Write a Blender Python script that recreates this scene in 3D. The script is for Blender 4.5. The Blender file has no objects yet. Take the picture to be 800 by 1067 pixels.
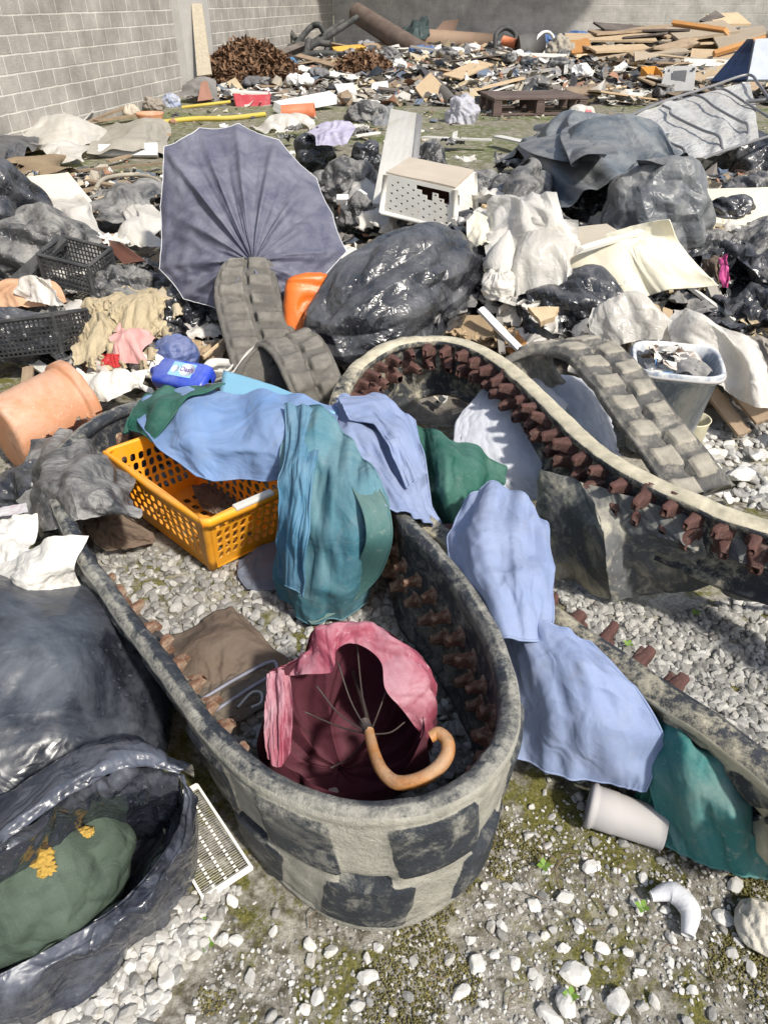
import bpy, bmesh, math, random
import numpy as np
from mathutils import Vector, Matrix

R = math.radians
rnd = random.Random(11)
scene = bpy.context.scene
col = scene.collection

# ------------------------------------------------------------------ camera
PITCH = R(35.9); FPX = 740.0; CH = 1.5
SP, CP = math.sin(PITCH), math.cos(PITCH)
cam_d = bpy.data.cameras.new('camera'); cam = bpy.data.objects.new('camera', cam_d); col.objects.link(cam)
cam.location = (0, 0, CH); cam.rotation_euler = (R(90) - PITCH, 0, 0)
cam_d.sensor_fit = 'VERTICAL'; cam_d.sensor_height = 36; cam_d.sensor_width = 27
cam_d.lens = FPX / 1067 * 36; cam_d.clip_start = 0.05; cam_d.clip_end = 400
scene.camera = cam

def ray(px, py):
    y = (533.5 - py) / FPX
    return np.array([(px - 400) / FPX, CP + y * SP, -SP + y * CP])
def P(px, py, z=0.0):                      # a place at height z
    d = ray(px, py); t = (z - CH) / d[2]
    return d * t + np.array([0, 0, CH])
def A(px, py, Y):                          # a place at ground distance Y
    d = ray(px, py); t = Y / d[1]
    return d * t + np.array([0, 0, CH])

# ------------------------------------------------------------------ noise
_r = np.random.RandomState(7)
PERM = np.concatenate([_r.permutation(256)] * 3)
GR = _r.normal(size=(256, 3)); GR /= np.linalg.norm(GR, axis=1)[:, None]
def pn(p, seed=0):
    p = np.asarray(p, float) + seed * 17.31
    i = np.floor(p).astype(int); f = p - i; i &= 255
    u = f * f * f * (f * (f * 6 - 15) + 10)
    out = 0
    for dx in (0, 1):
        for dy in (0, 1):
            for dz in (0, 1):
                h = PERM[PERM[PERM[(i[..., 0] + dx) & 255] + ((i[..., 1] + dy) & 255)] + ((i[..., 2] + dz) & 255)]
                g = GR[h]
                d = g[..., 0] * (f[..., 0] - dx) + g[..., 1] * (f[..., 1] - dy) + g[..., 2] * (f[..., 2] - dz)
                wx = u[..., 0] if dx else 1 - u[..., 0]
                wy = u[..., 1] if dy else 1 - u[..., 1]
                wz = u[..., 2] if dz else 1 - u[..., 2]
                out = out + d * wx * wy * wz
    return out * 1.5
def fbm(p, o=4, seed=0):
    p = np.asarray(p, float); s = 0; a = 1.0
    for k in range(o):
        s = s + a * pn(p, seed + k * 3); p = p * 2.03; a *= .5
    return s
def ridge(p, o=3, seed=0):
    p = np.asarray(p, float); s = 0; a = 1.0
    for k in range(o):
        n = 1 - np.minimum(np.abs(pn(p, seed + k * 5)) * 2.2, 1)
        s = s + a * n * n; p = p * 1.9; a *= .5
    return s - .6
def tent(p, o=2, seed=0, gain=.42):
    p = np.asarray(p, float); s = 0; a = 1.0
    for k in range(o):
        s = s + a * (.38 - np.abs(pn(p + .13 * k, seed + k * 7))) * 1.6; p = p * 2.3; a *= gain
    return s
def cells(p, n, seed=0, idx=None):
    rs = np.random.RandomState(seed); s = p[rs.choice(len(p), n, replace=False)]
    d = np.linalg.norm(p[:, None, :] - s[None], axis=2) if len(p) * n < 6e6 else None
    if d is None:
        a = []
        for k in range(0, len(p), 20000):
            a.append(np.partition(np.linalg.norm(p[k:k+20000, None, :] - s[None], axis=2), 1, axis=1)[:, :2])
        d = np.concatenate(a)
    else:
        d = np.partition(d, 1, axis=1)[:, :2]
    return d[:, 1] - d[:, 0]
def sstep(a, b, x):
    t = np.clip((x - a) / (b - a), 0, 1); return t * t * (3 - 2 * t)

# ------------------------------------------------------------------ objects
def tag(o, label=None, cat=None, group=None, kind=None):
    if label: o['label'] = label
    if cat: o['category'] = cat
    if group: o['group'] = group
    if kind: o['kind'] = kind
    return o
def thing(name, label, cat, loc=(0, 0, 0), group=None):
    o = bpy.data.objects.new(name, None); col.objects.link(o); o.location = Vector([float(a) for a in loc]); o.empty_display_size = .05
    return tag(o, label, cat, group)
def mk(name, V, F, mat, parent=None, smooth=True, attrs=None, uv=None, mats=None, midx=None, origin=None):
    V = np.asarray(V, float)
    if parent is not None: org = np.array(parent['_w']) if '_w' in parent else np.array(parent.location)
    elif origin is not None: org = np.array(origin, float)
    else: org = np.array([V[:, 0].mean(), V[:, 1].mean(), V[:, 2].min()])
    me = bpy.data.meshes.new(name)
    L = V - org
    if isinstance(F, np.ndarray) and F.ndim == 2:
        k = F.shape[1]
        me.vertices.add(len(L)); me.vertices.foreach_set('co', L.astype(np.float32).ravel())
        me.loops.add(F.size); me.loops.foreach_set('vertex_index', F.astype(np.int32).ravel())
        me.polygons.add(len(F)); me.polygons.foreach_set('loop_start', np.arange(0, F.size, k, dtype=np.int32))
        me.polygons.foreach_set('loop_total', np.full(len(F), k, np.int32))
        me.update(calc_edges=True)
    else:
        me.from_pydata(L.tolist(), [], [tuple(int(i) for i in f) for f in F]); me.update()
    me.polygons.foreach_set('use_smooth', np.full(len(me.polygons), bool(smooth)))
    if attrs:
        for k, v in attrs.items():
            a = me.attributes.new(k, 'FLOAT', 'POINT'); a.data.foreach_set('value', np.asarray(v, np.float32).ravel())
    if uv is not None:
        ul = me.uv_layers.new(name='UVMap'); li = np.zeros(len(me.loops), np.int32); me.loops.foreach_get('vertex_index', li)
        ul.data.foreach_set('uv', np.asarray(uv, np.float32)[li].ravel())
    for m in (mats or [mat]): me.materials.append(m)
    if midx is not None: me.polygons.foreach_set('material_index', np.asarray(midx, np.int32))
    me.validate(); me.update()
    o = bpy.data.objects.new(name, me); col.objects.link(o)
    if parent is not None: o.parent = parent
    else: o.location = Vector(org.tolist())
    if parent is not None: o['_w'] = [float(a) for a in org]
    return o
def solid(o, th, off=0):
    m = o.modifiers.new('thickness', 'SOLIDIFY'); m.thickness = th; m.offset = off; return o
def bevel(o, w, seg=2):
    m = o.modifiers.new('edge', 'BEVEL'); m.width = w; m.segments = seg; m.limit_method = 'ANGLE'; m.angle_limit = R(40); return o

# ------------------------------------------------------------------ shapes
def relax(X, X0, N0, E, L, BE, BL, lo, hi, iters, kb=.35, anchor=None):
    """Let a sheet that is a little too large for what it lies on buckle into folds (distance constraints)."""
    n = len(X); i, j = E[:, 0], E[:, 1]; bi, bj = BE[:, 0], BE[:, 1]
    cnt = np.bincount(i, minlength=n) + np.bincount(j, minlength=n); bc = np.maximum(np.bincount(bi, minlength=n) + np.bincount(bj, minlength=n), 1)
    for _ in range(iters):
        d = X[j] - X[i]; l = np.linalg.norm(d, axis=1) + 1e-9; c = d * (.5 * (l - L) / l)[:, None]
        for k in range(3): X[:, k] += 1.5 * (np.bincount(i, c[:, k], n) - np.bincount(j, c[:, k], n)) / cnt
        d = X[bj] - X[bi]; l = np.linalg.norm(d, axis=1) + 1e-9; c = d * (.5 * np.minimum(l - BL, 0) / l)[:, None]
        for k in range(3): X[:, k] += kb * (np.bincount(bi, c[:, k], n) - np.bincount(bj, c[:, k], n)) / bc
        D = X - X0; h = (D * N0).sum(1); T = D - N0 * h[:, None]
        if anchor is not None: T *= (1 - anchor)[:, None]
        X = X0 + T + N0 * np.clip(h, lo, hi)[:, None]
    return X
def buckle_grid(G, nu, nv, eu, ev, hi, seed, lo=-.006, kb=.35, steps=(12, 24, 48, 96), iters=(120, 50, 30, 10), noise=.012, k=2.6):
    """G: fine smooth grid; returns (nu, nv, 3) with folds grown coarse to fine."""
    H = None
    for s, it in zip(steps, iters):
        g = cr(G, s); g = np.swapaxes(cr(np.swapaxes(g, 0, 1), s), 0, 1); N = gnormals(g)
        if N[..., 2].mean() < 0: N = -N
        if H is None:
            rs = np.random.RandomState(seed); q = g / (np.linalg.norm(g[-1, -1] - g[0, 0]) + 1e-6)
            u_, v_ = np.meshgrid(np.linspace(0, 1, s), np.linspace(0, 1, s), indexing='ij'); w_ = np.stack([u_ * 1.6, v_ * 1.6, 0 * u_ + seed], -1)
            lv = np.linalg.norm(g[:, -1] - g[:, 0], axis=1).mean(); A = lv / k / math.pi * math.sqrt(max(ev - 1, .002)) * 1.1
            wave = np.sin(6.283 * (k * v_ + .8 * pn(w_, seed) + .5 * pn(w_ * 2, seed + 1) + rs.rand())) * A * (.55 + .9 * pn(w_ * 1.3, seed + 2))
            H = (wave + pn(q * 2.5, seed) * noise * 1.5)[..., None] * N
        else:
            H = cr(H, s); H = np.swapaxes(cr(np.swapaxes(H, 0, 1), s), 0, 1)
        a = np.arange(s * s).reshape(s, s); X0 = g.reshape(-1, 3); ex = []
        def con(p, q_, f):
            e = np.stack([p.ravel(), q_.ravel()], 1); return e, np.linalg.norm(X0[e[:, 0]] - X0[e[:, 1]], axis=1) * f
        parts = [con(a[:-1], a[1:], eu), con(a[:, :-1], a[:, 1:], ev), con(a[:-1, :-1], a[1:, 1:], (eu + ev) / 2), con(a[1:, :-1], a[:-1, 1:], (eu + ev) / 2)]
        bp = [con(a[:-2], a[2:], eu * .985), con(a[:, :-2], a[:, 2:], ev * .985)]
        E = np.concatenate([p[0] for p in parts]); L = np.concatenate([p[1] for p in parts]); BE = np.concatenate([p[0] for p in bp]); BL = np.concatenate([p[1] for p in bp])
        X = relax((g + H).reshape(-1, 3).copy(), X0, N.reshape(-1, 3), E, L, BE, BL, lo, hi, it, kb, anchor=np.full(s * s, .05))
        H = X.reshape(s, s, 3) - g
    g = cr(G, nu); g = np.swapaxes(cr(np.swapaxes(g, 0, 1), nv), 0, 1); H = cr(H, nu); H = np.swapaxes(cr(np.swapaxes(H, 0, 1), nv), 0, 1)
    return g + H
def subdivide(V, F):
    e = np.sort(np.concatenate([F[:, [0, 1]], F[:, [1, 2]], F[:, [2, 0]]]), axis=1); u, inv = np.unique(e, axis=0, return_inverse=True); inv = inv.reshape(-1)
    n, f = len(V), len(F); a, b, c = inv[:f] + n, inv[f:2 * f] + n, inv[2 * f:] + n
    return u, np.concatenate([np.stack([F[:, 0], a, c], 1), np.stack([a, F[:, 1], b], 1), np.stack([c, b, F[:, 2]], 1), np.stack([a, b, c], 1)])
_ico = {}
def ico(l):
    if l not in _ico:
        b = bmesh.new(); bmesh.ops.create_icosphere(b, subdivisions=l, radius=1)
        b.verts.index_update()
        _ico[l] = (np.array([v.co[:] for v in b.verts]), np.array([[v.index for v in f.verts] for f in b.faces])); b.free()
    return _ico[l]
def cr(C, m, closed=False):
    """Catmull-Rom through the rows of C (n, ...), m samples."""
    C = np.asarray(C, float); n = len(C)
    t = np.linspace(0, n if closed else n - 1, m, endpoint=not closed)
    i = np.floor(t).astype(int)
    if not closed: i = np.minimum(i, n - 2)
    f = (t - i).reshape((-1,) + (1,) * (C.ndim - 1))
    g = (lambda k: C[k % n]) if closed else (lambda k: C[np.clip(k, 0, n - 1)])
    p0, p1, p2, p3 = g(i - 1), g(i), g(i + 1), g(i + 2)
    if not closed:
        p0 = np.where((i == 0).reshape(f.shape), 2 * p1 - p2, p0); p3 = np.where((i == n - 2).reshape(f.shape), 2 * p2 - p1, p3)
    return .5 * (2 * p1 + (p2 - p0) * f + (2 * p0 - 5 * p1 + 4 * p2 - p3) * f * f + (3 * p1 - p0 - 3 * p2 + p3) * f ** 3)
def gridfaces(n, m, cn=False, cm=False):
    a = np.arange(n * m).reshape(n, m)
    if cn: a = np.vstack([a, a[:1]])
    if cm: a = np.hstack([a, a[:, :1]])
    return np.stack([a[:-1, :-1], a[1:, :-1], a[1:, 1:], a[:-1, 1:]], -1).reshape(-1, 4)
def gnormals(G):
    du = np.gradient(G, axis=0); dv = np.gradient(G, axis=1); n = np.cross(du, dv)
    return n / (np.linalg.norm(n, axis=2)[..., None] + 1e-9)
def patch(name, grid, mat, parent=None, nu=90, nv=90, amp=.012, fu=3, fv=3, seed=1, fine=.003, oct=2, soft=False, edge=.0, world=False, up=True, sol=.0, ragged=0, floor=None, smooth=True, hem=0, bk=None, bkn=.012, fk=2.6, crease=.007, lin=0):
    """A sheet through a grid of (px, py, z) control places, with folds."""
    C = np.array([[(p if world else P(*p)) for p in row] for row in grid], float)
    if lin:
        ti, tj = np.linspace(0, len(C) - 1, nu), np.linspace(0, C.shape[1] - 1, nv)
        a_, b_ = np.minimum(ti.astype(int), len(C) - 2), np.minimum(tj.astype(int), C.shape[1] - 2); fa, fb = (ti - a_)[:, None, None], (tj - b_)[None, :, None]
        G = C[a_][:, b_] * (1 - fa) * (1 - fb) + C[a_ + 1][:, b_] * fa * (1 - fb) + C[a_][:, b_ + 1] * (1 - fa) * fb + C[a_ + 1][:, b_ + 1] * fa * fb
        for _ in range(lin): G[1:-1] = (G[:-2] + 2 * G[1:-1] + G[2:]) / 4; G[:, 1:-1] = (G[:, :-2] + 2 * G[:, 1:-1] + G[:, 2:]) / 4
    else: G = cr(C, nu); G = np.swapaxes(cr(np.swapaxes(G, 0, 1), nv), 0, 1)
    if bk: G = buckle_grid(G, nu, nv, bk[0], bk[1], bk[2], seed, noise=bkn, steps=bk[3] if len(bk) > 3 else (12, 24, 48, 96), k=fk); amp = 0; GC = True
    else: GC = False
    u, v = np.meshgrid(np.linspace(0, 1, nu), np.linspace(0, 1, nv), indexing='ij')
    N = gnormals(G)
    if up and N[..., 2].mean() < 0: N = -N
    q = np.stack([u * fu, v * fv, 0 * u + seed], -1)
    w = np.stack([pn(q * .8, seed), pn(q * .8, seed + 9), 0 * u], -1) * .6
    d = amp * ((ridge(q + w, oct, seed) + .7 * pn(q * 1.3, seed + 2)) if soft else (1.1 * tent(q + w, 3, seed) + .5 * tent(q.dot(np.array([[.6, .8, 0], [-.8, .6, 0], [0, 0, 1]])) * np.array([2.2, .7, 1]), 2, seed + 5))) + fine * fbm(q * 7, 3, seed)
    if GC and crease:
        dd_ = tent(q * np.array([1.0, 1.3, 1]) + w, 2, seed + 4, .5) * (.4 + .9 * sstep(-.1, .3, pn(q * .7, seed + 6))); d = d + crease * dd_
    G = G + N * d[..., None]
    if ragged:
        e = np.minimum(np.minimum(u, 1 - u), np.minimum(v, 1 - v)); k = np.exp(-e * 12)[..., None]
        sh = np.stack([pn(q * 4, seed + 3), pn(q * 4, seed + 5), 0 * u], -1) * ragged; G = G + sh * k
    if floor is not None: G[..., 2] = np.maximum(G[..., 2], floor + .004 * (pn(q * 9, seed) + 1))
    o = mk(name, G.reshape(-1, 3), gridfaces(nu, nv), mat, parent, uv=np.stack([u, v], -1).reshape(-1, 2), smooth=smooth)
    if hem:      # a rolled hem along the border
        e = np.vstack([G[:, 0], G[-1, 1:], G[-2::-1, -1], G[0, -2:0:-1], G[:1, 0]]); Vh, Fh = tube_vf(e, hem, 6, False); org = np.array(o['_w']) if '_w' in o else np.array(o.location)
        b_ = bmesh.new(); b_.from_mesh(o.data); vs = [b_.verts.new(Vector((p - org).tolist())) for p in Vh]
        for f in Fh:
            q_ = b_.faces.new([vs[int(i)] for i in f]); q_.smooth = True
        b_.to_mesh(o.data); b_.free()
    if sol: solid(o, sol)
    return o
def loft(loops, cap0=True, cap1=True):
    L = np.array(loops, float); n, m = L.shape[:2]
    F = [tuple(f) for f in gridfaces(n, m, cm=True)]
    if cap0: F.append(tuple(range(m))[::-1])
    if cap1: F.append(tuple((n - 1) * m + k for k in range(m)))
    return L.reshape(-1, 3), F
def sq_ring(c, ax, ay, rx, ry, e=2.0, m=32, ph=0):
    t = np.linspace(0, 2 * np.pi, m, endpoint=False) + ph
    x = np.sign(np.cos(t)) * np.abs(np.cos(t)) ** (2 / e) * rx; y = np.sign(np.sin(t)) * np.abs(np.sin(t)) ** (2 / e) * ry
    return np.array(c) + x[:, None] * np.array(ax) + y[:, None] * np.array(ay)
def frame(d, up=(0, 0, 1)):
    d = np.array(d, float); d /= np.linalg.norm(d); a = np.cross(up, d)
    if np.linalg.norm(a) < 1e-4: a = np.array([1., 0, 0])
    a /= np.linalg.norm(a); return a, np.cross(d, a), d
def tube_vf(path, r, seg=12, cap=True):
    path = np.array(path, float); n = len(path); r = np.broadcast_to(r, (n,))
    T = np.gradient(path, axis=0); T /= np.linalg.norm(T, axis=1)[:, None] + 1e-9
    a, b, _ = frame(T[0]); L = []
    for k in range(n):
        a = a - T[k] * a.dot(T[k]); a /= np.linalg.norm(a); b = np.cross(T[k], a)
        L.append(sq_ring(path[k], a, b, r[k], r[k], 2, seg))
    return loft(L, cap, cap)
def tube(name, ctrl, r, mat, parent=None, n=None, seg=12, closed=False, hollow=0, **k):
    ctrl = np.array(ctrl, float); p = cr(ctrl, n or max(2, len(ctrl) * 8)) if len(ctrl) > 2 else ctrl
    if hollow:      # a pipe with a wall: outside, then back along the inside
        q = np.vstack([p, p[::-1]]); T = np.gradient(p, axis=0); T /= np.linalg.norm(T, axis=1)[:, None]
        a, b, _ = frame(T[0]); L = []
        for kk in list(range(len(p))) + list(range(len(p)))[::-1]:
            a = a - T[kk] * a.dot(T[kk]); a /= np.linalg.norm(a); b = np.cross(T[kk], a)
            rr = r if len(L) < len(p) else r - hollow
            L.append(sq_ring(p[kk], a, b, rr, rr, 2, max(seg, 20)))
        L.append(L[0]); V, F = loft(L, False, False)
    else: V, F = tube_vf(p, r if np.isscalar(r) else np.interp(np.linspace(0, 1, len(p)), np.linspace(0, 1, len(r)), r), seg)
    return mk(name, V, F, mat, parent, **k)
def box_vf(c, ax, ay, az, sx, sy, sz):
    c, ax, ay, az = (np.array(q, float) for q in (c, ax, ay, az)); V = []
    for x, y, z in ((-1,-1,-1),(1,-1,-1),(1,1,-1),(-1,1,-1),(-1,-1,1),(1,-1,1),(1,1,1),(-1,1,1)):
        V.append(c + ax * x * sx / 2 + ay * y * sy / 2 + az * z * sz / 2)
    return np.array(V), [(3,2,1,0),(4,5,6,7),(0,1,5,4),(1,2,6,5),(2,3,7,6),(3,0,4,7)]
def join_vf(parts):
    V, F, o = [], [], 0
    for v, f in parts:
        V.append(np.asarray(v)); F += [tuple(int(i) + o for i in q) for q in f]; o += len(v)
    return np.vstack(V), F
def slab(name, cs, th, mat, parent=None, n=10, warp=.004, seed=0, chip=.006, **k):
    """A thin board with four given corners, slightly warped, worn edges."""
    a, b, c, d = (np.array(q, float) for q in cs); u, v = np.meshgrid(np.linspace(0, 1, n), np.linspace(0, 1, n), indexing='ij')
    U, W = u[..., None], v[..., None]
    G = a * (1 - U) * (1 - W) + b * U * (1 - W) + c * U * W + d * (1 - U) * W
    N = np.cross(b - a, d - a); N /= np.linalg.norm(N) + 1e-9
    if N[2] < 0: N = -N
    q = np.stack([u * 2, v * 2, 0 * u], -1)
    G = G + N * (warp * pn(q, seed))[..., None]
    e = np.exp(-np.minimum(np.minimum(u, 1 - u), np.minimum(v, 1 - v)) * 25)
    ctr = G.mean((0, 1)); rs = np.random.RandomState(seed + 5)
    G = G + (ctr - G) * (e * rs.rand(n, n) * chip / (np.linalg.norm(c - a) + .01) * 2)[..., None]
    T = G + N * th / 2; B = G - N * th / 2
    V = np.vstack([T.reshape(-1, 3), B.reshape(-1, 3)]); g = gridfaces(n, n); F = [tuple(f) for f in g] + [tuple(f[::-1] + n * n) for f in g]
    ring = [i * n for i in range(n)] + [(n - 1) * n + j for j in range(1, n)] + [i * n + n - 1 for i in range(n - 2, -1, -1)] + [j for j in range(n - 2, 0, -1)]
    for i in range(len(ring)):
        p, q2 = ring[i], ring[(i + 1) % len(ring)]; F.append((q2, p, p + n * n, q2 + n * n))
    return mk(name, V, F, mat, parent, smooth=False, **k)
def plank(name, p0, p1, w, th, mat, parent=None, roll=0, seed=0, **k):
    p0, p1 = np.array(p0, float), np.array(p1, float); a, b, d = frame(p1 - p0)
    a2 = a * math.cos(roll) + b * math.sin(roll)
    j = np.random.RandomState(seed).uniform(-.12, .12, 4) * w
    cs = [p0 - a2 * w / 2 + d * j[0], p1 - a2 * w / 2 + d * j[1], p1 + a2 * w / 2 + d * j[2], p0 + a2 * w / 2 + d * j[3]]
    return slab(name, cs, th, mat, parent, n=8, seed=seed, **k)
_lv = {}
def levels_to(l):
    if l in _lv: return _lv[l]
    D, F = ico(3); chain = [(D, F, None)]
    for _ in range(3, l):
        u, F2 = subdivide(D, F); M2 = D[u[:, 0]] + D[u[:, 1]]; M2 /= np.linalg.norm(M2, axis=1)[:, None]; D = np.vstack([D, M2]); F = F2; chain.append((D, F, u))
    _lv[l] = chain; return chain
def topo(F):
    e = np.sort(np.concatenate([F[:, [0, 1]], F[:, [1, 2]], F[:, [2, 0]]]), axis=1); opp = np.concatenate([F[:, 2], F[:, 0], F[:, 1]])
    u, inv = np.unique(e, axis=0, return_inverse=True); inv = inv.reshape(-1); o = np.argsort(inv, kind='stable'); op = opp[o].reshape(-1, 2)
    return u, op
_tp = {}
def bag_v(radii, seed, lvl=6, lump=.14, crease=.05, pleat=.0, knot=(0, 0, 1), flat=.45, aniso=(1, 1, 2.2), ncell=0, kext=.35, freq=1.5, ex=None, dirx=None):
    radii = np.array(radii, float)
    def base(D):
        q = D + seed * 3.7; r = 1 + lump * fbm(q * 1.1, 2, seed)
        k = np.array(knot, float); k /= np.linalg.norm(k); ct = D @ k; f = np.exp(-((1 - ct) / .32))
        if pleat:
            x, y, _ = frame(k, (0.3, .5, .1)); th = np.arctan2(D @ y, D @ x); ph = th * 9 + 3 * pn(D * 2, seed)
            r = r + pleat * .7 * (1 - np.abs(np.sin(ph)) * 2) * f * (1 - np.exp(-(1 - ct) / .03))
            r = r + kext * np.exp(-((1 - ct) / .02)) - .12 * np.exp(-((1 - ct - .06) / .05) ** 2)
        V = D * r[:, None] * radii; zb = -flat * radii[2]; V[:, 2] = np.where(V[:, 2] < zb, zb + (V[:, 2] - zb) * .12, V[:, 2]); return V
    size = float(radii.mean()); ex = ex if ex is not None else 1.06 + crease * 1.1; ch = levels_to(lvl); H = None
    rs = np.random.RandomState(seed + 900); ax = rs.normal(size=3) if dirx is None else np.array(dirx, float); ax /= np.linalg.norm(ax)
    for li, (D, F, u) in enumerate(ch):
        lev = li + 3; X0 = base(D); N = D / radii; N /= np.linalg.norm(N, axis=1)[:, None]
        if H is None: H = N * (size * (.05 * pn(D * 2.2, seed) + rs.normal(0, .02, len(D))))[:, None]
        else: H = np.vstack([H, (H[u[:, 0]] + H[u[:, 1]]) / 2])
        if lev < 4 and lvl > 4: continue
        if lev > 6: continue
        key = (lev,)
        if key not in _tp: _tp[key] = topo(F)
        E, OP = _tp[key]; d0 = X0[E[:, 1]] - X0[E[:, 0]]; l0 = np.linalg.norm(d0, axis=1); al = np.abs((d0 / l0[:, None]) @ ax)
        L = l0 * (1 + (ex - 1) * (1.5 - 1.25 * al)); BL = np.linalg.norm(X0[OP[:, 0]] - X0[OP[:, 1]], axis=1) * (1 + (ex - 1) * .8)
        it = {3: 30, 4: 45, 5: 35, 6: 22}[lev]
        X = relax(X0 + H, X0, N, E, L, OP, BL, -.10 * size, .30 * size, it, .35, anchor=np.full(len(X0), .04)); H = X - X0
    if lvl == 7: H = H + 0
    V = X0 + H; zb = -flat * radii[2] - .02; V[:, 2] = np.maximum(V[:, 2], zb)
    return V, ch[-1][1]
def bag(name, label, mat, c, radii, rz=0, ry=0, seed=1, group=None, cat='bin bag', parent=None, **k):
    V, F = bag_v(radii, seed, **k)
    M = np.array(Matrix.Rotation(rz, 3, 'Z') @ Matrix.Rotation(ry, 3, 'Y'))
    V = V @ M.T + np.array(c)
    o = mk(name, V, F, mat, parent)
    if parent is None: tag(o, label, cat, group)
    return o
def bagpx(name, label, mat, x0, y0, x1, y1, zb, seed=1, dk=.8, **k):
    """A bag whose silhouette spans these directions, resting at height zb."""
    cx, cy = (x0 + x1) / 2, (y0 + y1) / 2; zc = zb + .15
    for _ in range(4):
        d = ray(cx, cy); t = (zc - CH) / d[2]; rx = (x1 - x0) / 2 * t / FPX; s = (y1 - y0) / 2 * t / FPX
        a = math.atan2(-d[2], d[1]); ry = min(rx * dk, .8 * s / math.sin(a)); rz = math.sqrt(max(s * s - (ry * math.sin(a)) ** 2, .002)) / math.cos(a)
        rz = min(rz, rx * 1.3); zc = zb + rz * .6
    return bag(name, label, mat, P(cx, cy, zc), (rx * .93, ry * .93, rz * .93), seed=seed, **k)
def copy_tree(o, parent=None):
    c = o.copy(); col.objects.link(c)
    if parent is not None: c.parent = parent
    for ch in list(o.children): copy_tree(ch, c)
    return c

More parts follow.
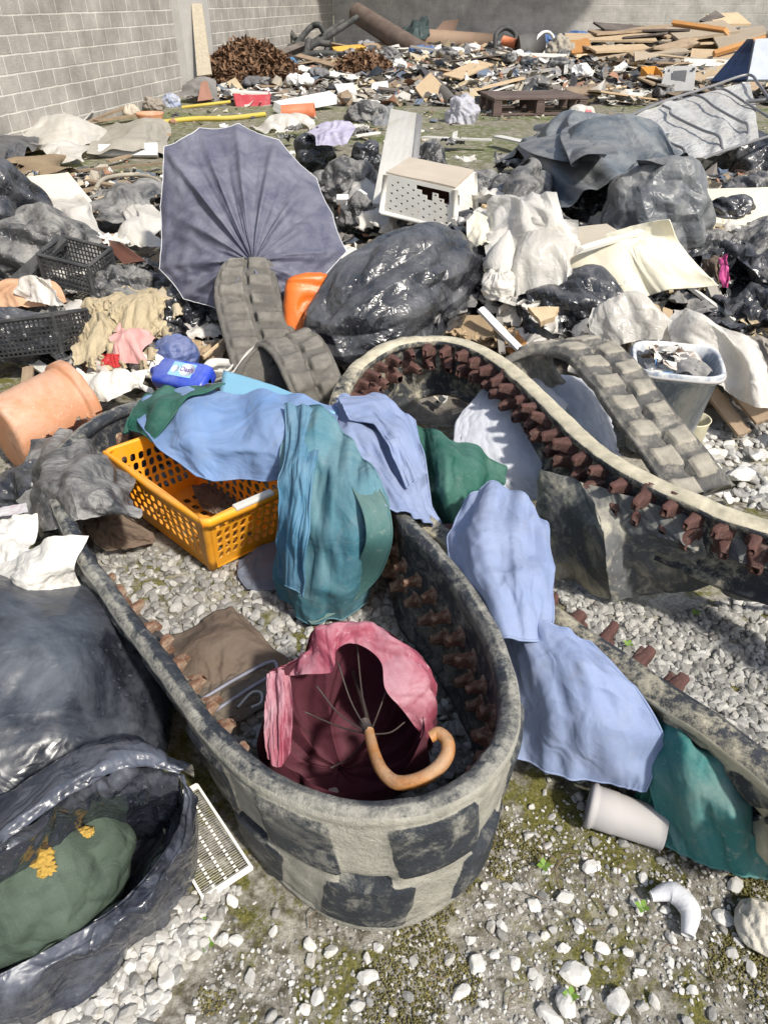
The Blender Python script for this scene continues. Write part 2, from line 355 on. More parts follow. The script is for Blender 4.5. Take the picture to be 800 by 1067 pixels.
# ------------------------------------------------------------------ materials
_m = {}
def M(name, c1, c2=None, scale=4, rough=.7, spec=.35, dust=None, dust_amt=.4, dscale=3, bump=.25, bscale=60, wr=0, wscale=9,
      metallic=0, transl=0, alpha=1, vary=0, attr=None, stretch=None, stain=None, stain_amt=.4, stain_scale=2.2, srng=(.53, .68), back=None, sheen=0, contrast=.22, bdist=.004):
    if name in _m: return _m[name]
    m = bpy.data.materials.new(name); m.use_nodes = True; nt = m.node_tree; N = nt.nodes; N.clear(); L = nt.links
    def nd(t, **kw):
        n = N.new(t)
        for k, v in kw.items():
            if k in n.inputs: n.inputs[k].default_value = v
            else: setattr(n, k, v)
        return n
    def math_(op, a, b=None, clamp=False):
        n = nd('ShaderNodeMath', operation=op, use_clamp=clamp)
        for i, v in enumerate((a, b)):
            if v is None: continue
            if isinstance(v, (int, float)): n.inputs[i].default_value = v
            else: L.new(v, n.inputs[i])
        return n.outputs[0]
    def mix(f, a, b):
        n = nd('ShaderNodeMix', data_type='RGBA')
        if isinstance(f, (int, float)): n.inputs[0].default_value = f
        else: L.new(f, n.inputs[0])
        for i, v in ((6, a), (7, b)):
            if isinstance(v, tuple): n.inputs[i].default_value = (*v, 1)
            else: L.new(v, n.inputs[i])
        return n.outputs[2]
    tc = nd('ShaderNodeTexCoord'); vec = tc.outputs['Object']
    if stretch:
        mp = nd('ShaderNodeMapping'); mp.inputs['Scale'].default_value = stretch; L.new(vec, mp.inputs[0]); vec = mp.outputs[0]
    def noise(s, d=5, ro=.6, dist=0, v=None):
        n = nd('ShaderNodeTexNoise'); n.inputs['Scale'].default_value = s; n.inputs['Detail'].default_value = d
        n.inputs['Roughness'].default_value = ro; n.inputs['Distortion'].default_value = dist; L.new(v or vec, n.inputs['Vector']); return n.outputs['Fac']
    def ramp(f, a, b):
        n = nd('ShaderNodeMapRange', clamp=True); n.inputs[1].default_value = a; n.inputs[2].default_value = b; L.new(f, n.inputs[0]); return n.outputs[0]
    c2 = c2 or tuple(x * .7 for x in c1)
    base = mix(ramp(noise(scale, 6, .65, .4), .5 - contrast, .5 + contrast), c1, c2)
    if vary:
        oi = nd('ShaderNodeObjectInfo'); hs = nd('ShaderNodeHueSaturation'); L.new(base, hs.inputs['Color'])
        L.new(math_('ADD', math_('MULTIPLY', oi.outputs['Random'], vary), 1 - vary / 2), hs.inputs['Value']); base = hs.outputs[0]
    rg = None
    if attr == 'lug':
        at = nd('ShaderNodeAttribute', attribute_name='lug'); f = ramp(math_('ADD', at.outputs['Fac'], math_('MULTIPLY', math_('SUBTRACT', noise(26, 12, .82), .5), .8)), .42, .56)
        base = mix(f, base, mix(ramp(noise(22, 6), .35, .7), dust, tuple(x * .6 for x in dust)))
        sc = noise(5, 12, .78, .8); base = mix(math_('MULTIPLY', ramp(sc, .50, .60), dust_amt), base, mix(ramp(noise(60, 6, .8), .35, .65), dust, tuple(x * .7 for x in dust)))
        base = mix(math_('MULTIPLY', ramp(noise(14, 8, .75, .5), .52, .66), .5), base, tuple(x * 1.25 for x in dust))
    elif dust:
        ge = nd('ShaderNodeNewGeometry'); sx = nd('ShaderNodeSeparateXYZ'); L.new(ge.outputs['Normal'], sx.inputs[0])
        up = math_('ADD', math_('MULTIPLY', sx.outputs['Z'], .16), noise(dscale, 8, .72, .5))
        f = math_('MULTIPLY', ramp(up, .5, .78), dust_amt)
        sp = math_('MULTIPLY', ramp(noise(dscale * 14, 4, .6), .60, .70), dust_amt * .8)
        f = math_('MAXIMUM', f, sp); base = mix(f, base, dust); rg = f
    if stain:
        base = mix(math_('MULTIPLY', ramp(noise(stain_scale, 9, .75, .8), srng[0], srng[1]), stain_amt), base, stain)
    if attr == 'tint':
        at = nd('ShaderNodeAttribute', attribute_name='tint'); hs = nd('ShaderNodeHueSaturation'); L.new(base, hs.inputs['Color']); L.new(at.outputs['Fac'], hs.inputs['Value']); base = hs.outputs[0]
    bs = nd('ShaderNodeBsdfPrincipled'); L.new(base, bs.inputs['Base Color'])
    bs.inputs['Metallic'].default_value = metallic; bs.inputs['Specular IOR Level'].default_value = spec
    if rg is not None: L.new(math_('ADD', math_('MULTIPLY', rg, .5), rough, clamp=True), bs.inputs['Roughness'])
    else: L.new(math_('ADD', math_('MULTIPLY', math_('SUBTRACT', noise(scale * 3), .5), .25), rough, clamp=True), bs.inputs['Roughness'])
    if sheen: bs.inputs['Sheen Weight'].default_value = sheen
    h = math_('MULTIPLY', noise(bscale, 6, .7), bump)
    if wr:
        n1 = noise(wscale, 2, .4, 1.0); r1 = math_('ABSOLUTE', math_('SUBTRACT', n1, .5))
        n2 = noise(wscale * 2.4, 2, .5, 1.2); r2 = math_('ABSOLUTE', math_('SUBTRACT', n2, .5))
        r1 = math_('MULTIPLY', r1, 5.0); r2 = math_('MULTIPLY', r2, 4.0)
        h = math_('ADD', h, math_('MULTIPLY', math_('ADD', math_('MULTIPLY', r1, -1.0), math_('MULTIPLY', r2, -.5)), wr))
    bp = nd('ShaderNodeBump'); bp.inputs['Strength'].default_value = 1; bp.inputs['Distance'].default_value = bdist; L.new(h, bp.inputs['Height'])
    L.new(bp.outputs[0], bs.inputs['Normal']); out = nd('ShaderNodeOutputMaterial'); sh = bs.outputs[0]
    if transl:
        tr = nd('ShaderNodeBsdfTranslucent'); L.new(base, tr.inputs[0]); L.new(bp.outputs[0], tr.inputs['Normal']); mx = nd('ShaderNodeMixShader'); mx.inputs[0].default_value = transl
        L.new(sh, mx.inputs[1]); L.new(tr.outputs[0], mx.inputs[2]); sh = mx.outputs[0]
    if alpha < 1:
        tp = nd('ShaderNodeBsdfTransparent'); mx = nd('ShaderNodeMixShader')
        L.new(math_('ADD', math_('MULTIPLY', noise(6, 4), .5), alpha - .25, clamp=True), mx.inputs[0])
        L.new(tp.outputs[0], mx.inputs[1]); L.new(sh, mx.inputs[2]); sh = mx.outputs[0]
    L.new(sh, out.inputs[0]); _m[name] = m; return m

DUST = (.33, .31, .27)
black = M('black_film', (.012, .013, .017), (.028, .03, .036), rough=.2, spec=.6, dust=(.24, .24, .25), dust_amt=.5, dscale=3.2, wr=.8, wscale=7, bump=.12, bdist=.006)
black_dusty = M('dusty_black_film', (.026, .027, .031), (.06, .062, .066), rough=.36, spec=.5, dust=(.36, .345, .32), dust_amt=.85, dscale=3.5, wr=.9, wscale=8, bump=.15, bdist=.007)
black_near = M('near_black_film', (.014, .016, .023), (.026, .03, .04), rough=.27, spec=.5, dust=(.17, .19, .22), dust_amt=.5, dscale=5, wr=.35, wscale=5, bump=.05, bdist=.008)
greyfilm = M('grey_film', (.09, .10, .115), (.16, .17, .18), rough=.35, spec=.5, dust=(.36, .35, .33), dust_amt=.6, dscale=4, wr=1., wscale=6, bump=.08, bdist=.004, transl=.12)
tarp = M('slate_tarp', (.06, .075, .095), (.12, .14, .16), rough=.42, dust=(.36, .36, .34), dust_amt=.5, dscale=3, wr=.6, wscale=6, bdist=.006)
whitefilm = M('white_film', (.84, .82, .78), (.74, .70, .63), rough=.3, spec=.5, dust=(.5, .44, .34), dust_amt=.25, wr=1., wscale=8, bump=.05, bdist=.0028, transl=.3, alpha=.97)
clearfilm = M('clear_film', (.80, .78, .74), (.68, .65, .59), rough=.22, spec=.5, dust=(.5, .45, .36), dust_amt=.3, wr=1.1, wscale=8, bump=.05, bdist=.003, transl=.35, alpha=.86)
paper = M('white_paper', (.76, .74, .69), (.64, .61, .55), rough=.8, stain=(.36, .29, .2), stain_amt=.45, wr=.6, wscale=9, transl=.1)
rubber_d = M('dusty_rubber', (.022, .027, .035), (.045, .052, .062), scale=7, rough=.62, spec=.35, dust=(.36, .34, .28), dust_amt=.6, attr='lug', bump=.6, bscale=70, bdist=.003)
rubber_blue = M('grey_dusted_rubber', (.016, .02, .028), (.04, .048, .06), scale=9, rough=.55, spec=.4, dust=(.40, .385, .33), dust_amt=.40, attr='lug', bump=1.8, bscale=90, bdist=.004)
rubber_cream = M('cream_dusted_rubber', (.02, .023, .028), (.045, .05, .058), scale=7, rough=.7, spec=.3, dust=(.56, .51, .38), dust_amt=.6, attr='lug', bump=.6, bscale=60, bdist=.003)
rubber_brown = M('brown_grey_rubber', (.085, .08, .07), (.15, .14, .125), scale=8, rough=.65, spec=.35, dust=(.2, .185, .16), dust_amt=.5, attr='lug', bump=.8, bscale=60, bdist=.004)
rust = M('rusty_steel', (.20, .10, .06), (.09, .045, .032), scale=30, rough=.9, stain=(.42, .33, .24), stain_amt=.85, stain_scale=22, srng=(.45, .6), bump=1, bscale=90, bdist=.003)
rust_dark = M('dark_rusty_steel', (.12, .055, .045), (.055, .03, .027), scale=24, rough=.85, stain=(.30, .23, .19), stain_amt=.7, stain_scale=20, srng=(.5, .62), bump=.8, bscale=90, bdist=.003)
blue_cloth = M('light_blue_fabric', (.115, .22, .42), (.17, .265, .47), scale=2.5, rough=.75, sheen=.05, dust=(.36, .40, .48), dust_amt=.22, wr=.9, wscale=3.5, bump=.12, bscale=260, bdist=.0045, stain=(.24, .24, .22), stain_amt=.3, stain_scale=16, srng=(.54, .70))
peri_cloth = M('periwinkle_fabric', (.175, .235, .40), (.225, .28, .44), scale=2.5, rough=.75, sheen=.05, dust=(.38, .40, .46), dust_amt=.25, wr=.9, wscale=3.5, bump=.12, bscale=260, bdist=.0045, stain=(.24, .24, .22), stain_amt=.3, stain_scale=16, srng=(.54, .70))
teal_cloth = M('teal_fabric', (.03, .13, .165), (.06, .18, .24), scale=2.5, rough=.72, dust=(.36, .44, .44), dust_amt=.35, wr=.9, wscale=3.5, bump=.12, bscale=260, bdist=.0045, stain=(.24, .24, .22), stain_amt=.3, stain_scale=16, srng=(.54, .70))
green_cloth = M('green_fabric', (.009, .075, .052), (.014, .10, .072), scale=3, rough=.7, dust=(.3, .4, .36), dust_amt=.18, wr=.9, wscale=3.5, bump=.12, bscale=260, bdist=.0045, stain=(.24, .24, .22), stain_amt=.3, stain_scale=16, srng=(.54, .70))
tealgreen_cloth = M('teal_green_fabric', (.024, .14, .135), (.04, .175, .175), scale=3, rough=.7, dust=(.45, .45, .38), dust_amt=.35, wr=.9, wscale=3.5, bump=.12, bscale=260, bdist=.0045, stain=(.24, .24, .22), stain_amt=.3, stain_scale=16, srng=(.54, .70))
sky_cloth = M('sky_blue_sheet', (.20, .42, .56), (.23, .45, .6), rough=.6, bump=.05)
navy_cloth = M('grey_navy_fabric', (.09, .11, .16), (.13, .15, .2), rough=.8, dust=(.3, .3, .3), dust_amt=.3)
umb_cloth = M('slate_blue_nylon', (.072, .074, .115), (.10, .102, .145), scale=2, rough=.6, dust=(.28, .28, .32), dust_amt=.5, dscale=5, wr=.15, wscale=6, bump=.06, bscale=250)
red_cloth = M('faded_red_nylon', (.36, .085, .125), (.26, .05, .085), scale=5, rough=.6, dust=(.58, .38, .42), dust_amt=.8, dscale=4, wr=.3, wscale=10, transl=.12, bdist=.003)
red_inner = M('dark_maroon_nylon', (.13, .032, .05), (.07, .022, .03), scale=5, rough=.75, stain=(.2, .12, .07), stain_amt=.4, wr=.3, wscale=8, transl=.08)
orange_pl = M('orange_plastic', (.95, .37, .012), (.92, .42, .02), rough=.45, spec=.45, dust=(.55, .36, .17), dust_amt=.45, dscale=7, stain=(.45, .17, .03), stain_amt=.4, stain_scale=8, bump=.04, transl=.08)
orange_dk = M('deep_orange_plastic', (.75, .17, .02), (.62, .13, .02), rough=.4, spec=.5, stain=(.3, .1, .03), stain_amt=.4, wr=.3, wscale=6)
white_pl = M('white_plastic', (.66, .65, .61), (.6, .58, .52), rough=.5, dust=(.4, .34, .26), dust_amt=.25, bump=.05)
cream_pl = M('cream_plastic', (.86, .84, .78), (.80, .77, .69), rough=.55, dust=(.38, .31, .23), dust_amt=.3, bump=.05)
tan_dirt = M('dusty_tan', (.52, .45, .37), (.44, .38, .30), rough=.85, bump=.5)
grey_pl = M('grey_plastic', (.34, .33, .34), (.42, .40, .39), rough=.6, dust=(.5, .46, .4), dust_amt=.45, bump=.1)
dark_pl = M('dark_plastic', (.03, .032, .036), (.05, .052, .055), rough=.5, dust=(.25, .24, .22), dust_amt=.4)
bucket_pl = M('mortar_bucket', (.15, .19, .27), (.28, .33, .40), scale=9, rough=.6, dust=(.68, .69, .68), dust_amt=1.0, dscale=5, stain=(.66, .66, .64), stain_amt=.9, stain_scale=9, srng=(.44, .58), bump=.5, bscale=40, stretch=(1, 1, .45))
terra = M('terracotta_plastic', (.52, .24, .12), (.42, .19, .10), scale=3, rough=.6, stain=(.28, .13, .07), stain_amt=.5, stain_scale=5, dust=(.60, .45, .35), dust_amt=.75, dscale=5, bump=.15)
blue_pl = M('blue_plastic', (.012, .045, .42), (.02, .06, .5), rough=.35, spec=.5, dust=(.25, .3, .5), dust_amt=.5, dscale=9, bump=.03)
blue_dull = M('dull_blue_plastic', (.06, .09, .24), (.1, .13, .28), rough=.45, dust=(.3, .32, .4), dust_amt=.5)
foam = M('polystyrene', (.60, .62, .67), (.50, .52, .56), scale=3, rough=.9, stain=(.34, .35, .36), stain_amt=.3, bump=.7, bscale=130, bdist=.003)
whitefoam = M('white_foam', (.76, .76, .75), (.62, .61, .58), rough=.85, stain=(.4, .35, .28), stain_amt=.35, bump=.4)
creamboard = M('cream_board', (.74, .70, .56), (.66, .61, .48), rough=.8, stain=(.45, .38, .27), stain_amt=.3, bump=.3)
cardboard = M('cardboard', (.36, .27, .17), (.29, .21, .13), rough=.85, stain=(.16, .12, .08), stain_amt=.5, vary=.4, wr=.3)
browncard = M('brown_paper', (.15, .105, .075), (.10, .07, .052), rough=.85, dust=(.28, .24, .19), dust_amt=.35, wr=.6, wscale=6)
beigepaper = M('beige_papier', (.48, .40, .26), (.38, .31, .20), rough=.9, stain=(.26, .21, .13), stain_amt=.5, bump=.8, wr=.4, vary=.3)
pinkcloth = M('pink_fabric', (.62, .34, .31), (.55, .28, .26), rough=.85, wr=.3, wscale=8)
wood = M('weathered_wood', (.40, .30, .20), (.26, .19, .13), scale=7, rough=.8, stretch=(1, 1, 1), stain=(.13, .10, .08), stain_amt=.5, vary=.6, bump=.6, bscale=40)
woodlight = M('pale_wood', (.56, .43, .28), (.46, .34, .21), scale=6, rough=.75, stain=(.3, .22, .14), stain_amt=.4, vary=.5, bump=.4)
woodorange = M('orange_veneer', (.50, .25, .08), (.40, .19, .07), rough=.6, vary=.3)
whitewood = M('white_painted_board', (.66, .65, .61), (.56, .54, .49), rough=.65, stain=(.36, .31, .25), stain_amt=.5, vary=.25, bump=.3)
greyboard = M('grey_board', (.34, .32, .29), (.26, .245, .22), rough=.85, stain=(.42, .38, .31), stain_amt=.5, vary=.4, bump=.4)
darkwood = M('dark_wood', (.10, .08, .07), (.06, .05, .045), rough=.8, dust=(.28, .25, .22), dust_amt=.5, vary=.4)
steel = M('grey_steel', (.30, .30, .31), (.22, .215, .21), metallic=.5, rough=.5, stain=(.25, .17, .12), stain_amt=.4, stain_scale=9)
iron = M('dark_iron', (.06, .055, .055), (.10, .07, .055), metallic=.4, rough=.6)
pvc = M('orange_pvc', (.55, .17, .07), (.45, .13, .06), rough=.5, dust=(.45, .32, .24), dust_amt=.4)
redpl = M('faded_red_plastic', (.52, .05, .08), (.58, .10, .12), rough=.5, dust=(.6, .4, .38), dust_amt=.5)
bluefab = M('blue_cloth', (.06, .12, .28), (.10, .17, .34), rough=.8, vary=.5)
blackrub = M('black_hose', (.025, .027, .028), (.045, .047, .047), rough=.55, dust=(.2, .19, .17), dust_amt=.45)
yellowpl = M('yellow_hose', (.52, .40, .06), (.45, .36, .09), rough=.6)
brownpipe = M('brown_pipe', (.12, .085, .07), (.085, .06, .05), rough=.7, dust=(.22, .18, .15), dust_amt=.5)
plaster = M('plaster', (.56, .53, .46), (.47, .44, .38), rough=.95, bump=1, bscale=30, bdist=.008)
woodhandle = M('cane_handle', (.52, .24, .075), (.34, .13, .035), scale=34, rough=.38, spec=.5, stain=(.20, .13, .08), stain_amt=.75, stain_scale=26, dust=(.5, .40, .28), dust_amt=.5, dscale=12, bump=.5, bscale=160)
greenrag = M('green_sacking', (.04, .062, .045), (.065, .095, .07), rough=.9, dust=(.16, .20, .165), dust_amt=.5, stain=(.03, .045, .03), stain_amt=.6, stain_scale=9, wr=.9, wscale=7, bump=.5, bscale=300, bdist=.004)
ochre = M('ochre_crust', (.5, .33, .08), (.4, .25, .05), rough=.95, bump=1)
sheetfab = M('dark_grey_sheet', (.07, .075, .08), (.13, .135, .14), scale=5, rough=.8, dust=(.38, .36, .29), dust_amt=.6, dscale=3, stain=(.46, .43, .34), stain_amt=.85, stain_scale=4, srng=(.47, .60), wr=.5, wscale=4)
labelw = M('label_white', (.7, .72, .78), (.62, .66, .74), rough=.5)
labelb = M('label_light_blue', (.2, .42, .75), (.3, .52, .8), rough=.5)
labelr = M('label_ink', (.12, .07, .25), (.18, .05, .2), rough=.5)
magenta = M('magenta_plastic', (.6, .08, .25), (.55, .1, .3), rough=.5)
# ------------------------------------------------------------------ light
SUN_AZ, SUN_EL = R(140), R(47)          # clockwise from +Y: behind the camera, to the right
w = bpy.data.worlds.new('World'); scene.world = w; w.use_nodes = True
wn = w.node_tree.nodes; sky = wn.new('ShaderNodeTexSky'); sky.sky_type = 'NISHITA'; sky.sun_disc = False
sky.sun_elevation = SUN_EL; sky.sun_rotation = SUN_AZ; sky.dust_density = 2.5; sky.air_density = 1.2
w.node_tree.links.new(sky.outputs[0], wn['Background'].inputs[0]); wn['Background'].inputs[1].default_value = 0.15
sd = bpy.data.lights.new('sun', 'SUN'); sd.energy = 5.0; sd.angle = R(3.5); sd.color = (1, .95, .86)
so = bpy.data.objects.new('sun', sd); col.objects.link(so); so.location = (3, -3, 6)
sv = Vector((math.sin(SUN_AZ) * math.cos(SUN_EL), math.cos(SUN_AZ) * math.cos(SUN_EL), math.sin(SUN_EL)))
so.rotation_euler = (-sv).to_track_quat('-Z', 'Y').to_euler()
scene.view_settings.view_transform = 'Standard'; scene.view_settings.look = 'None'; scene.view_settings.exposure = 0

# ------------------------------------------------------------------ the lie of the land
def heap(x, y):
    """Height of the tipped rubbish, metres."""
    x = np.asarray(x, float); y = np.asarray(y, float)
    a = .20 + .20 * sstep(-1.0, 1.2, x)
    near = a * sstep(2.35, 4.2, y + .25 * np.minimum(x, 0)) * (1 - sstep(5.6, 7.6, y + .35 * x * (x < 0)))
    far = sstep(13.0, 18.5, y) * .42 * sstep(-4.2, -1.2, x - (y - 18) * .18) 
    return near + far
def gz(x, y):
    x = np.asarray(x, float); y = np.asarray(y, float); q = np.stack([x, y, 0 * x], -1)
    fall = 1 / (1 + np.maximum(np.abs(y) - 6, 0) * .3)
    return (.014 * fbm(q * 2.2, 3, 1) + .006 * fbm(q * 11, 3, 2) + .0025 * fbm(q * 45, 2, 5)) * fall - .004

def spread(lo, hi, c, n, k):
    t = np.linspace(-1, 1, n); s = np.sign(t) * np.abs(t) ** k
    return np.where(s < 0, c + (c - lo) * s, c + (hi - c) * s)
xs = np.concatenate([np.linspace(-60, -6, 12), np.linspace(-5.6, -1.6, 60), np.linspace(-1.58, 1.9, 290), np.linspace(1.95, 7, 60), np.linspace(7.6, 70, 12)])
ys = np.concatenate([np.linspace(-60, -1, 10), np.linspace(-.8, .3, 12), np.linspace(.33, 2.9, 260), np.linspace(2.95, 12, 110), np.linspace(12.4, 90, 30)])
gx, gy = np.meshgrid(xs, ys, indexing='ij'); g0 = gz(gx, gy)
gm = bpy.data.materials.new('mossy_grit'); gm.use_nodes = True; nt = gm.node_tree; N = nt.nodes; L = nt.links; bs = N['Principled BSDF']
def nz(s, d=6, r=.65, di=0):
    n = N.new('ShaderNodeTexNoise'); n.inputs['Scale'].default_value = s; n.inputs['Detail'].default_value = d; n.inputs['Roughness'].default_value = r; n.inputs['Distortion'].default_value = di
    L.new(tcg.outputs['Object'], n.inputs['Vector']); return n.outputs['Fac']
tcg = N.new('ShaderNodeTexCoord')
def mr(f, a, b, c=0, d=1):
    n = N.new('ShaderNodeMapRange'); n.inputs[1].default_value = a; n.inputs[2].default_value = b; n.inputs[3].default_value = c; n.inputs[4].default_value = d; L.new(f, n.inputs[0]); return n.outputs[0]
def mxc(f, a, b, bt='MIX'):
    n = N.new('ShaderNodeMix'); n.data_type = 'RGBA'; n.blend_type = bt
    if isinstance(f, float): n.inputs[0].default_value = f
    else: L.new(f, n.inputs[0])
    for i, v in ((6, a), (7, b)):
        if isinstance(v, tuple): n.inputs[i].default_value = (*v, 1)
        else: L.new(v, n.inputs[i])
    return n.outputs[2]
grit = mxc(mr(nz(70, 5, .7), .35, .68), (.18, .165, .13), (.46, .44, .39))
dark = mxc(mr(nz(28, 5, .7), .45, .62), grit, (.09, .08, .055))
moss = mxc(mr(nz(160, 3), .35, .65), (.065, .07, .018), (.21, .19, .06))
c0 = mxc(mr(nz(3.6, 8, .78, .6), .50, .56), dark, moss)
pale = mxc(mr(nz(1.9, 8, .75, .4), .50, .60), c0, mxc(mr(nz(90, 4), .4, .6), (.52, .49, .42), (.30, .28, .23)))
sepg = N.new('ShaderNodeSeparateXYZ'); L.new(tcg.outputs['Object'], sepg.inputs[0])
farm = mxc(mr(nz(.9, 6, .7), .42, .6), (.19, .175, .13), (.10, .125, .035))
farc = mxc(mr(nz(9, 6, .75), .48, .64), farm, (.33, .30, .25))
L.new(mxc(mr(sepg.outputs['Y'], 4.5, 6.5), pale, farc), bs.inputs['Base Color']); bs.inputs['Roughness'].default_value = .95; bs.inputs['Specular IOR Level'].default_value = .15
bmp = N.new('ShaderNodeBump'); bmp.inputs['Distance'].default_value = .006; L.new(nz(110, 5, .75), bmp.inputs['Height']); bmp.inputs['Strength'].default_value = 1
L.new(bmp.outputs[0], bs.inputs['Normal'])
tag(mk('ground', np.stack([gx, gy, g0], -1).reshape(-1, 3), gridfaces(len(xs), len(ys)), gm, origin=(0, 0, 0)), 'grey grit ground with moss between the rubbish', kind='structure')

# the heap's own body: trodden dirt and shreds that show between the things lying on it
hm = M('heap_dirt', (.25, .225, .19), (.11, .10, .09), scale=9, rough=.95, stain=(.38, .36, .32), stain_amt=.7, stain_scale=7, bump=1, bscale=28, bdist=.02)
hx = np.linspace(-5, 7, 240); hy = np.concatenate([np.linspace(2.1, 8.2, 150), np.linspace(12.6, 27, 120)])
for nm, y0, y1, lb in (('debris', 2.1, 8.2, 'trampled dirt and shreds under the rubbish bags'), ('debris', 12.6, 27, 'dirt and fine debris under the far heap')):
    yy = np.linspace(y0, y1, 170); X, Y = np.meshgrid(hx, yy, indexing='ij'); H = heap(X, Y); q = np.stack([X, Y, 0 * X], -1)
    Z = H - .03 + (.05 * fbm(q * 3, 4, 3) + .035 * ridge(q * 6, 3, 4)) * sstep(0.0, .12, H) - .05 * (1 - sstep(0, .05, H))
    tag(mk(nm, np.stack([X, Y, Z], -1).reshape(-1, 3), gridfaces(240, 170), hm), lb, kind='stuff')
def top(x, y): return float(heap(x, y))

# ------------------------------------------------------------------ stones
def rock(seed, lvl=2, k=14, sq=(1, .75, .5)):
    D, F = ico(lvl); rs = np.random.RandomState(seed); n = rs.normal(size=(k, 3)); n /= np.linalg.norm(n, axis=1)[:, None]; d = rs.uniform(.62, 1, k)
    dot = D @ n.T; rr = np.min(np.where(dot > .15, d / np.maximum(dot, .15), 9), axis=1); rr = np.minimum(rr, 1.15)
    return D * rr[:, None] * np.array(sq), F
def stones(name, label, pts, size, mat, seed=0, lvl=2, smin=.5, smooth=False):
    """One object holding loose gravel: pts (n,3)."""
    rs = np.random.RandomState(seed); B = [rock(s, lvl) for s in range(8)]; n = len(pts); VV, FF, TT, off = [], [], [], 0
    kind = rs.randint(0, 8, n)
    for k in range(8):
        idx = np.where(kind == k)[0]
        if not len(idx): continue
        v, f = B[k]; m = len(idx); s = size * (smin + (1.25 - smin) * rs.rand(m) ** 1.8 * 1.3)
        a = rs.rand(m) * 6.283; ti = rs.normal(0, .35, m); tj = rs.normal(0, .35, m)
        ca, sa = np.cos(a), np.sin(a); W = v[None] * s[:, None, None]
        x, y, z = W[..., 0], W[..., 1], W[..., 2]
        y, z = y * np.cos(ti)[:, None] - z * np.sin(ti)[:, None], y * np.sin(ti)[:, None] + z * np.cos(ti)[:, None]
        x, z = x * np.cos(tj)[:, None] - z * np.sin(tj)[:, None], x * np.sin(tj)[:, None] + z * np.cos(tj)[:, None]
        x, y = x * ca[:, None] - y * sa[:, None], x * sa[:, None] + y * ca[:, None]
        W = np.stack([x, y, z], -1) + pts[idx][:, None, :] + np.array([0, 0, 1])[None, None] * (s * .28)[:, None, None]
        VV.append(W.reshape(-1, 3)); FF.append((f[None] + (np.arange(m) * len(v))[:, None, None] + off).reshape(-1, 3)); off += m * len(v)
        TT.append(np.repeat(rs.uniform(.5, 1.35, m), len(v)))
    o = mk(name, np.vstack(VV), np.vstack(FF), mat, smooth=smooth, attrs={'tint': np.concatenate(TT)})
    return tag(o, label, kind='stuff')
stone_m = M('limestone', (.42, .415, .395), (.29, .28, .26), scale=30, rough=.85, attr='tint', stain=(.25, .21, .14), stain_amt=.35, stain_scale=18, bump=.4, bscale=150, bdist=.002)
stone_w = M('white_limestone', (.54, .53, .51), (.36, .35, .32), scale=20, rough=.85, attr='tint', stain=(.24, .20, .13), stain_amt=.6, stain_scale=22, bump=.4, bscale=120, bdist=.002)
def inpoly(x, y, poly):
    c = np.zeros(len(x), bool); j = len(poly) - 1
    for i in range(len(poly)):
        (xi, yi), (xj, yj) = poly[i], poly[j]; m = ((yi > y) != (yj > y)) & (x < (xj - xi) * (y - yi) / (yj - yi + 1e-12) + xi); c ^= m; j = i
    return c
def region(pix, n, seed, z=0):
    poly = [tuple(P(a, b, z)[:2]) for a, b in pix]; A_ = np.array(poly); rs = np.random.RandomState(seed)
    p = rs.uniform(A_.min(0), A_.max(0), (n * 6, 2)); p = p[inpoly(p[:, 0], p[:, 1], poly)][:n]
    return np.column_stack([p, gz(p[:, 0], p[:, 1])])
g1 = region([(90, 545), (215, 590), (300, 575), (420, 620), (520, 760), (440, 860), (300, 840), (200, 760), (130, 650)], 2300, 1)
stones('gravel', 'pale crushed gravel inside the nearest rubber track', g1, .0165, stone_m, 1)
g2 = region([(-60, 1120), (0, 1040), (90, 980), (170, 935), (255, 925), (232, 960), (205, 1000), (170, 1045), (140, 1110)], 950, 2)
stones('gravel', 'whitish gravel strip beside the open black bag', g2, .0165, stone_w, 2)
g3 = region([(560, 600), (700, 640), (840, 600), (860, 800), (760, 760), (640, 690)], 3000, 3)
stones('gravel', 'pale gravel between the two right hand rubber tracks', g3, .0145, stone_m, 3)
g4 = region([(680, 430), (760, 440), (830, 420), (840, 540), (740, 520), (690, 480)], 500, 4)
stones('gravel', 'rubble and gravel around the mortar bucket', g4, .026, stone_w, 4)
# small grit over the mossy foreground
g5 = region([(180, 1100), (250, 930), (400, 940), (520, 860), (540, 800), (620, 800), (850, 900), (850, 1100)], 9000, 5)
k5 = (pn(np.column_stack([g5[:, :2] * 3.5, 0 * g5[:, 0]]), 3) + .35 * np.random.RandomState(3).rand(len(g5))) > .0
stones('gravel', 'fine grit in the mossy ground at the front', g5[k5][::2], .0048, stone_w, 5, lvl=1, smin=.4)
g6 = region([(180, 1100), (250, 930), (400, 940), (520, 860), (540, 800), (620, 800), (850, 900), (850, 1100)], 260, 6)
stones('gravel', 'small loose chips over the mossy ground', g6, .011, stone_w, 6, smin=.4)
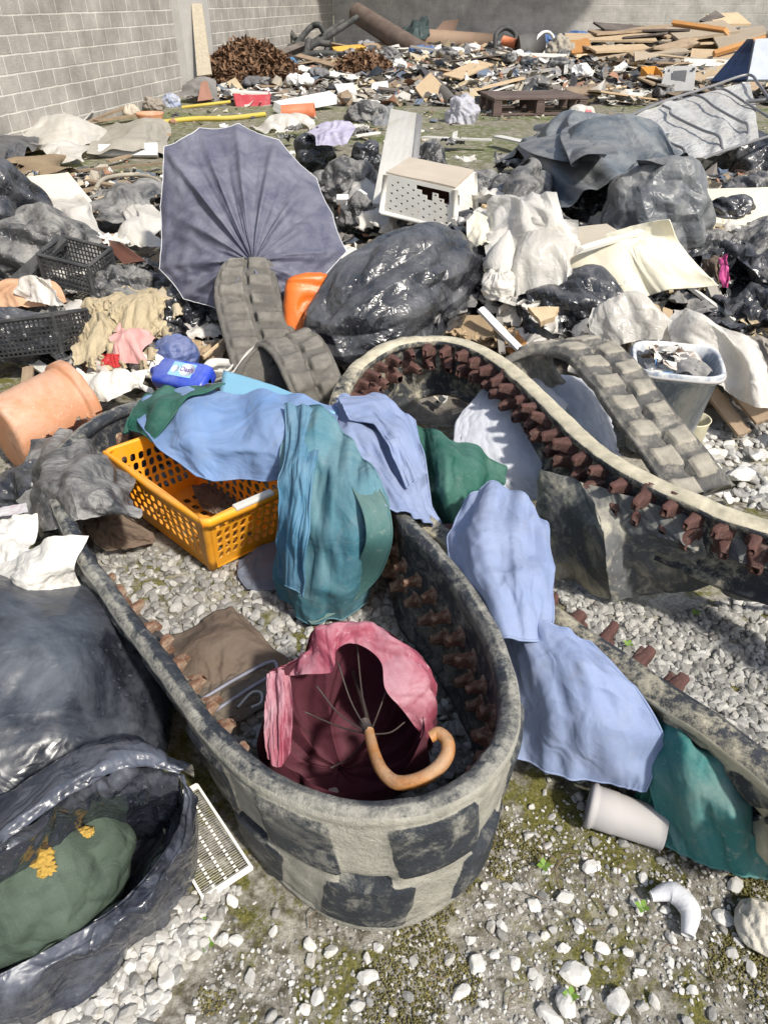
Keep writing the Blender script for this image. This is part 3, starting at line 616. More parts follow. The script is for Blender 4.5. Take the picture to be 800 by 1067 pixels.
# moss cushions
def moss_patch():
    g = region([(180, 1100), (250, 930), (400, 940), (520, 860), (540, 800), (640, 800), (850, 900), (850, 1100)], 26000, 9)
    q = np.column_stack([g[:, :2] * 4.2, 0 * g[:, 0]]); n = fbm(q, 3, 8); g = g[n > .2]; n = n[n > .2]
    rs = np.random.RandomState(4); m = len(g); s = rs.uniform(.0012, .0030, m); V, F = ico(1)
    W = V[None] * s[:, None, None] * np.array([1, 1, 1.3]) + g[:, None, :] + (np.array([0, 0, .006])[None] * (n[:, None]))[:, None, :]
    FF = (F[None] + (np.arange(m) * len(V))[:, None, None]).reshape(-1, 3)
    mm = M('moss', (.06, .058, .016), (.22, .19, .075), scale=16, rough=.95, attr='tint', bump=.5)
    tag(mk('moss', W.reshape(-1, 3), FF, mm, smooth=True, attrs={'tint': np.repeat(rs.uniform(.5, 1.4, m), len(V))}), 'olive green moss cushions in the grit', kind='stuff')
moss_patch()
# individual large stones: px, py, size m
big = [(498,1003,.020),(600,1012,.026),(592,1046,.027),(645,1042,.028),(556,938,.018),(590,932,.018),(618,902,.020),(662,936,.014),(694,945,.012),(755,954,.022),(766,921,.022),
       (784,1008,.015),(480,1030,.018),(383,1018,.018),(330,1040,.016),(604,962,.014),(700,1000,.010),(536,1000,.014),(628,985,.016),(575,1058,.018),(612,1032,.014),(560,1020,.016),
       (522,962,.013),(540,920,.011),(667,1010,.011),(722,1030,.012),(655,990,.012),(510,940,.010),(588,985,.013),(770,980,.012),(490,975,.012),(643,905,.011),(570,905,.010)]
for i, (a, b, s) in enumerate(big):
    c = P(a, b, .01); V, F = rock(20 + i, 3, 16, (1, .72, .45)); ang = rnd.random() * 3.1; M_ = np.array(Matrix.Rotation(ang, 3, 'Z'))
    V = V * s * 1.05 @ M_.T * (1 + .04 * fbm(V * 3, 3, i))[:, None] + np.array([c[0], c[1], float(gz(c[0], c[1])) + s * .25])
    o = mk('stone', V, F, stone_w, smooth=False, attrs={'tint': np.full(len(V), rnd.uniform(1.0, 1.45))})
    tag(o, 'whitish angular stone lying loose on the mossy ground', 'stone', 'pale stones scattered on the mossy ground')
# chunks of rubble by the bucket
for i, (a, b, s) in enumerate([(738,470,.05),(775,490,.05),(722,460,.035),(790,470,.03),(748,500,.03),(705,480,.03),(762,516,.022)]):
    c = P(a, b, .05); V, F = rock(70 + i, 4, 18, (1, .6, .5)); V = V * s * 1.2 * (1 + .05 * fbm(V * 3, 4, i))[:, None] @ np.array(Matrix.Rotation(rnd.random() * 3, 3, 'Z')).T + c + [0, 0, -.02]
    tag(mk('rubble_chunk', V, F, stone_w, smooth=False, attrs={'tint': np.full(len(V), 1.4)}), 'white chunk of broken plaster by the mortar bucket', 'rubble chunk', 'plaster chunks by the mortar bucket')

# ------------------------------------------------------------------ walls
th = R(10.5); dw = np.array([math.sin(th), math.cos(th), 0]); nw = np.array([math.cos(th), -math.sin(th), 0])
W0 = np.array([-4.7, 9.75, 0])
def wallmat(name, c1, c2, mort):
    m = bpy.data.materials.new(name); m.use_nodes = True; nt = m.node_tree; N = nt.nodes; L = nt.links; b = N['Principled BSDF']; uv = N.new('ShaderNodeUVMap')
    br = N.new('ShaderNodeTexBrick'); br.inputs['Scale'].default_value = 1; br.inputs['Brick Width'].default_value = .4; br.inputs['Row Height'].default_value = .2; br.inputs['Mortar Size'].default_value = .011
    br.inputs['Mortar Smooth'].default_value = .3; br.inputs['Bias'].default_value = -.1; br.offset = .5
    br.inputs['Color1'].default_value = (*c1, 1); br.inputs['Color2'].default_value = (*c2, 1); br.inputs['Mortar'].default_value = (*mort, 1)
    wv = N.new('ShaderNodeTexNoise'); wv.inputs['Scale'].default_value = 6; L.new(uv.outputs[0], wv.inputs[0])
    ad = N.new('ShaderNodeVectorMath'); ad.operation = 'MULTIPLY_ADD'; L.new(wv.outputs['Color'], ad.inputs[0]); ad.inputs[1].default_value = (.018, .018, 0); L.new(uv.outputs[0], ad.inputs[2]); L.new(ad.outputs[0], br.inputs[0])
    n = N.new('ShaderNodeTexNoise'); n.inputs['Scale'].default_value = 1.7; n.inputs['Detail'].default_value = 9; n.inputs['Roughness'].default_value = .7; L.new(uv.outputs[0], n.inputs[0])
    r = N.new('ShaderNodeMapRange'); r.inputs[1].default_value = .3; r.inputs[2].default_value = .7; r.inputs[3].default_value = .62; r.inputs[4].default_value = 1.25; L.new(n.outputs[0], r.inputs[0])
    mu = N.new('ShaderNodeMix'); mu.data_type = 'RGBA'; mu.blend_type = 'MULTIPLY'; mu.inputs[0].default_value = 1; L.new(br.outputs[0], mu.inputs[6]); L.new(r.outputs[0], mu.inputs[7])
    L.new(mu.outputs[2], b.inputs[0]); b.inputs['Roughness'].default_value = .95; b.inputs['Specular IOR Level'].default_value = .1
    bp = N.new('ShaderNodeBump'); bp.inputs['Distance'].default_value = .01; bp.inputs['Strength'].default_value = .8
    n2 = N.new('ShaderNodeTexNoise'); n2.inputs['Scale'].default_value = 45; n2.inputs['Detail'].default_value = 6; L.new(uv.outputs[0], n2.inputs[0])
    mm = N.new('ShaderNodeMath'); mm.operation = 'MULTIPLY_ADD'; L.new(n2.outputs[0], mm.inputs[0]); mm.inputs[1].default_value = .5; L.new(br.outputs['Fac'], mm.inputs[2])
    iv = N.new('ShaderNodeMath'); iv.operation = 'SUBTRACT'; L.new(n2.outputs[0], iv.inputs[0]); L.new(br.outputs['Fac'], iv.inputs[1]); L.new(iv.outputs[0], bp.inputs['Height'])
    L.new(bp.outputs[0], b.inputs['Normal']); return m
block = wallmat('concrete_blocks', (.37, .35, .32), (.32, .30, .275), (.58, .56, .51))
def wall(name, p, d, n, length, h, th_, mat, label, uoff=0, z0=-.3):
    V, F = [], []; p = np.array(p, float)
    for a, b, c in ((0,0,0),(1,0,0),(1,1,0),(0,1,0),(0,0,1),(1,0,1),(1,1,1),(0,1,1)):
        V.append(p + d * a * length - n * b * th_ + np.array([0, 0, z0 + c * h]))
    uv = [(a * length + uoff, c * h + z0 + .06) for a, b, c in ((0,0,0),(1,0,0),(1,1,0),(0,1,0),(0,0,1),(1,0,1),(1,1,1),(0,1,1))]
    F = [(0, 1, 5, 4), (1, 2, 6, 5), (2, 3, 7, 6), (3, 0, 4, 7), (4, 5, 6, 7)]
    return tag(mk(name, V, F, mat, smooth=False, uv=uv), label, 'wall')
wall('block_wall', W0 - dw * 14, dw, nw, 14 + 5.5, 5.3, .2, block, 'grey concrete block wall on the left with pale mortar joints', .13)
colm = M('column_concrete', (.46, .45, .43), (.38, .37, .35), scale=3, rough=.9, stain=(.55, .53, .5), stain_amt=.4)
cc = W0 + dw * 5.5
wall('concrete_column', cc + nw * .14, dw, nw, 1.35, 5.3, .34, colm, 'smooth grey concrete column between two stretches of block wall')
wall('block_wall', W0 + dw * 6.85 - nw * .03, dw, nw, 17.3 - 6.85, 5.3, .2, block, 'darker stretch of block wall beyond the column', .31)
corner = W0 + dw * 17.3
bw = np.array([math.cos(th), -math.sin(th), 0]); bn = -dw
block_pale = wallmat('pale_concrete_blocks', (.48, .46, .43), (.44, .42, .39), (.56, .54, .50))
wall('back_wall', corner, bw, bn, 34, 5.3, .2, block_pale, 'long grey block wall behind the far heap', .2)
tag(bpy.data.objects['back_wall'], kind='structure')
# unseen canopy slab, added to throw shade on the wall corner
V, F = box_vf(corner + bw * 5.0 - dw * 1.9 + np.array([0, 0, 4.9]), bw, dw, (0, 0, 1), 10.4, 3.7, .16)
tag(mk('shade_canopy', V, F, colm, smooth=False), 'unseen flat canopy added to shade the wall corner', 'roof')
# ------------------------------------------------------------------ rubber excavator tracks
def lug_h(s, v, p):
    def blk(s, v, v0, v1, off, ln=.62):
        f = ((s / p + off) % 1.0); e = .07
        a = sstep(0, e, f) * (1 - sstep(ln, ln + e, f)); b = sstep(v0, v0 + .04, v) * (1 - sstep(v1 - .04, v1, v)); return a * b
    skew = .10 * np.abs(v - .5)
    return np.maximum(blk(s + skew * p * 2, v, .03, .475, 0), blk(s + skew * p * 2, v, .525, .97, .5))
def track(name, label, top_, bot_, closed, mat, out=1, th_=.022, lug=.018, pitch=.12, tooth_mat=None, tooth_step=.06, tooth=(.03, .035, .045), n=None, m=26, skip=(0, 0), world=False, seed=0, rim=.012, two=True, tv=(.38, .62), lugs=True, inner_dust=.12, rim_dust=.75, inv=False):
    Tp = np.array([q if world else P(*q) for q in top_], float); Bt = np.array([q if world else P(*q) for q in bot_], float)
    t = cr(Tp, 600, closed); b = cr(Bt, 600, closed); mid = (t + b) / 2
    seg = np.linalg.norm(np.diff(np.vstack([mid, mid[:1]]) if closed else mid, axis=0), axis=1); s = np.concatenate([[0], np.cumsum(seg)]); Ln = s[-1]
    n = n or int(Ln / .011); ss = np.linspace(0, Ln, n, endpoint=not closed); base = np.vstack([t, t[:1]]) if closed else t; bb = np.vstack([b, b[:1]]) if closed else b
    t = np.stack([np.interp(ss, s, base[:, k]) for k in range(3)], 1); b = np.stack([np.interp(ss, s, bb[:, k]) for k in range(3)], 1)
    if closed: pitch = Ln / round(Ln / pitch); T = np.roll((t + b), -1, 0) - np.roll((t + b), 1, 0)
    else: T = np.gradient(t + b, axis=0)
    T /= np.linalg.norm(T, axis=1)[:, None]; ac = b - t; Nn = np.cross(T, ac); Nn /= np.linalg.norm(Nn, axis=1)[:, None]; Nn *= out
    org = np.array([t[:, 0].mean(), t[:, 1].mean(), min(t[:, 2].min(), b[:, 2].min())])
    root = thing(name, label, 'rubber track', org, 'worn rubber excavator tracks')
    vi = np.array([1, .97, .94, .915, .89, .7, .5, .3, .115, .09, .065, .03, 0.]); rsn = np.random.RandomState(seed + 50); notch = np.convolve((rsn.rand(n) < .07).astype(float), [.5, 1, .5], 'same').clip(0, 1) * .0035; vo = np.linspace(0, 1, m); G = []; att = []
    for k, v in enumerate(vi):
        h = np.full(n, min(.014, th_ * .35) * float(sstep(.06, .10, np.array(min(v, 1 - v))))); G.append((t + ac * v + Nn * h[:, None])); att.append(np.full(n, inner_dust))
    # rounded rim at v=0, outer face, rounded rim at v=1
    def edge(v, hs):
        for vv, hh in hs:
            G.append(t + ac * (v + vv) * 1.0 + Nn * (hh - (notch * .0))[:, None] + (ac / np.linalg.norm(ac, axis=1)[:, None]) * (notch * (1 if v < .5 else -1))[:, None]); att.append(np.array([rim_dust(k_ / n) for k_ in range(n)]) if callable(rim_dust) else np.full(n, rim_dust * (1 - .9 * max(0, 1 - hh / (th_ * .45))) ))
    edge(0, [(-.03, th_ * .12), (-.045, th_ * .5), (-.03, th_ * .88)])
    wob = np.stack([ss * 6, 0 * ss, 0 * ss], -1)
    for v in vo:
        lh = lug_h(ss, np.full(n, v), pitch) if lugs else np.zeros(n)
        wear = np.clip(.8 + .5 * pn(np.stack([ss * 7, 0 * ss + v * 3, 0 * ss + seed], -1), 2), .35, 1.1)
        grv = .006 * math.exp(-((v - .045) / .014) ** 2) + .006 * math.exp(-((v - .955) / .014) ** 2)
        pk = np.exp(-((v - .5) / .04) ** 4) * sstep(.60, .66, (ss / pitch) % 1) * (1 - sstep(.92, .98, (ss / pitch) % 1))
        h = th_ + lug * lh * wear - .030 * pk - grv; G.append(t + ac * v + Nn * h[:, None]); att.append((lh * wear * .8 - pk) if inv else np.clip(1 - lh * 1.0, 0, 1) * .95 - pk * 3)
    edge(1, [(.03, th_ * .88), (.045, th_ * .5), (.03, th_ * .12)])
    G = np.stack(G, 1); G = G + Nn[:, None, :] * (.0035 * fbm(G * 9, 4, seed))[..., None] + (ac / np.linalg.norm(ac, axis=1)[:, None])[:, None, :] * (.005 * fbm(G * 5, 3, seed + 4))[..., None]
    att = np.stack(att, 1); F = gridfaces(n, G.shape[1], closed, True); k = G.shape[1]
    F = [tuple(f) for f in F]
    if not closed: F += [tuple(range(k))[::-1], tuple((n - 1) * k + i for i in range(k))]
    mk('belt', G.reshape(-1, 3), F, mat, root, attrs={'lug': att.reshape(-1)})
    if tooth_mat:
        cnt = int((Ln - skip[0] - skip[1]) / tooth_step); cnt = min(cnt, 50); first = {}
        for i in range(cnt):
            s0 = skip[0] + (i + .5) * tooth_step; j = min(int(s0 / Ln * n), n - 1)
            for side in (0, 1) if two else (i % 2,):
                v = tv[side]; key = (side, i % 3)
                c = t[j] + ac[j] * (v + rnd.uniform(-.015, .015)) + Nn[j] * min(.012, th_ * .3); a = ac[j] / np.linalg.norm(ac[j])
                if key not in first:
                    wx, wy, wz = tooth; L_ = []; rs = np.random.RandomState(i * 2 + side)
                    for q_, sc in ((-.15, 1.6), (.03, 1.5), (.14, 1.08), (.3, .96), (.62, .80), (.88, .70), (.97, .60), (1.0, .42)):
                        L_.append(sq_ring((rs.normal(0, .001), (side - .5) * .01 * q_, q_ * wz), (1, 0, 0), (0, 1, 0), wx / 2 * sc * (1.15 if side else .9), wy / 2 * sc, 5, 20))
                    V, F2 = loft(L_); V = V + (.0028 * fbm(V * 45, 4, i))[:, None] * np.array([1, 1, .6]); V[:, 0] += (.25 if side else -.1) * V[:, 2]
                    me_o = mk('tooth', V, F2, tooth_mat, origin=(0, 0, 0)); first[key] = me_o.data; o = me_o
                else:
                    o = bpy.data.objects.new('tooth', first[key]); col.objects.link(o)
                z_ = -Nn[j]; mt = Matrix(((T[j][0], a[0], z_[0]), (T[j][1], a[1], z_[1]), (T[j][2], a[2], z_[2]))).to_4x4()
                sc_ = rnd.uniform(.8, 1.12); mt = mt @ Matrix.Rotation(rnd.uniform(-.2, .2), 4, 'X') @ Matrix.Rotation(rnd.uniform(-.18, .18), 4, 'Y') @ Matrix.Diagonal((sc_, sc_ * rnd.uniform(.85, 1.1), rnd.uniform(.72, 1.15), 1))
                mt.translation = Vector((c - org).tolist()); o.parent = root; o.matrix_local = mt
    return root

# the nearest loop, standing on edge: rim places (px, py, z) from behind the bag, down the left, round the front, up the right, across under the cloth
T1 = [(85,556,.36),(115,603,.36),(150,650,.36),(190,702,.37),(232,757,.38),(285,803,.39),(345,829,.395),(405,835,.395),(458,822,.395),(500,790,.395),(519,742,.39),(511,688,.385),(484,630,.38),(449,582,.375),(415,546,.37),(395,505,.33),(330,440,.27),(240,405,.25),(165,418,.27),(105,440,.31),(62,485,.34)]
B1b = []
for (a, b, z) in T1: p = P(a, b, z); B1b.append(p)
B1b = np.array(B1b); ctr1 = np.array([-.25, 1.3, 0]); 
# lean: the left limb leans outward (its foot further in), the front stands nearly upright
lean = [.10,.12,.12,.11,.07,.04,.01,.0,.01,.02,.03,.0,.0,.0,.0,.0,.0,.0,.0,.02,.06]
T1w = B1b.copy(); Bot = B1b.copy()
for i in range(len(T1)):
    d = ctr1 - Bot[i]; d[2] = 0; d /= np.linalg.norm(d); Bot[i] = Bot[i] + d * lean[i]; Bot[i][2] = max(.0, T1w[i][2] - .375) if i < 16 else T1w[i][2] - .30
    if 15 <= i <= 19: Bot[i][2] = max(Bot[i][2], 0.0)
track('rubber_track', 'grey dusted rubber track standing in a loop around a red umbrella', T1w, Bot, True, rubber_blue, out=-1, th_=.043, lug=.012, pitch=.225, tooth_mat=rust, tooth_step=.078, tooth=(.026, .036, .042), world=True, seed=1, m=40, tv=(.36, .56), rim_dust=.5)

# the big cream-rimmed loop on the right
T2 = [(930,900,.34),(880,850,.34),(800,785,.33),(740,738,.33),(680,700,.32),(620,660,.31),(575,628,.30),(520,590,.30),(460,545,.30),(400,500,.31),(368,455,.34),(362,418,.37),(382,382,.39),(418,361,.40),(462,357,.41),(505,373,.42),(545,405,.42),(590,450,.42),(640,490,.42),(700,521,.42),(760,545,.42),(840,568,.42),(930,600,.42),(1060,700,.4),(1080,840,.36)]
T2w = np.array([P(*q) for q in T2]); B2w = T2w.copy(); c2 = P(700, 610, .2)
lean2 = [.20,.20,.20,.20,.20,.18,.10,0,0,0,0,0,.0,.0,.0,-.01,-.03,-.04,-.04,-.04,-.04,-.03,0,0,0]
for i in range(len(T2)):
    d = c2 - B2w[i]; d[2] = 0; d /= np.linalg.norm(d); B2w[i] += d * lean2[i]; B2w[i][2] = max(.01, T2w[i][2] - (.22 if i > 13 else .27))
track('rubber_track', 'long rubber track with cream dusted rim curving over a foam sheet', T2w, B2w, True, rubber_cream, out=1, th_=.062, lug=.014, pitch=.16, tooth_mat=rust_dark, tooth_step=.080, skip=(.4, .3), tooth=(.036, .05, .06), world=True, seed=2, tv=(.15, .38), rim_dust=lambda f: .45 if f < .40 or f > .9 else 1.1)

# the third track: tread face up, running down to the cream rim
T3 = [(560,440,.12),(520,425,.25),(518,392,.36),(545,372,.42),(585,375,.44),(612,402,.42),(640,440,.38),(672,484,.33),(700,528,.27)]
B3 = [(640,420,.15),(590,400,.28),(575,372,.38),(600,362,.43),(638,366,.45),(668,392,.43),(695,430,.40),(728,470,.35),(760,512,.29)]
track('rubber_track', 'dusty rubber track with blocky tread beside the mortar bucket', T3, B3, False, M('pale_dusted_rubber', (.06, .06, .06), (.13, .125, .115), scale=7, rough=.75, dust=(.36, .33, .27), dust_amt=.6, attr='lug', bump=.7, bscale=60), out=1, th_=.03, lug=.02, pitch=.12, seed=3, inv=True, rim_dust=.3)
# the fourth: a narrow curled track in front of the blue umbrella
T4 = [(262,420,.10),(246,385,.18),(234,345,.28),(226,305,.40),(232,281,.47),(246,274,.49),(262,290,.46)]
B4 = [(345,420,.08),(322,385,.18),(304,345,.28),(290,305,.40),(284,280,.47),(276,270,.50),(290,285,.46)]
track('rubber_track', 'upright curled rubber track in front of the blue umbrella', T4, B4, False, rubber_brown, out=-1, th_=.022, lug=.02, pitch=.10, seed=4, m=40, inv=True, rim_dust=.1)
T5 = [(285,440,.10),(262,412,.20),(254,385,.27),(262,366,.31),(285,362,.33),(312,385,.28),(330,425,.18),(340,470,.02)]
T5 = [(250,430,.08),(246,395,.22),(258,372,.30),(272,362,.33),(286,375,.31),(300,402,.25),(312,440,.12),(318,470,.03)]
B5 = [(330,410,.12),(318,378,.25),(316,360,.31),(325,351,.335),(338,362,.31),(350,388,.25),(358,420,.12),(362,450,.03)]
track('rubber_track', 'short curled end of rubber track beside the orange jerry can', T5, B5, False, rubber_brown, out=1, th_=.022, lug=.02, pitch=.10, seed=5, m=40, inv=True, rim_dust=.1)
# ------------------------------------------------------------------ panels with openings
def hole_panel(c, nu, nv, cell=lambda i, j: 'slot', inner=None, bulge=0, nrm=None):
    """c: corners a(0,0) b(1,0) c(1,1) d(0,1); returns V, F. inner: polygon in cell coordinates."""
    a, b, cc, d = (np.array(q, float) for q in c); V, F = [], []; nn = np.cross(b - a, d - a); nn /= np.linalg.norm(nn)
    def pt(u, v): return a * (1 - u) * (1 - v) + b * u * (1 - v) + cc * u * v + d * (1 - u) * v + nn * bulge * (math.sin(math.pi * u))
    k = len(inner); outer = []
    for x, y in inner:      # the matching places on the cell's border
        dx, dy = x - .5, y - .5; s = .5 / max(abs(dx), abs(dy)); outer.append((.5 + dx * s, .5 + dy * s))
    for i in range(nu):
        for j in range(nv):
            o = len(V); kind = cell(i, j)
            if not kind:
                for x, y in ((0, 0), (1, 0), (1, 1), (0, 1)): V.append(pt((i + x) / nu, (j + y) / nv))
                F.append((o, o + 1, o + 2, o + 3)); continue
            if kind == 'gone': continue
            fl = -1 if kind == 'flip' else 1
            pin = [((.5 + (x - .5) * fl), y) for x, y in inner]; pout = [((.5 + (x - .5) * fl), y) for x, y in outer]
            corners = [(0, 0), (1, 0), (1, 1), (0, 1)]
            for q in pout: V.append(pt((i + q[0]) / nu, (j + q[1]) / nv))
            for q in pin: V.append(pt((i + q[0]) / nu, (j + q[1]) / nv))
            for e in range(k):
                p, q = pout[e], pout[(e + 1) % k]; f = [o + e, o + (e + 1) % k, o + k + (e + 1) % k, o + k + e]
                for cx, cy in corners:      # keep the cell's corner when the border turns there
                    onp = (abs(p[0] - cx) < 1e-6) or (abs(p[1] - cy) < 1e-6); onq = (abs(q[0] - cx) < 1e-6) or (abs(q[1] - cy) < 1e-6)
                    if onp and onq and not (abs(p[0] - q[0]) < 1e-6 or abs(p[1] - q[1]) < 1e-6):
                        V.append(pt((i + cx) / nu, (j + cy) / nv)); f = [o + e, len(V) - 1] + f[1:]
                F.append(tuple(f))
    return V, F
def bx(i=.5): return i
def rect_in(x0, y0, x1, y1, sl=0, r=.0):
    if r <= 0: return [(x0 - sl, y0), (x1 - sl, y0), (x1 + sl, y1), (x0 + sl, y1)]
    out = []
    for cx, cy, a0 in ((x1 - r, y0 + r, -90), (x1 - r, y1 - r, 0), (x0 + r, y1 - r, 90), (x0 + r, y0 + r, 180)):
        for q in (0, 45, 90):
            x, y = cx + r * math.cos(R(a0 + q)), cy + r * math.sin(R(a0 + q)); out.append((x + sl * (y - .5) * 2, y))
    return out
circle_in = [(.5 + .24 * math.cos(R(a)), .5 + .24 * math.sin(R(a))) for a in range(0, 360, 45)]

# ------------------------------------------------------------------ orange laundry basket
def orange_basket():
    rim = [P(110, 470, .275), P(212, 543, .272), P(303, 504, .27)]; rim.append(rim[0] + rim[2] - rim[1])
    bot = [P(146, 527, .0), P(221, 594, .012), P(287, 566, .012)]; bot[0] = bot[1] + (rim[0] - rim[1]) * .86; bot[0][2] = .012; bot[2] = bot[1] + (rim[2] - rim[1]) * .84; bot[2][2] = .012; bot.append(bot[0] + bot[2] - bot[1])
    ctr = sum(rim) / 4
    t = thing('laundry_basket', 'orange plastic laundry basket with slotted sides under the blue fabric', 'basket', (ctr[0], ctr[1], 0))
    sl = rect_in(.19, .09, .81, .91, .13, .22)
    for i in range(4):
        a, b, c, d = bot[i], bot[(i + 1) % 4], rim[(i + 1) % 4], rim[i]
        long_ = i % 2 == 0; n = 13 if long_ else 10
        def pick(i_, j): return '' if (i_ in (0, n - 1) or j in (0, 6)) else ('slot' if (j in (1, 2, 3, 4, 5) and (i_ < n / 2)) else 'flip')
        V, F = hole_panel((a, b, c, d), n, 7, pick, sl, bulge=-.006)
        solid(mk('side_panel', V, F, orange_pl, t, smooth=False), .0035)
    # corners are rounded by a loft strip, and the rim is a rolled lip
    lip = []
    for i in range(4):
        p, q, r_ = rim[i - 1], rim[i], rim[(i + 1) % 4]; u = (p - q) / np.linalg.norm(p - q); v = (r_ - q) / np.linalg.norm(r_ - q)
        for s in (.05, .022): lip.append(q + u * s)
        lip.append(q + (u + v) * .008)
        for s in (.022, .05): lip.append(q + v * s)
    lip = cr(np.array(lip), 160, True); out = lip - ctr; out[:, 2] = 0; out /= np.linalg.norm(out, axis=1)[:, None]; z = np.array([0, 0, 1.])
    L = []
    for h, o in ((-.028, .012), (-.008, .016), (.002, .013), (.005, .004), (.001, -.004), (-.01, -.004), (-.012, .004), (-.028, .008)): L.append(lip + out * o + z * h)
    V = np.stack(L, 1); mk('rim', V.reshape(-1, 3), gridfaces(160, 8, True, True), orange_pl, t)
    for i in range(4):   # corner posts
        b_, r_ = bot[i], rim[i]; u = (rim[i - 1] - rim[i]) / np.linalg.norm(rim[i - 1] - rim[i]); v = (rim[(i + 1) % 4] - rim[i]) / np.linalg.norm(rim[(i + 1) % 4] - rim[i])
        rows = []
        for f in np.linspace(0, 1, 6):
            q = b_ * (1 - f) + r_ * f; rows.append([q + u * .02 - (u + v) * .002, q + u * .008 - (u+v) * .004, q + v * .008 - (u+v) * .004, q + v * .02 - (u + v) * .002])
        solid(mk('corner_post', np.array(rows).reshape(-1, 3), gridfaces(6, 4), orange_pl, t), .004)
    V, F = hole_panel(bot, 9, 7, lambda i, j: 'slot' if 0 < i < 8 and 0 < j < 6 else '', rect_in(.2, .2, .8, .8, 0, .15))
    solid(mk('bottom_panel', V, F, orange_pl, t, smooth=False), .004)
    m0 = rim[1] * .52 + rim[2] * .48 + np.array([0, 0, .004]); dd = (rim[2] - rim[1]) / np.linalg.norm(rim[2] - rim[1]); oo = np.cross(dd, z)
    V, F = box_vf(m0 + dd * .02 + oo * .006, dd, oo, z, .135, .026, .014); bevel(mk('handle_grip', V, F, white_pl, t, smooth=False), .004)
orange_basket()
patch('cardboard_scrap', [[(200,508,.05),(235,505,.05),(262,515,.04)],[(205,520,.05),(232,524,.06),(258,528,.04)],[(212,532,.04),(232,538,.04),(250,536,.04)]], browncard, amp=.01)
tag(bpy.data.objects['cardboard_scrap'], 'brown cardboard lying in the bottom of the orange basket', 'cardboard')

# ------------------------------------------------------------------ fabrics
def cloth(name, label, grids, group=None):
    root = None
    for k, (nm, mat, g, kw) in enumerate(grids):
        a = np.array(P(*g[0][0]))
        if root is None: root = thing(name, label, 'fabric', (a[0], a[1], 0), group)
        hem = patch(nm, g, mat, root, hem=.0022, **{**dict(nu=130, nv=130, amp=.02, fu=2.5, fv=3, seed=k * 3 + 1, fine=.0005, oct=2, soft=True, sol=.0018, bk=(1.01, 1.05, .045), fk=3, lin=10), **kw})
    return root
cloth('parasol_canopy', 'light blue and teal parasol canopy draped over the orange basket', [
 ('canopy_panel', blue_cloth, [[(143,424,.30),(185,408,.38),(240,410,.41),(300,414,.43),(352,424,.44)],[(146,440,.31),(190,425,.40),(245,433,.41),(300,440,.44),(350,446,.44)],[(165,466,.32),(200,462,.37),(245,468,.38),(295,472,.40),(335,480,.40)],[(205,495,.29),(222,501,.28),(250,499,.29),(296,499,.31),(322,500,.33)]], dict(seed=4, fk=3.6)),
 ('green_valance', green_cloth, [[(150,416,.32),(162,408,.36),(200,402,.41),(235,404,.43)],[(138,432,.31),(146,424,.34),(168,420,.40),(195,414,.43)],[(130,452,.26),(136,448,.27),(150,452,.31),(158,460,.32)]], dict(nu=50, nv=50, amp=.012, fu=2, fv=2, bk=(1.01, 1.04, .03, (12, 24, 48)))),
 ('canopy_panel', teal_cloth, [[(298,428,.44),(322,425,.47),(350,440,.47),(378,478,.44),(404,520,.415)],[(296,465,.42),(318,466,.45),(345,490,.44),(372,520,.42),(405,536,.40)],[(292,530,.31),(312,535,.36),(338,548,.35),(368,562,.34),(400,560,.32)],[(288,590,.13),(308,603,.17),(336,615,.18),(362,612,.18),(390,598,.16)],[(295,622,.03),(312,640,.04),(335,648,.04),(358,640,.04),(384,622,.05)]], dict(seed=3, bk=(1.005, 1.09, .07), fk=2.2)),
 ('fold_strip', peri_cloth, [[(350,414,.462),(358,424,.478),(364,436,.465)],[(386,414,.462),(390,428,.480),(390,442,.466)],[(420,440,.445),(414,454,.465),(406,466,.452)],[(444,492,.392),(434,500,.415),(424,508,.402)]], dict(seed=43, bk=(1.01, 1.03, .012), fk=1.5, nu=90, nv=50)),
 ('canopy_panel', peri_cloth, [[(334,432,.42),(356,414,.44),(390,412,.45),(432,436,.42)],[(342,452,.42),(374,450,.44),(410,452,.44),(441,480,.38)],[(365,492,.39),(395,488,.40),(425,505,.38),(446,528,.31)],[(402,526,.42),(425,536,.39),(442,545,.34),(458,556,.25)]], dict(seed=8, bk=(1.01, 1.08, .045), fk=3.2)),
 ('fold_strip', M('blue_teal_fabric', (.045, .15, .24), (.08, .20, .31), scale=3, rough=.72, dust=(.34, .42, .45), dust_amt=.3, wr=.9, wscale=3.5, bump=.12, bscale=260, bdist=.0045), [[(299,424,.465),(318,426,.482),(338,436,.475)],[(297,480,.438),(312,482,.456),(327,492,.447)],[(293,540,.335),(308,546,.362),(323,560,.352)],[(290,600,.135),(304,612,.172),(316,622,.160)]], dict(seed=41, bk=(1.005, 1.10, .025), fk=1.6)),
 ('hem_band', M('hem_green', (.04, .115, .11), (.06, .145, .14), rough=.75, dust=(.34, .38, .35), dust_amt=.4), [[(388,500,.442),(405,524,.425),(410,562,.36),(396,602,.18),(360,634,.07),(325,650,.05)],[(366,506,.440),(380,534,.425),(384,566,.36),(368,596,.21),(345,618,.12),(312,636,.06)]], dict(nu=80, nv=40, bk=None, amp=.0012, fu=1, fv=1)),
 ('hem_flap', navy_cloth, [[(250,585,.02),(270,570,.03),(300,560,.05)],[(248,600,.015),(270,595,.02),(300,590,.04)],[(258,613,.012),(275,615,.012),(300,612,.02)]], dict(nu=40, nv=40, amp=.006, bk=None)),
])
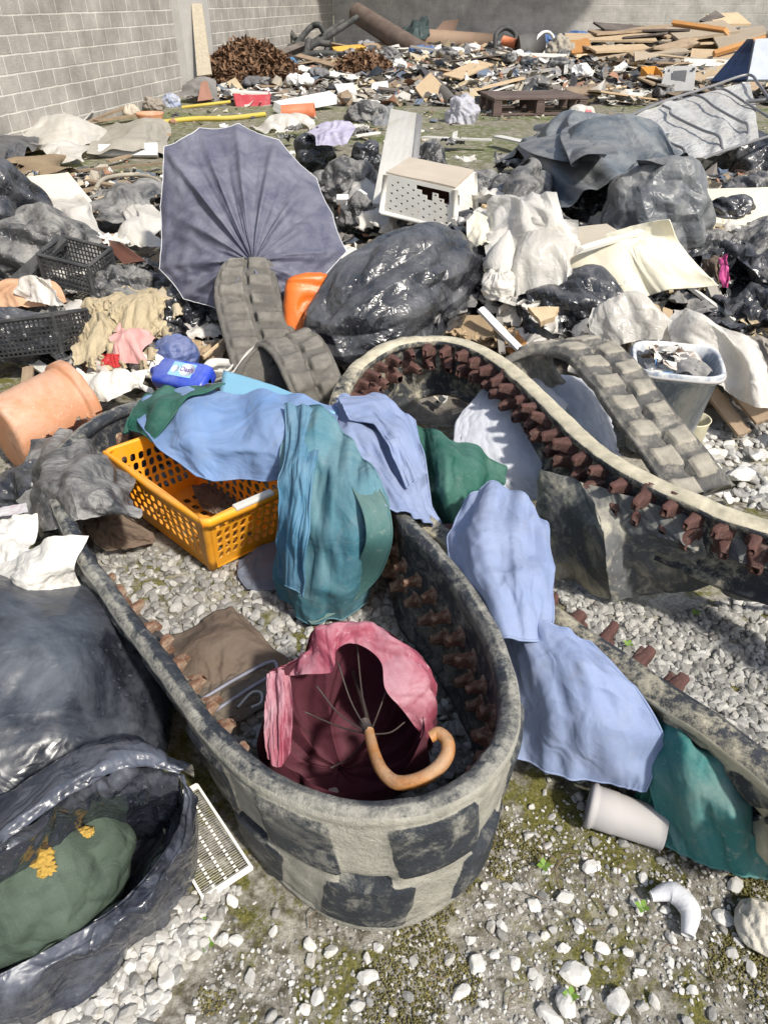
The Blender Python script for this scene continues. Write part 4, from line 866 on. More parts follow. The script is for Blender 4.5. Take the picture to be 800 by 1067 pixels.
cloth('parasol_canopy', 'periwinkle and green parasol canopy trailing between the two big tracks', [
 ('green_panel', green_cloth, [[(434,446,.37),(455,452,.39),(488,466,.35),(526,487,.27)],[(437,475,.35),(465,480,.40),(497,486,.34),(526,503,.24)],[(443,515,.30),(465,512,.36),(490,515,.30),(512,520,.20)],[(458,552,.2),(475,560,.2),(488,550,.18),(503,532,.14)]], dict(seed=5, bk=(1.01, 1.09, .045), fk=2.6)),
 ('canopy_panel', peri_cloth, [[(484,520,.38),(512,503,.42),(545,515,.43),(568,548,.38)],[(468,560,.36),(500,552,.45),(540,560,.43),(577,590,.38)],[(476,612,.33),(510,606,.42),(545,612,.43),(575,632,.36)],[(498,668,.29),(528,664,.38),(552,668,.36),(574,668,.31)]], dict(seed=11, bk=(1.01, 1.06, .045), fk=3)),
 ('canopy_panel', peri_cloth, [[(505,655,.28),(535,648,.34),(572,650,.36),(615,668,.34)],[(522,695,.24),(560,690,.33),(606,690,.37),(660,715,.31)],[(532,745,.16),(574,748,.24),(626,752,.27),(692,770,.23)],[(536,788,.08),(578,804,.09),(628,814,.10),(672,824,.12)]], dict(seed=13, bk=(1.01, 1.05, .045), fk=3)),
 ('green_valance', green_cloth, [[(690,770,.205),(700,778,.20),(712,786,.2)],[(668,815,.10),(682,822,.12),(696,826,.13)],[(655,838,.04),(668,846,.05),(684,852,.06)]], dict(nu=30, nv=30, amp=.008, bk=None)),
 ('canopy_panel', tealgreen_cloth, [[(640,690,.22),(690,722,.22),(740,762,.20),(772,790,.17)],[(672,770,.19),(712,770,.28),(756,800,.25),(790,835,.14)],[(680,825,.12),(718,820,.22),(762,850,.22),(801,885,.09)],[(690,872,.03),(730,893,.05),(768,905,.05),(799,916,.03)]], dict(seed=15, bk=(1.005, 1.08, .07), fk=2)),
 ('canopy_panel', peri_cloth, [[(740,755,.16),(790,795,.15),(860,850,.15)],[(755,790,.13),(800,825,.16),(870,890,.14)],[(790,850,.05),(820,890,.05),(880,960,.05)]], dict(nu=60, nv=60, amp=.025, fu=2, fv=2, seed=17)),
])
tag(patch('foam_sheet', [[(228,416,.385),(275,430,.40),(335,446,.42)],[(233,386,.40),(285,402,.42),(350,430,.44)]], sky_cloth, nu=20, nv=20, amp=.002, fine=.001, sol=.002), 'flat sky blue sheet sticking out behind the blue canopy', 'plastic sheet')

# ------------------------------------------------------------------ red umbrella
def red_umbrella():
    rim = [(283,712,.30),(292,697,.33),(318,683,.37),(326,657,.41),(345,648,.42),(382,650,.41),(418,668,.39),(440,690,.36),(449,718,.33),(443,748,.30),(437,770,.26),(425,800,.22),(400,822,.2),(350,822,.2),(305,805,.22),(284,770,.25),(279,738,.28)]
    C = cr(np.array([P(*q) for q in rim]), 170, True); n = 170; ctr = C.mean(0); apex = np.array([ctr[0] - .03, ctr[1] + .02, .03])
    t = thing('umbrella', 'old red umbrella half open inside the nearest rubber track', 'umbrella', (ctr[0], ctr[1], 0))
    G = []; ang = np.linspace(0, 1, n, endpoint=False)
    fold = np.abs(np.sin(ang * np.pi * 9 + 1.2 * np.sin(ang * 14)))
    for f in np.linspace(0, 1, 46):
        row = C * (1 - f) + apex * f; bow = .055 * math.sin(math.pi * min(f * 1.15, 1)); o = C - ctr; o[:, 2] = 0; o /= np.linalg.norm(o, axis=1)[:, None] + 1e-6
        row = row + o * (bow * 1.0) + o * ((fold - .5) * .062 * (f * (1 - f) * 3.6 + .15))[:, None]
        row[:, 2] = row[:, 2] - .10 * math.sin(math.pi * f) * .8; row[:, 2] = np.maximum(row[:, 2], .02); G.append(row)
    G = np.stack(G, 1); G = G + (.004 * fbm(G * 10, 2, 4))[..., None] * np.array([1, 1, .5])
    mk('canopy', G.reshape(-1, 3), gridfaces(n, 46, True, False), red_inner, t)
    # the turned-out hem: a band folded outward over the opening
    top_ = [(281,700,.30),(300,688,.34),(320,672,.385),(328,652,.43),(350,645,.44),(388,648,.43),(424,670,.41),(446,700,.37),(450,728,.33),(440,770,.26)]
    inn = [(284,790,.2),(296,712,.30),(313,703,.345),(345,700,.37),(352,676,.40),(372,670,.41),(396,688,.39),(402,718,.36),(420,740,.33),(438,768,.25)]
    mids = [((a[0] + b[0]) / 2 - 2, (a[1] + b[1]) / 2 - 4, (a[2] + b[2]) / 2 + .02) for a, b in zip(top_, inn)]
    outr = [(279,760,.22),(290,715,.26),(312,695,.30),(322,668,.33),(348,655,.33),(392,656,.33),(432,682,.31),(455,715,.28),(456,740,.25),(445,780,.2)]
    patch('canopy_hem', [inn, top_, outr], red_cloth, t, nu=60, nv=180, amp=.010, fu=1.0, fv=5, seed=6, fine=.001, up=False)
    patch('canopy_hem', [[(279,705,.31),(290,698,.32),(300,700,.31)],[(277,745,.28),(290,742,.29),(303,742,.28)],[(282,790,.24),(292,800,.24),(303,780,.25)]], red_cloth, t, nu=50, nv=40, amp=.012, fu=1, fv=3, seed=7)
    hub = P(385, 765, .30); tipp = P(352, 668, .38)
    tube('shaft', [P(368, 700, .24), P(380, 740, .28), hub], .005, iron, t, n=12)
    tube('runner', [P(380, 752, .295), P(387, 772, .305)], .011, iron, t, seg=14)
    for a, b in (((352, 690, .37)), 0), ((372, 672, .36), 0), ((330, 715, .33), 0), ((318, 742, .27), 0), ((404, 715, .32), 0), ((422, 752, .27), 0), ((345, 800, .2), 0), ((398, 812, .22), 0):
        m = (P(*a) + hub) / 2 + np.array([rnd.uniform(-.01, .01), 0, -.015]); tube('rib', [hub, m, P(*a)], .0018, iron, t, n=10, seg=6)
    H = [(384,762,.30),(390,785,.315),(398,803,.325),(412,815,.33),(432,814,.34),(452,804,.35),(465,788,.36),(466,773,.365),(457,764,.365),(448,768,.36)]
    tube('handle', [P(*q) for q in H], [.011, .0115, .0125, .0135, .014, .014, .0138, .013, .0125, .0115], woodhandle, t, n=90, seg=20)
red_umbrella()

# ------------------------------------------------------------------ big slate umbrella
def slate_umbrella():
    r_ = np.array([1, 0, 0]); f_ = np.array([0, CP, -SP]); u_ = np.array([0, SP, CP])
    def cam3(px, py, dep): return np.array([0, 0, CH]) + dep * (f_ + r_ * (px - 400) / FPX + u_ * (533.5 - py) / FPX)
    apex = cam3(264, 274, 3.36)
    out = [(171,152,3.75),(208,133,3.85),(250,129,3.85),(291,146,3.8),(330,186,3.72),(346,222,3.62),(361,262,3.5),(330,300,3.4),(285,322,3.35),(235,325,3.38),(192,312,3.45),(166,280,3.55),(167,215,3.65)]
    t = thing('umbrella', 'large slate blue umbrella lying open on its side', 'umbrella', (apex[0], apex[1] + .2, .2)); n = len(out); V = []; S = 14; Rr = 30; k = n * S
    O = [cam3(*q) for q in out]; G = np.zeros((k, Rr, 3)); dome = -f_ * .15 + u_ * -.02
    for i in range(n):
        for s in range(S):
            w_ = s / S; e = O[i] * (1 - w_) + O[(i + 1) % n] * w_; sag = math.sin(math.pi * w_)
            e = e + (apex - e) * .02 * sag
            for j in range(Rr):
                f = j / (Rr - 1); p = apex * (1 - f) + e * f
                p = p + dome * math.sin(math.pi * f ** .8) * .62 + f_ * (.038 * sag * math.sin(math.pi * min(f * .9 + .1, 1)))
                G[i * S + s, j] = p
    a = np.linspace(0, 1, k, endpoint=False)[:, None] * np.ones((1, Rr)); f = np.linspace(0, 1, Rr)[None] * np.ones((k, 1))
    q = np.stack([np.cos(a * 6.283) * 5, np.sin(a * 6.283) * 5, f * .8], -1); G = G - f_ * (.013 * ridge(q, 3, 5) * sstep(0, .25, f) * (1.2 - .5 * f))[..., None]
    q2 = np.stack([np.cos(a * 6.283) * 2, np.sin(a * 6.283) * 2, f * 3], -1); G = G - f_ * (.012 * ridge(q2, 3, 9) * sstep(.2, .6, f))[..., None]
    mk('canopy', G.reshape(-1, 3), gridfaces(k, Rr, True, False), umb_cloth, t)
    edge = G[:, -1]; V, F = tube_vf(np.vstack([edge, edge[:1]]), .0022, 6); mk('canopy_hem', V, F, M('white_trim', (.7, .7, .72), rough=.7), t)
    for i in range(n):
        tube('rib', [apex + f_ * .015, (apex + O[i]) / 2 + dome * .52 + f_ * .02, O[i] + f_ * .008], .003, steel, t, n=12, seg=6)
    tube('shaft', [apex - f_ * .03, apex + f_ * .7 - u_ * .05], .006, steel, t)
slate_umbrella()

# ------------------------------------------------------------------ foreground bags
bag('bin_bag', 'huge taut black rubbish bag filling the lower left corner', black_near, P(2, 748, .10), (.40, .42, .30), rz=R(30), seed=3, lvl=7, lump=.08, crease=.0, flat=.5, ex=1.035, dirx=(.8, -.6, .1))
def open_bag():
    t = thing('bin_bag', 'torn open black bag with green sacking inside, at the front', 'bin bag', tuple(P(60, 930, 0)))
    m = M('open_black_film', (.016, .018, .028), (.028, .032, .046), rough=.2, spec=.6, dust=(.22, .24, .29), dust_amt=.45, dscale=6, wr=1.0, wscale=5, bump=.03, bdist=.006)
    rim = [(186, 806, .42), (192, 838, .37), (172, 886, .27), (132, 934, .21), (75, 975, .18), (5, 1012, .17), (-75, 1042, .17)]
    lip = [(-95, 930, .43), (-20, 892, .44), (30, 858, .45), (75, 826, .455), (115, 806, .455), (152, 799, .445), (186, 806, .42)]
    out1 = [(193, 812, .41), (200, 848, .35), (184, 898, .25), (143, 950, .19), (84, 992, .16), (12, 1030, .15), (-70, 1060, .15)]
    out2 = [(196, 830, .30), (204, 868, .22), (190, 915, .14), (152, 966, .10), (95, 1008, .08), (22, 1048, .08), (-62, 1078, .08)]
    grd = [(194, 860, .12), (202, 895, .05), (190, 935, .015), (156, 980, .01), (102, 1022, .01), (30, 1062, .01), (-55, 1095, .01)]
    kw = dict(nu=110, nv=200, fine=.0008, up=False)
    patch('film', [rim, out1, out2, grd], m, t, bk=(1.03, 1.05, .05), fk=6, seed=31, crease=.010, fu=1, fv=6, **kw)
    inn = [(176, 850, .12), (168, 880, .10), (140, 915, .05), (110, 945, .04), (60, 975, .04), (0, 1000, .04), (-75, 1020, .05)]
    patch('film', [rim, [((a[0] * .6 + b[0] * .4), (a[1] * .6 + b[1] * .4), (a[2] + b[2]) / 2) for a, b in zip(rim, inn)], inn], m, t, bk=(1.02, 1.04, .02), fk=6, seed=32, crease=.006, fu=1, fv=6, **kw)
    bk_ = [(-95, 1000, .08), (-20, 960, .05), (30, 925, .04), (75, 900, .03), (112, 885, .03), (146, 875, .05), (174, 858, .12)]
    patch('film', [lip, [(a[0], a[1] * .55 + b[1] * .45, (a[2] * .7 + b[2] * .3)) for a, b in zip(lip, bk_)], bk_], m, t, bk=(1.03, 1.05, .035), fk=5, seed=33, crease=.014, fu=1.5, fv=5, **kw)
    b1 = [(a[0] - 3, a[1] - 16, a[2] + .004) for a in lip]; b1[-1] = (194, 800, .42); b2 = [(a[0] - 10, a[1] - 30, a[2] - .05) for a in lip]; b2[-1] = (198, 800, .36)
    b3 = [(a[0] - 14, a[1] - 30, a[2] - .17) for a in lip]; b3[-1] = (200, 812, .25)
    patch('film', [lip, b1, b2, b3], m, t, bk=(1.02, 1.04, .03), fk=5, seed=34, crease=.008, fu=1, fv=6, **kw)
    patch('film', [bk_, inn[::-1]], m, t, nu=20, nv=60, amp=.004)
open_bag()
V, F = bag_v((.165, .12, .11), 12, lvl=6, lump=.10, ex=1.05)
c_ = P(42, 918, .17); Rz = np.array(Matrix.Rotation(R(30), 3, 'Z'))
t_ = thing('fabric_bundle', 'bundle of faded green sacking with ochre crust inside the open bag', 'sack', (c_[0], c_[1], .05))
V = V @ Rz.T + c_; Nz = V - c_; near = np.linalg.norm(V - (P(44, 900, .34)), axis=1)
mk('sacking', V, F, greenrag, t_)
for (px, py, rr) in ((42, 893, .018), (88, 868, .012), (46, 905, .014)):
    dd = ray(px, py); oo = np.array([0, 0, CH]); best = V[np.argmin(np.linalg.norm(np.cross(V - oo, dd / np.linalg.norm(dd)), axis=1) + .25 * np.linalg.norm(V - oo, axis=1))]
    D, F3 = ico(4); mk('crust_patch', D * np.array([rr * 1.3, rr, rr * .42]) * (1 + .5 * fbm(D * 2.5 + px, 4, 2))[:, None] + best, F3, ochre, t_)

# white plastic vent plate beside it
def vent_plate():
    a, b, c, d = P(190, 900, .03), P(212, 938, .012), P(262, 906, .012), P(200, 818, .13)
    a = P(175, 868, .09); cs = (P(197, 930, .02), P(264, 902, .012), P(207, 818, .13), P(160, 835, .13)); cs = (P(213, 938, .012), P(263, 905, .012), P(205, 817, .14), P(158, 842, .14))
    t = thing('vent_grille', 'white plastic vent grille leaning between open bag and track', 'vent grille', tuple(P(215, 930, 0)))
    V, F = hole_panel(cs, 4, 22, lambda i, j: 'slot' if 0 < j < 21 else '', rect_in(.10, .26, .90, .74))
    solid(mk('slotted_plate', V, F, white_pl, t, smooth=False), .003)
    for i in range(4):
        p, q = np.array(cs[i]), np.array(cs[(i + 1) % 4]); dd = (q - p); ln = np.linalg.norm(dd); dd /= ln; nn = np.cross(np.array(cs[1]) - cs[0], np.array(cs[3]) - cs[0]); nn /= np.linalg.norm(nn)
        V, F = box_vf((p + q) / 2 - nn * .004, dd, np.cross(nn, dd), nn, ln, .005, .014); mk('plate_edge', V, F, white_pl, t, smooth=False)
vent_plate()

# grey pipe socket on the ground
def pipe_socket():
    a, b = P(612, 838, .046), P(692, 865, .043); t = thing('pipe_fitting', 'short dusty grey plastic pipe fitting with a collar', 'pipe fitting', tuple(P(650, 860, 0)))
    ax, ay, d = frame(b - a); L = []; ln = np.linalg.norm(b - a)
    for s, r_ in ((0, .040), (.002, .046), (.0, .0505), (.008, .0525), (.014, .0515), (.016, .048), (.022, .048), (.06, .0475), (.062, .046), (ln - .004, .0445), (ln, .044), (ln, .0415), (.01, .0405), (.0, .040)): L.append(sq_ring(a + d * s, ax, ay, r_ * .96, r_ * .96, 2, 48))
    V, F = loft(L, False, False); mk('pipe_body', V, F, grey_pl, t)
pipe_socket()
tag(tube('shell_ring', [P(678, 934, .02), P(700, 930, .028), P(718, 948, .028), P(716, 975, .018)], [.010, .021, .021, .012], M('chalk', (.62, .63, .66), (.55, .55, .56), rough=.8, bump=.6), n=40, seg=20), 'curved chalky white fragment on the mossy ground', 'broken crockery')
bag('dirt_clod', 'pale lump of hardened plaster at the right edge', plaster, P(792, 965, .02), (.045, .05, .03), seed=31, lvl=5, crease=.08, cat='plaster lump')

# ------------------------------------------------------------------ terracotta pot, tipped over
def lathe(name, prof, a, b, mat, parent, seg=64, e=2, **k):
    a, b = np.array(a, float), np.array(b, float); ax, ay, d = frame(b - a); ln = np.linalg.norm(b - a)
    V, F = loft([sq_ring(a + d * s * ln, ax, ay, r_, r_, e, seg) for s, r_ in prof], False, False); return mk(name, V, F, mat, parent, **k)
def tipped_pot():
    a, b = P(6, 455, .17), P(78, 425, .18); t = thing('flower_pot', 'broken terracotta coloured plastic pot lying on its side', 'flower pot', tuple(P(40, 470, 0)))
    R0, R1 = .145, .175
    m_ = (a + b) / 2; ax, ay, d = frame(b - a); ln = np.linalg.norm(b - a) * 1.1; L = []
    for s, r_ in [(-.01, 0.001), (-.01, R0 * .8), (0, R0 * .97)] + [(f_, R0 + (R1 - R0) * f_) for f_ in np.linspace(.03, .86, 40)] + [(.865, R1 + .010), (.90, R1 + .012), (.96, R1 + .013), (1, R1 + .012), (1.01, R1 + .004), (1.0, R1 - .006)] + [(f_, R0 + (R1 - R0) * f_ - .007) for f_ in np.linspace(.9, .05, 36)]:
        ring = sq_ring(a + d * s * ln, ax, ay, r_, r_, 2, 160); L.append(ring)
    V, F = loft(L, False, False); th_ = np.arange(160); F2 = []
    for f in F:     # the broken-out piece at the mouth, low on the near side
        k = f[0] % 160; r_ = f[0] // 160; lim = 3.0 + 2.0 * math.sin(k * 1.3) 
        cen = np.mean([V[i] for i in f], axis=0)
        rel = cen - np.array([0, 0, CH]); zc = rel[1] * CP - rel[2] * SP; qx = 400 + FPX * rel[0] / zc; qy = 533.5 - FPX * (rel[1] * SP + rel[2] * CP) / zc
        if qy > 452 - .55 * (qx - 60) + 4 * math.sin(qx * .21) + 2 * math.sin(qx * .6) and qx > 42 + 5 * math.sin(qy * .22) and cen[1] < m_[1] and r_ >= 2: continue
        F2.append(f)
    V = V + (.002 * fbm(V * 12, 3, 2))[:, None]
    mk('pot_wall', V, F2, terra, t)
    patch('broken_shard', [[(75,440,.10),(92,436,.09),(104,430,.08)],[(65,460,.07),(82,464,.05),(98,462,.04)],[(72,478,.04),(84,480,.03),(95,478,.02)]], M('terracotta_dark', (.30, .12, .06), (.22, .09, .05), rough=.7), t, nu=12, nv=12, amp=.004, sol=.004)
tipped_pot()

# ------------------------------------------------------------------ blue bottle
def blue_bottle():
    a, b = P(166, 388, .26), P(219, 398, .26); t = thing('detergent_bottle', 'bright blue flat detergent bottle with round logo, lying down', 'bottle', tuple(P(190, 400, .12)))
    ax, ay, d = frame(b - a, up=(0, 0, 1)); ln = np.linalg.norm(b - a); L = []
    upv = np.array([0, -.45, .9]); upv -= d * upv.dot(d); upv /= np.linalg.norm(upv); sd_ = np.cross(upv, d)
    for s, rx, rz in ((0, .03, .02), (.01, .058, .03), (.05, .064, .036), (.85, .066, .037), (.95, .06, .034), (1, .045, .024), (1.0, .01, .01)): L.append(sq_ring(a + d * s * ln * 1.0, sd_, upv, rx, rz, 4, 40))
    V, F = loft(L); mk('bottle_body', V, F, blue_pl, t)
    n_ = -np.array([0, CP, -SP]) * .55 + upv * .8
    face = a + d * ln * .52 + upv * .0385
    V, F = box_vf(face + d * .0 + sd_ * .006, d, sd_, upv, .105, .07, .0015); mk('label', V, F, labelb, t, smooth=False)
    V, F = loft([sq_ring(face + d * .022 + sd_ * .008 + upv * h, d, sd_, .034, .031, 2, 40) for h in (.0, .002)]); mk('round_logo', V, F, labelw, t)
    V, F = loft([sq_ring(face - d * .032 + sd_ * .004 + upv * h, d, sd_, .016, .02, 2, 24) for h in (.0, .002)]); mk('pale_emblem', V, F, labelw, t)
    cu = bpy.data.curves.new('logo_lettering', 'FONT'); cu.body = 'Dash'; cu.size = .03; cu.align_x = 'CENTER'; cu.align_y = 'CENTER'; cu.offset = .0006
    cu.materials.append(labelr); tmp = bpy.data.objects.new('lettering_curve', cu); col.objects.link(tmp); me_ = bpy.data.meshes.new_from_object(tmp); bpy.data.objects.remove(tmp); o = bpy.data.objects.new('logo_lettering', me_); col.objects.link(o); o.parent = t
    yv = -sd_ if (-sd_)[2] * 1 > 0 or (-sd_)[1] > 0 else sd_; xv = np.cross(yv, upv)
    mt = Matrix(((xv[0], yv[0], upv[0]), (xv[1], yv[1], upv[1]), (xv[2], yv[2], upv[2]))).to_4x4(); mt.translation = Vector((face + d * .022 + sd_ * .008 + upv * .0035 - np.array(t.location)).tolist()); o.matrix_local = mt
    lathe('bottle_neck', ((0, .03), (.4, .03), (.5, .022), (1, .02), (1, .001)), a + d * .005, a - d * .03, blue_pl, t, seg=24)
blue_bottle()

# ------------------------------------------------------------------ jerry can
def jerry_can():
    c = P(318, 318, .36); t = thing('jerry_can', 'orange plastic jerry can with a moulded round recess', 'jerry can', (c[0], c[1], .2)); L = []
    up_ = np.array([.12, .42, 1.]); up_ /= np.linalg.norm(up_); x_ = np.array([1, .25, 0]); x_ /= np.linalg.norm(x_); y_ = np.cross(up_, x_); h = .27
    for s, rx, ry in ((0, .06, .04), (.02, .085, .065), (.1, .096, .075), (.5, .10, .078), (.88, .097, .074), (.96, .085, .062), (1, .06, .04)): L.append(sq_ring(c + up_ * (s - .5) * h, x_, y_, rx, ry, 3.6, 64))
    V, F = loft([l for l in cr(np.array(L), 50)])
    V = np.array(V); loc = V - c; lx, lz = loc @ x_, loc @ up_; ly = loc @ y_; rr = np.sqrt((lx - .02) ** 2 + (lz + .02) ** 2); dent = np.where(ly < 0, .020 * np.exp(-((rr - .045) / .012) ** 2) + .006 * np.exp(-(rr / .02) ** 2), 0)
    V = V + y_ * dent[:, None] + y_ * (.010 * np.exp(-((lz - .085) / .012) ** 2) * (ly < 0))[:, None] + (.006 * fbm(V * 9, 3, 2))[:, None]
    mk('can_body', V, F, orange_dk, t)
jerry_can()

# ------------------------------------------------------------------ laundry hamper upside down and white board
def hamper():
    T = {'a': P(402, 181, .68), 'b': P(474, 197, .66), 'c': P(494, 179, .67), 'd': P(414, 165, .70)}
    for q in T: pass
    a, b, c = T['a'], T['b'], T['c']; d = a + c - b; h = .21; t = thing('laundry_hamper', 'cream plastic hamper with round holes, upside down, one side torn', 'hamper', ((a + c) / 2)[0:3] * np.array([1, 1, .6]))
    ctr = (a + b + c + d) / 4; bot = [ctr + (q - ctr) * 1.10 - np.array([0, 0, h]) for q in (a, b, c, d)]; top_ = [a, b, c, d]
    for i in range(4):
        n = 13 if i % 2 == 0 else 9
        def pick(i_, j, n=n, i=i):
            if i_ in (0, n - 1) or j in (0, 9): return ''
            if i == 0 and j >= 6 and 6 <= i_ <= 11 and (j + (i_ * 7) % 3) > 7: return 'gone'
            return 'slot' if (i_ + j) % 2 == 0 else ''
        V, F = hole_panel((bot[i], bot[(i + 1) % 4], top_[(i + 1) % 4], top_[i]), n, 10, pick, circle_in)
        solid(mk('side_panel', V, F, cream_pl, t, smooth=False), .004)
        V, F = tube_vf(np.array([bot[i], top_[i] * .98 + bot[i] * .02]), .016, 14); mk('corner_post', V, F, cream_pl, t)
        V, F = tube_vf(np.array([bot[i], bot[(i + 1) % 4]]), .012, 10); mk('rim', V, F, cream_pl, t)
    slab('base', [q + np.array([0, 0, .004]) for q in top_], .012, tan_dirt, t, n=14, warp=.006)
    q = bot[1] * .25 + top_[1] * .75; q2 = bot[2] * .3 + top_[2] * .7; dd = (q2 - q); q = q + dd * .12; nn = np.cross(dd, (0, 0, 1)); nn /= np.linalg.norm(nn)
    V, F = loft([sq_ring(q + nn * s + np.array([0, 0, -.03]), (0, 0, 1), dd / np.linalg.norm(dd), .045, .016, 2.5, 24) for s in (.0, .006)]); mk('handle_hole', V, F, M('handle_dark', (.09, .06, .04), rough=.9), t)
    V, F = bag_v((.13, .09, .09), 8, lvl=5); V = V + (ctr - np.array([0, 0, h * .5])); o = mk('leaf_litter', V, F, M('brown_rust_inside', (.12, .05, .03), (.07, .03, .02), rough=.9, bump=1)); tag(o, 'brown crumbling leaf litter caught inside the upturned hamper', 'leaf litter')
hamper()
tag(bevel(slab('white_board', [P(388, 214, .45), P(424, 216, .45), P(440, 121, .86), P(407, 115, .86)], .03, whitewood, n=6, warp=.001, chip=0), .004), 'tall white board standing upright behind the cream hamper', 'board')
tag(slab('board_edge_strip', [P(425, 216, .46), P(431, 216, .46), P(440, 122, .86), P(434, 120, .86)], .034, M('strip_grey', (.42, .41, .4), rough=.7), n=4, chip=0), 'narrow grey edge strip along the upright white board', 'trim strip')

# ------------------------------------------------------------------ mortar bucket
def bucket():
    c0 = P(681, 462, .03); t = thing('mortar_bucket', 'square grey bucket caked in white mortar, full of crumpled paper', 'bucket', tuple(c0)); c1 = c0 + np.array([.015, .02, .36])
    x_ = np.array([math.cos(R(-14)), math.sin(R(-14)), 0]); y_ = np.array([-x_[1], x_[0], 0]); L = []
    cc = lambda s: c0 * (1 - s) + c1 * s
    for s, r_ in ((0, .02), (0, .105), (.02, .113), (.90, .148), (.90, .155), (.93, .163), (1, .165), (1.01, .160), (1.0, .150), (.9, .144), (.5, .13), (.1, .11), (.06, .01)): L.append(sq_ring(cc(s), x_, y_, r_, r_ * .96, 4.2, 80))
    V, F = loft(L, True, True); V = V + (.0012 * fbm(V * 25, 3, 1))[:, None]; mk('bucket_wall', V, F, bucket_pl, t)
    V, F = loft([sq_ring(cc(.955) + np.array([0, 0, dz]), x_, y_, r_, r_ * .96, 4.2, 60) for dz, r_ in ((-.006, .162), (-.006, .170), (.004, .171), (.004, .163))], False, False); mk('rim', V, F, grey_pl, t)
    for i in range(16):
        a = rnd.uniform(0, 6.28); r_ = rnd.uniform(0, .09); p = cc(.93) + np.array([math.cos(a) * r_, math.sin(a) * r_, rnd.uniform(-.01, .03)])
        r_ = rnd.uniform(.04, .075); ang = rnd.uniform(0, 6.28); x2, y2 = math.cos(ang) * r_, math.sin(ang) * r_
        g = [[p + np.array([x2 * (u_ - 1) - y2 * (v_ - 1), y2 * (u_ - 1) + x2 * (v_ - 1), rnd.uniform(-.02, .035)]) for v_ in range(3)] for u_ in range(3)]
        o = patch('paper_ball', g, [paper, M('printed_scrap', (.6, .56, .5), (.38, .30, .25), scale=26, rough=.8), browncard, paper, M('grey_rag', (.28, .27, .26), rough=.9)][i % 5] if i != 7 else labelb, nu=36, nv=36, bk=(1.06, 1.16, r_ * .7, (10, 20, 40)), bkn=r_ * .2, world=True, seed=i * 3 + 1, fine=.0005, crease=.006, fu=2, fv=3, up=False)
        tag(o, 'crumpled scrap of paper stuffed in the top of the mortar bucket', 'paper', 'crumpled papers in the mortar bucket')
bucket()
tag(mk('plastic_tub', *loft([sq_ring(P(712, 455, .02) + np.array([0, -.03, s]), (1, 0, 0), (0, 1, 0), r_, r_, 2, 40) for s, r_ in ((0, .05), (.005, .06), (.10, .07), (.105, .073), (.105, .068), (.01, .055))], True, False), M('ivory', (.74, .69, .50), rough=.5)), 'small ivory plastic tub in front of the mortar bucket', 'tub')

# ------------------------------------------------------------------ foam sheets and the grey sheet under the big track
tag(patch('foam_sheet', [[(505,408,.27),(545,392,.30),(590,420,.30)],[(475,445,.22),(520,440,.26),(585,460,.24)],[(480,480,.17),(525,485,.2),(588,495,.2)],[(510,515,.12),(545,524,.12),(580,512,.14)]], foam, nu=60, nv=60, amp=.004, fine=.003, sol=.03, ragged=.006), 'large rounded speckled foam sheet inside the cream rimmed track', 'foam sheet')
tag(patch('foam_sheet', [[(545,396,.25),(600,396,.28),(632,425,.26)],[(560,425,.22),(605,440,.25),(640,460,.22)],[(590,470,.18),(620,485,.18),(650,495,.18)]], foam, nu=40, nv=40, amp=.004, sol=.025), 'second foam sheet partly hidden behind the cream rimmed track', 'foam sheet')
sh = patch('plastic_sheet', [[(562,488,.33),(590,497,.345),(612,503,.36),(640,512,.375),(668,520,.385),(700,530,.385),(735,545,.39),(770,556,.39),(830,572,.38)],
  [(556,530,.20),(590,540,.23),(628,552,.33),(650,558,.27),(680,560,.31),(712,568,.34),(738,580,.28),(768,588,.33),(840,604,.30)],
  [(560,580,.08),(592,590,.09),(632,596,.20),(655,598,.12),(690,594,.17),(728,592,.23),(742,602,.15),(790,606,.20),(840,618,.16)],
  [(570,604,.02),(598,608,.02),(636,630,.03),(664,622,.02),(700,618,.03),(750,614,.05),(758,624,.03),(800,630,.04),(840,640,.03)]], sheetfab, nu=150, nv=220, lin=5, amp=.012, fu=1.4, fv=4, seed=21, fine=.0015, ragged=.008, floor=.006)
tag(sh, 'stiff dark grey sheet smeared with dried mud, hanging below the track', 'plastic sheet')

# ------------------------------------------------------------------ papers, crumpled film near the left limb
tag(patch('bin_bag', [[(35,462,.20),(70,452,.24),(105,470,.24),(128,495,.20)],[(22,490,.18),(60,480,.34),(100,490,.36),(138,520,.28)],[(25,525,.18),(62,510,.38),(102,515,.40),(146,540,.30)],[(40,560,.2),(70,548,.33),(95,540,.36),(135,534,.33)]], black_dusty, nu=130, nv=130, bk=(1.05, 1.09, .08), fk=3, seed=23, fine=.001, ragged=.006), 'crumpled dusty black bag draped over the end of the nearest track', 'bin bag')
bag('bin_bag', 'small black bag tucked under the tipped pot', black, P(50, 520, .12), (.17, .13, .13), seed=24, lvl=6, crease=.09)
tag(patch('paper_sheet', [[(0,590,.30),(30,572,.38),(60,560,.42),(92,558,.43)],[(-5,605,.28),(30,595,.38),(62,585,.40),(78,590,.38)],[(0,622,.25),(30,618,.33),(60,612,.33),(84,610,.30)],[(20,640,.2),(40,632,.26),(70,630,.26),(92,622,.24)]], paper, nu=90, nv=90, bk=(1.06, 1.06, .035), seed=25, fine=.001), 'crumpled sheet of white paper beside the left end of the track', 'paper')
tag(patch('paper_sheet', [[(-20,548,.30),(10,540,.33),(40,536,.33)],[(-20,575,.28),(8,568,.32),(38,560,.31)],[(-20,600,.26),(5,596,.3),(22,590,.3)]], paper, nu=60, nv=60, bk=(1.06, 1.06, .035), fine=.001, seed=26), 'dirty white paper at the left edge above the big bag', 'paper')
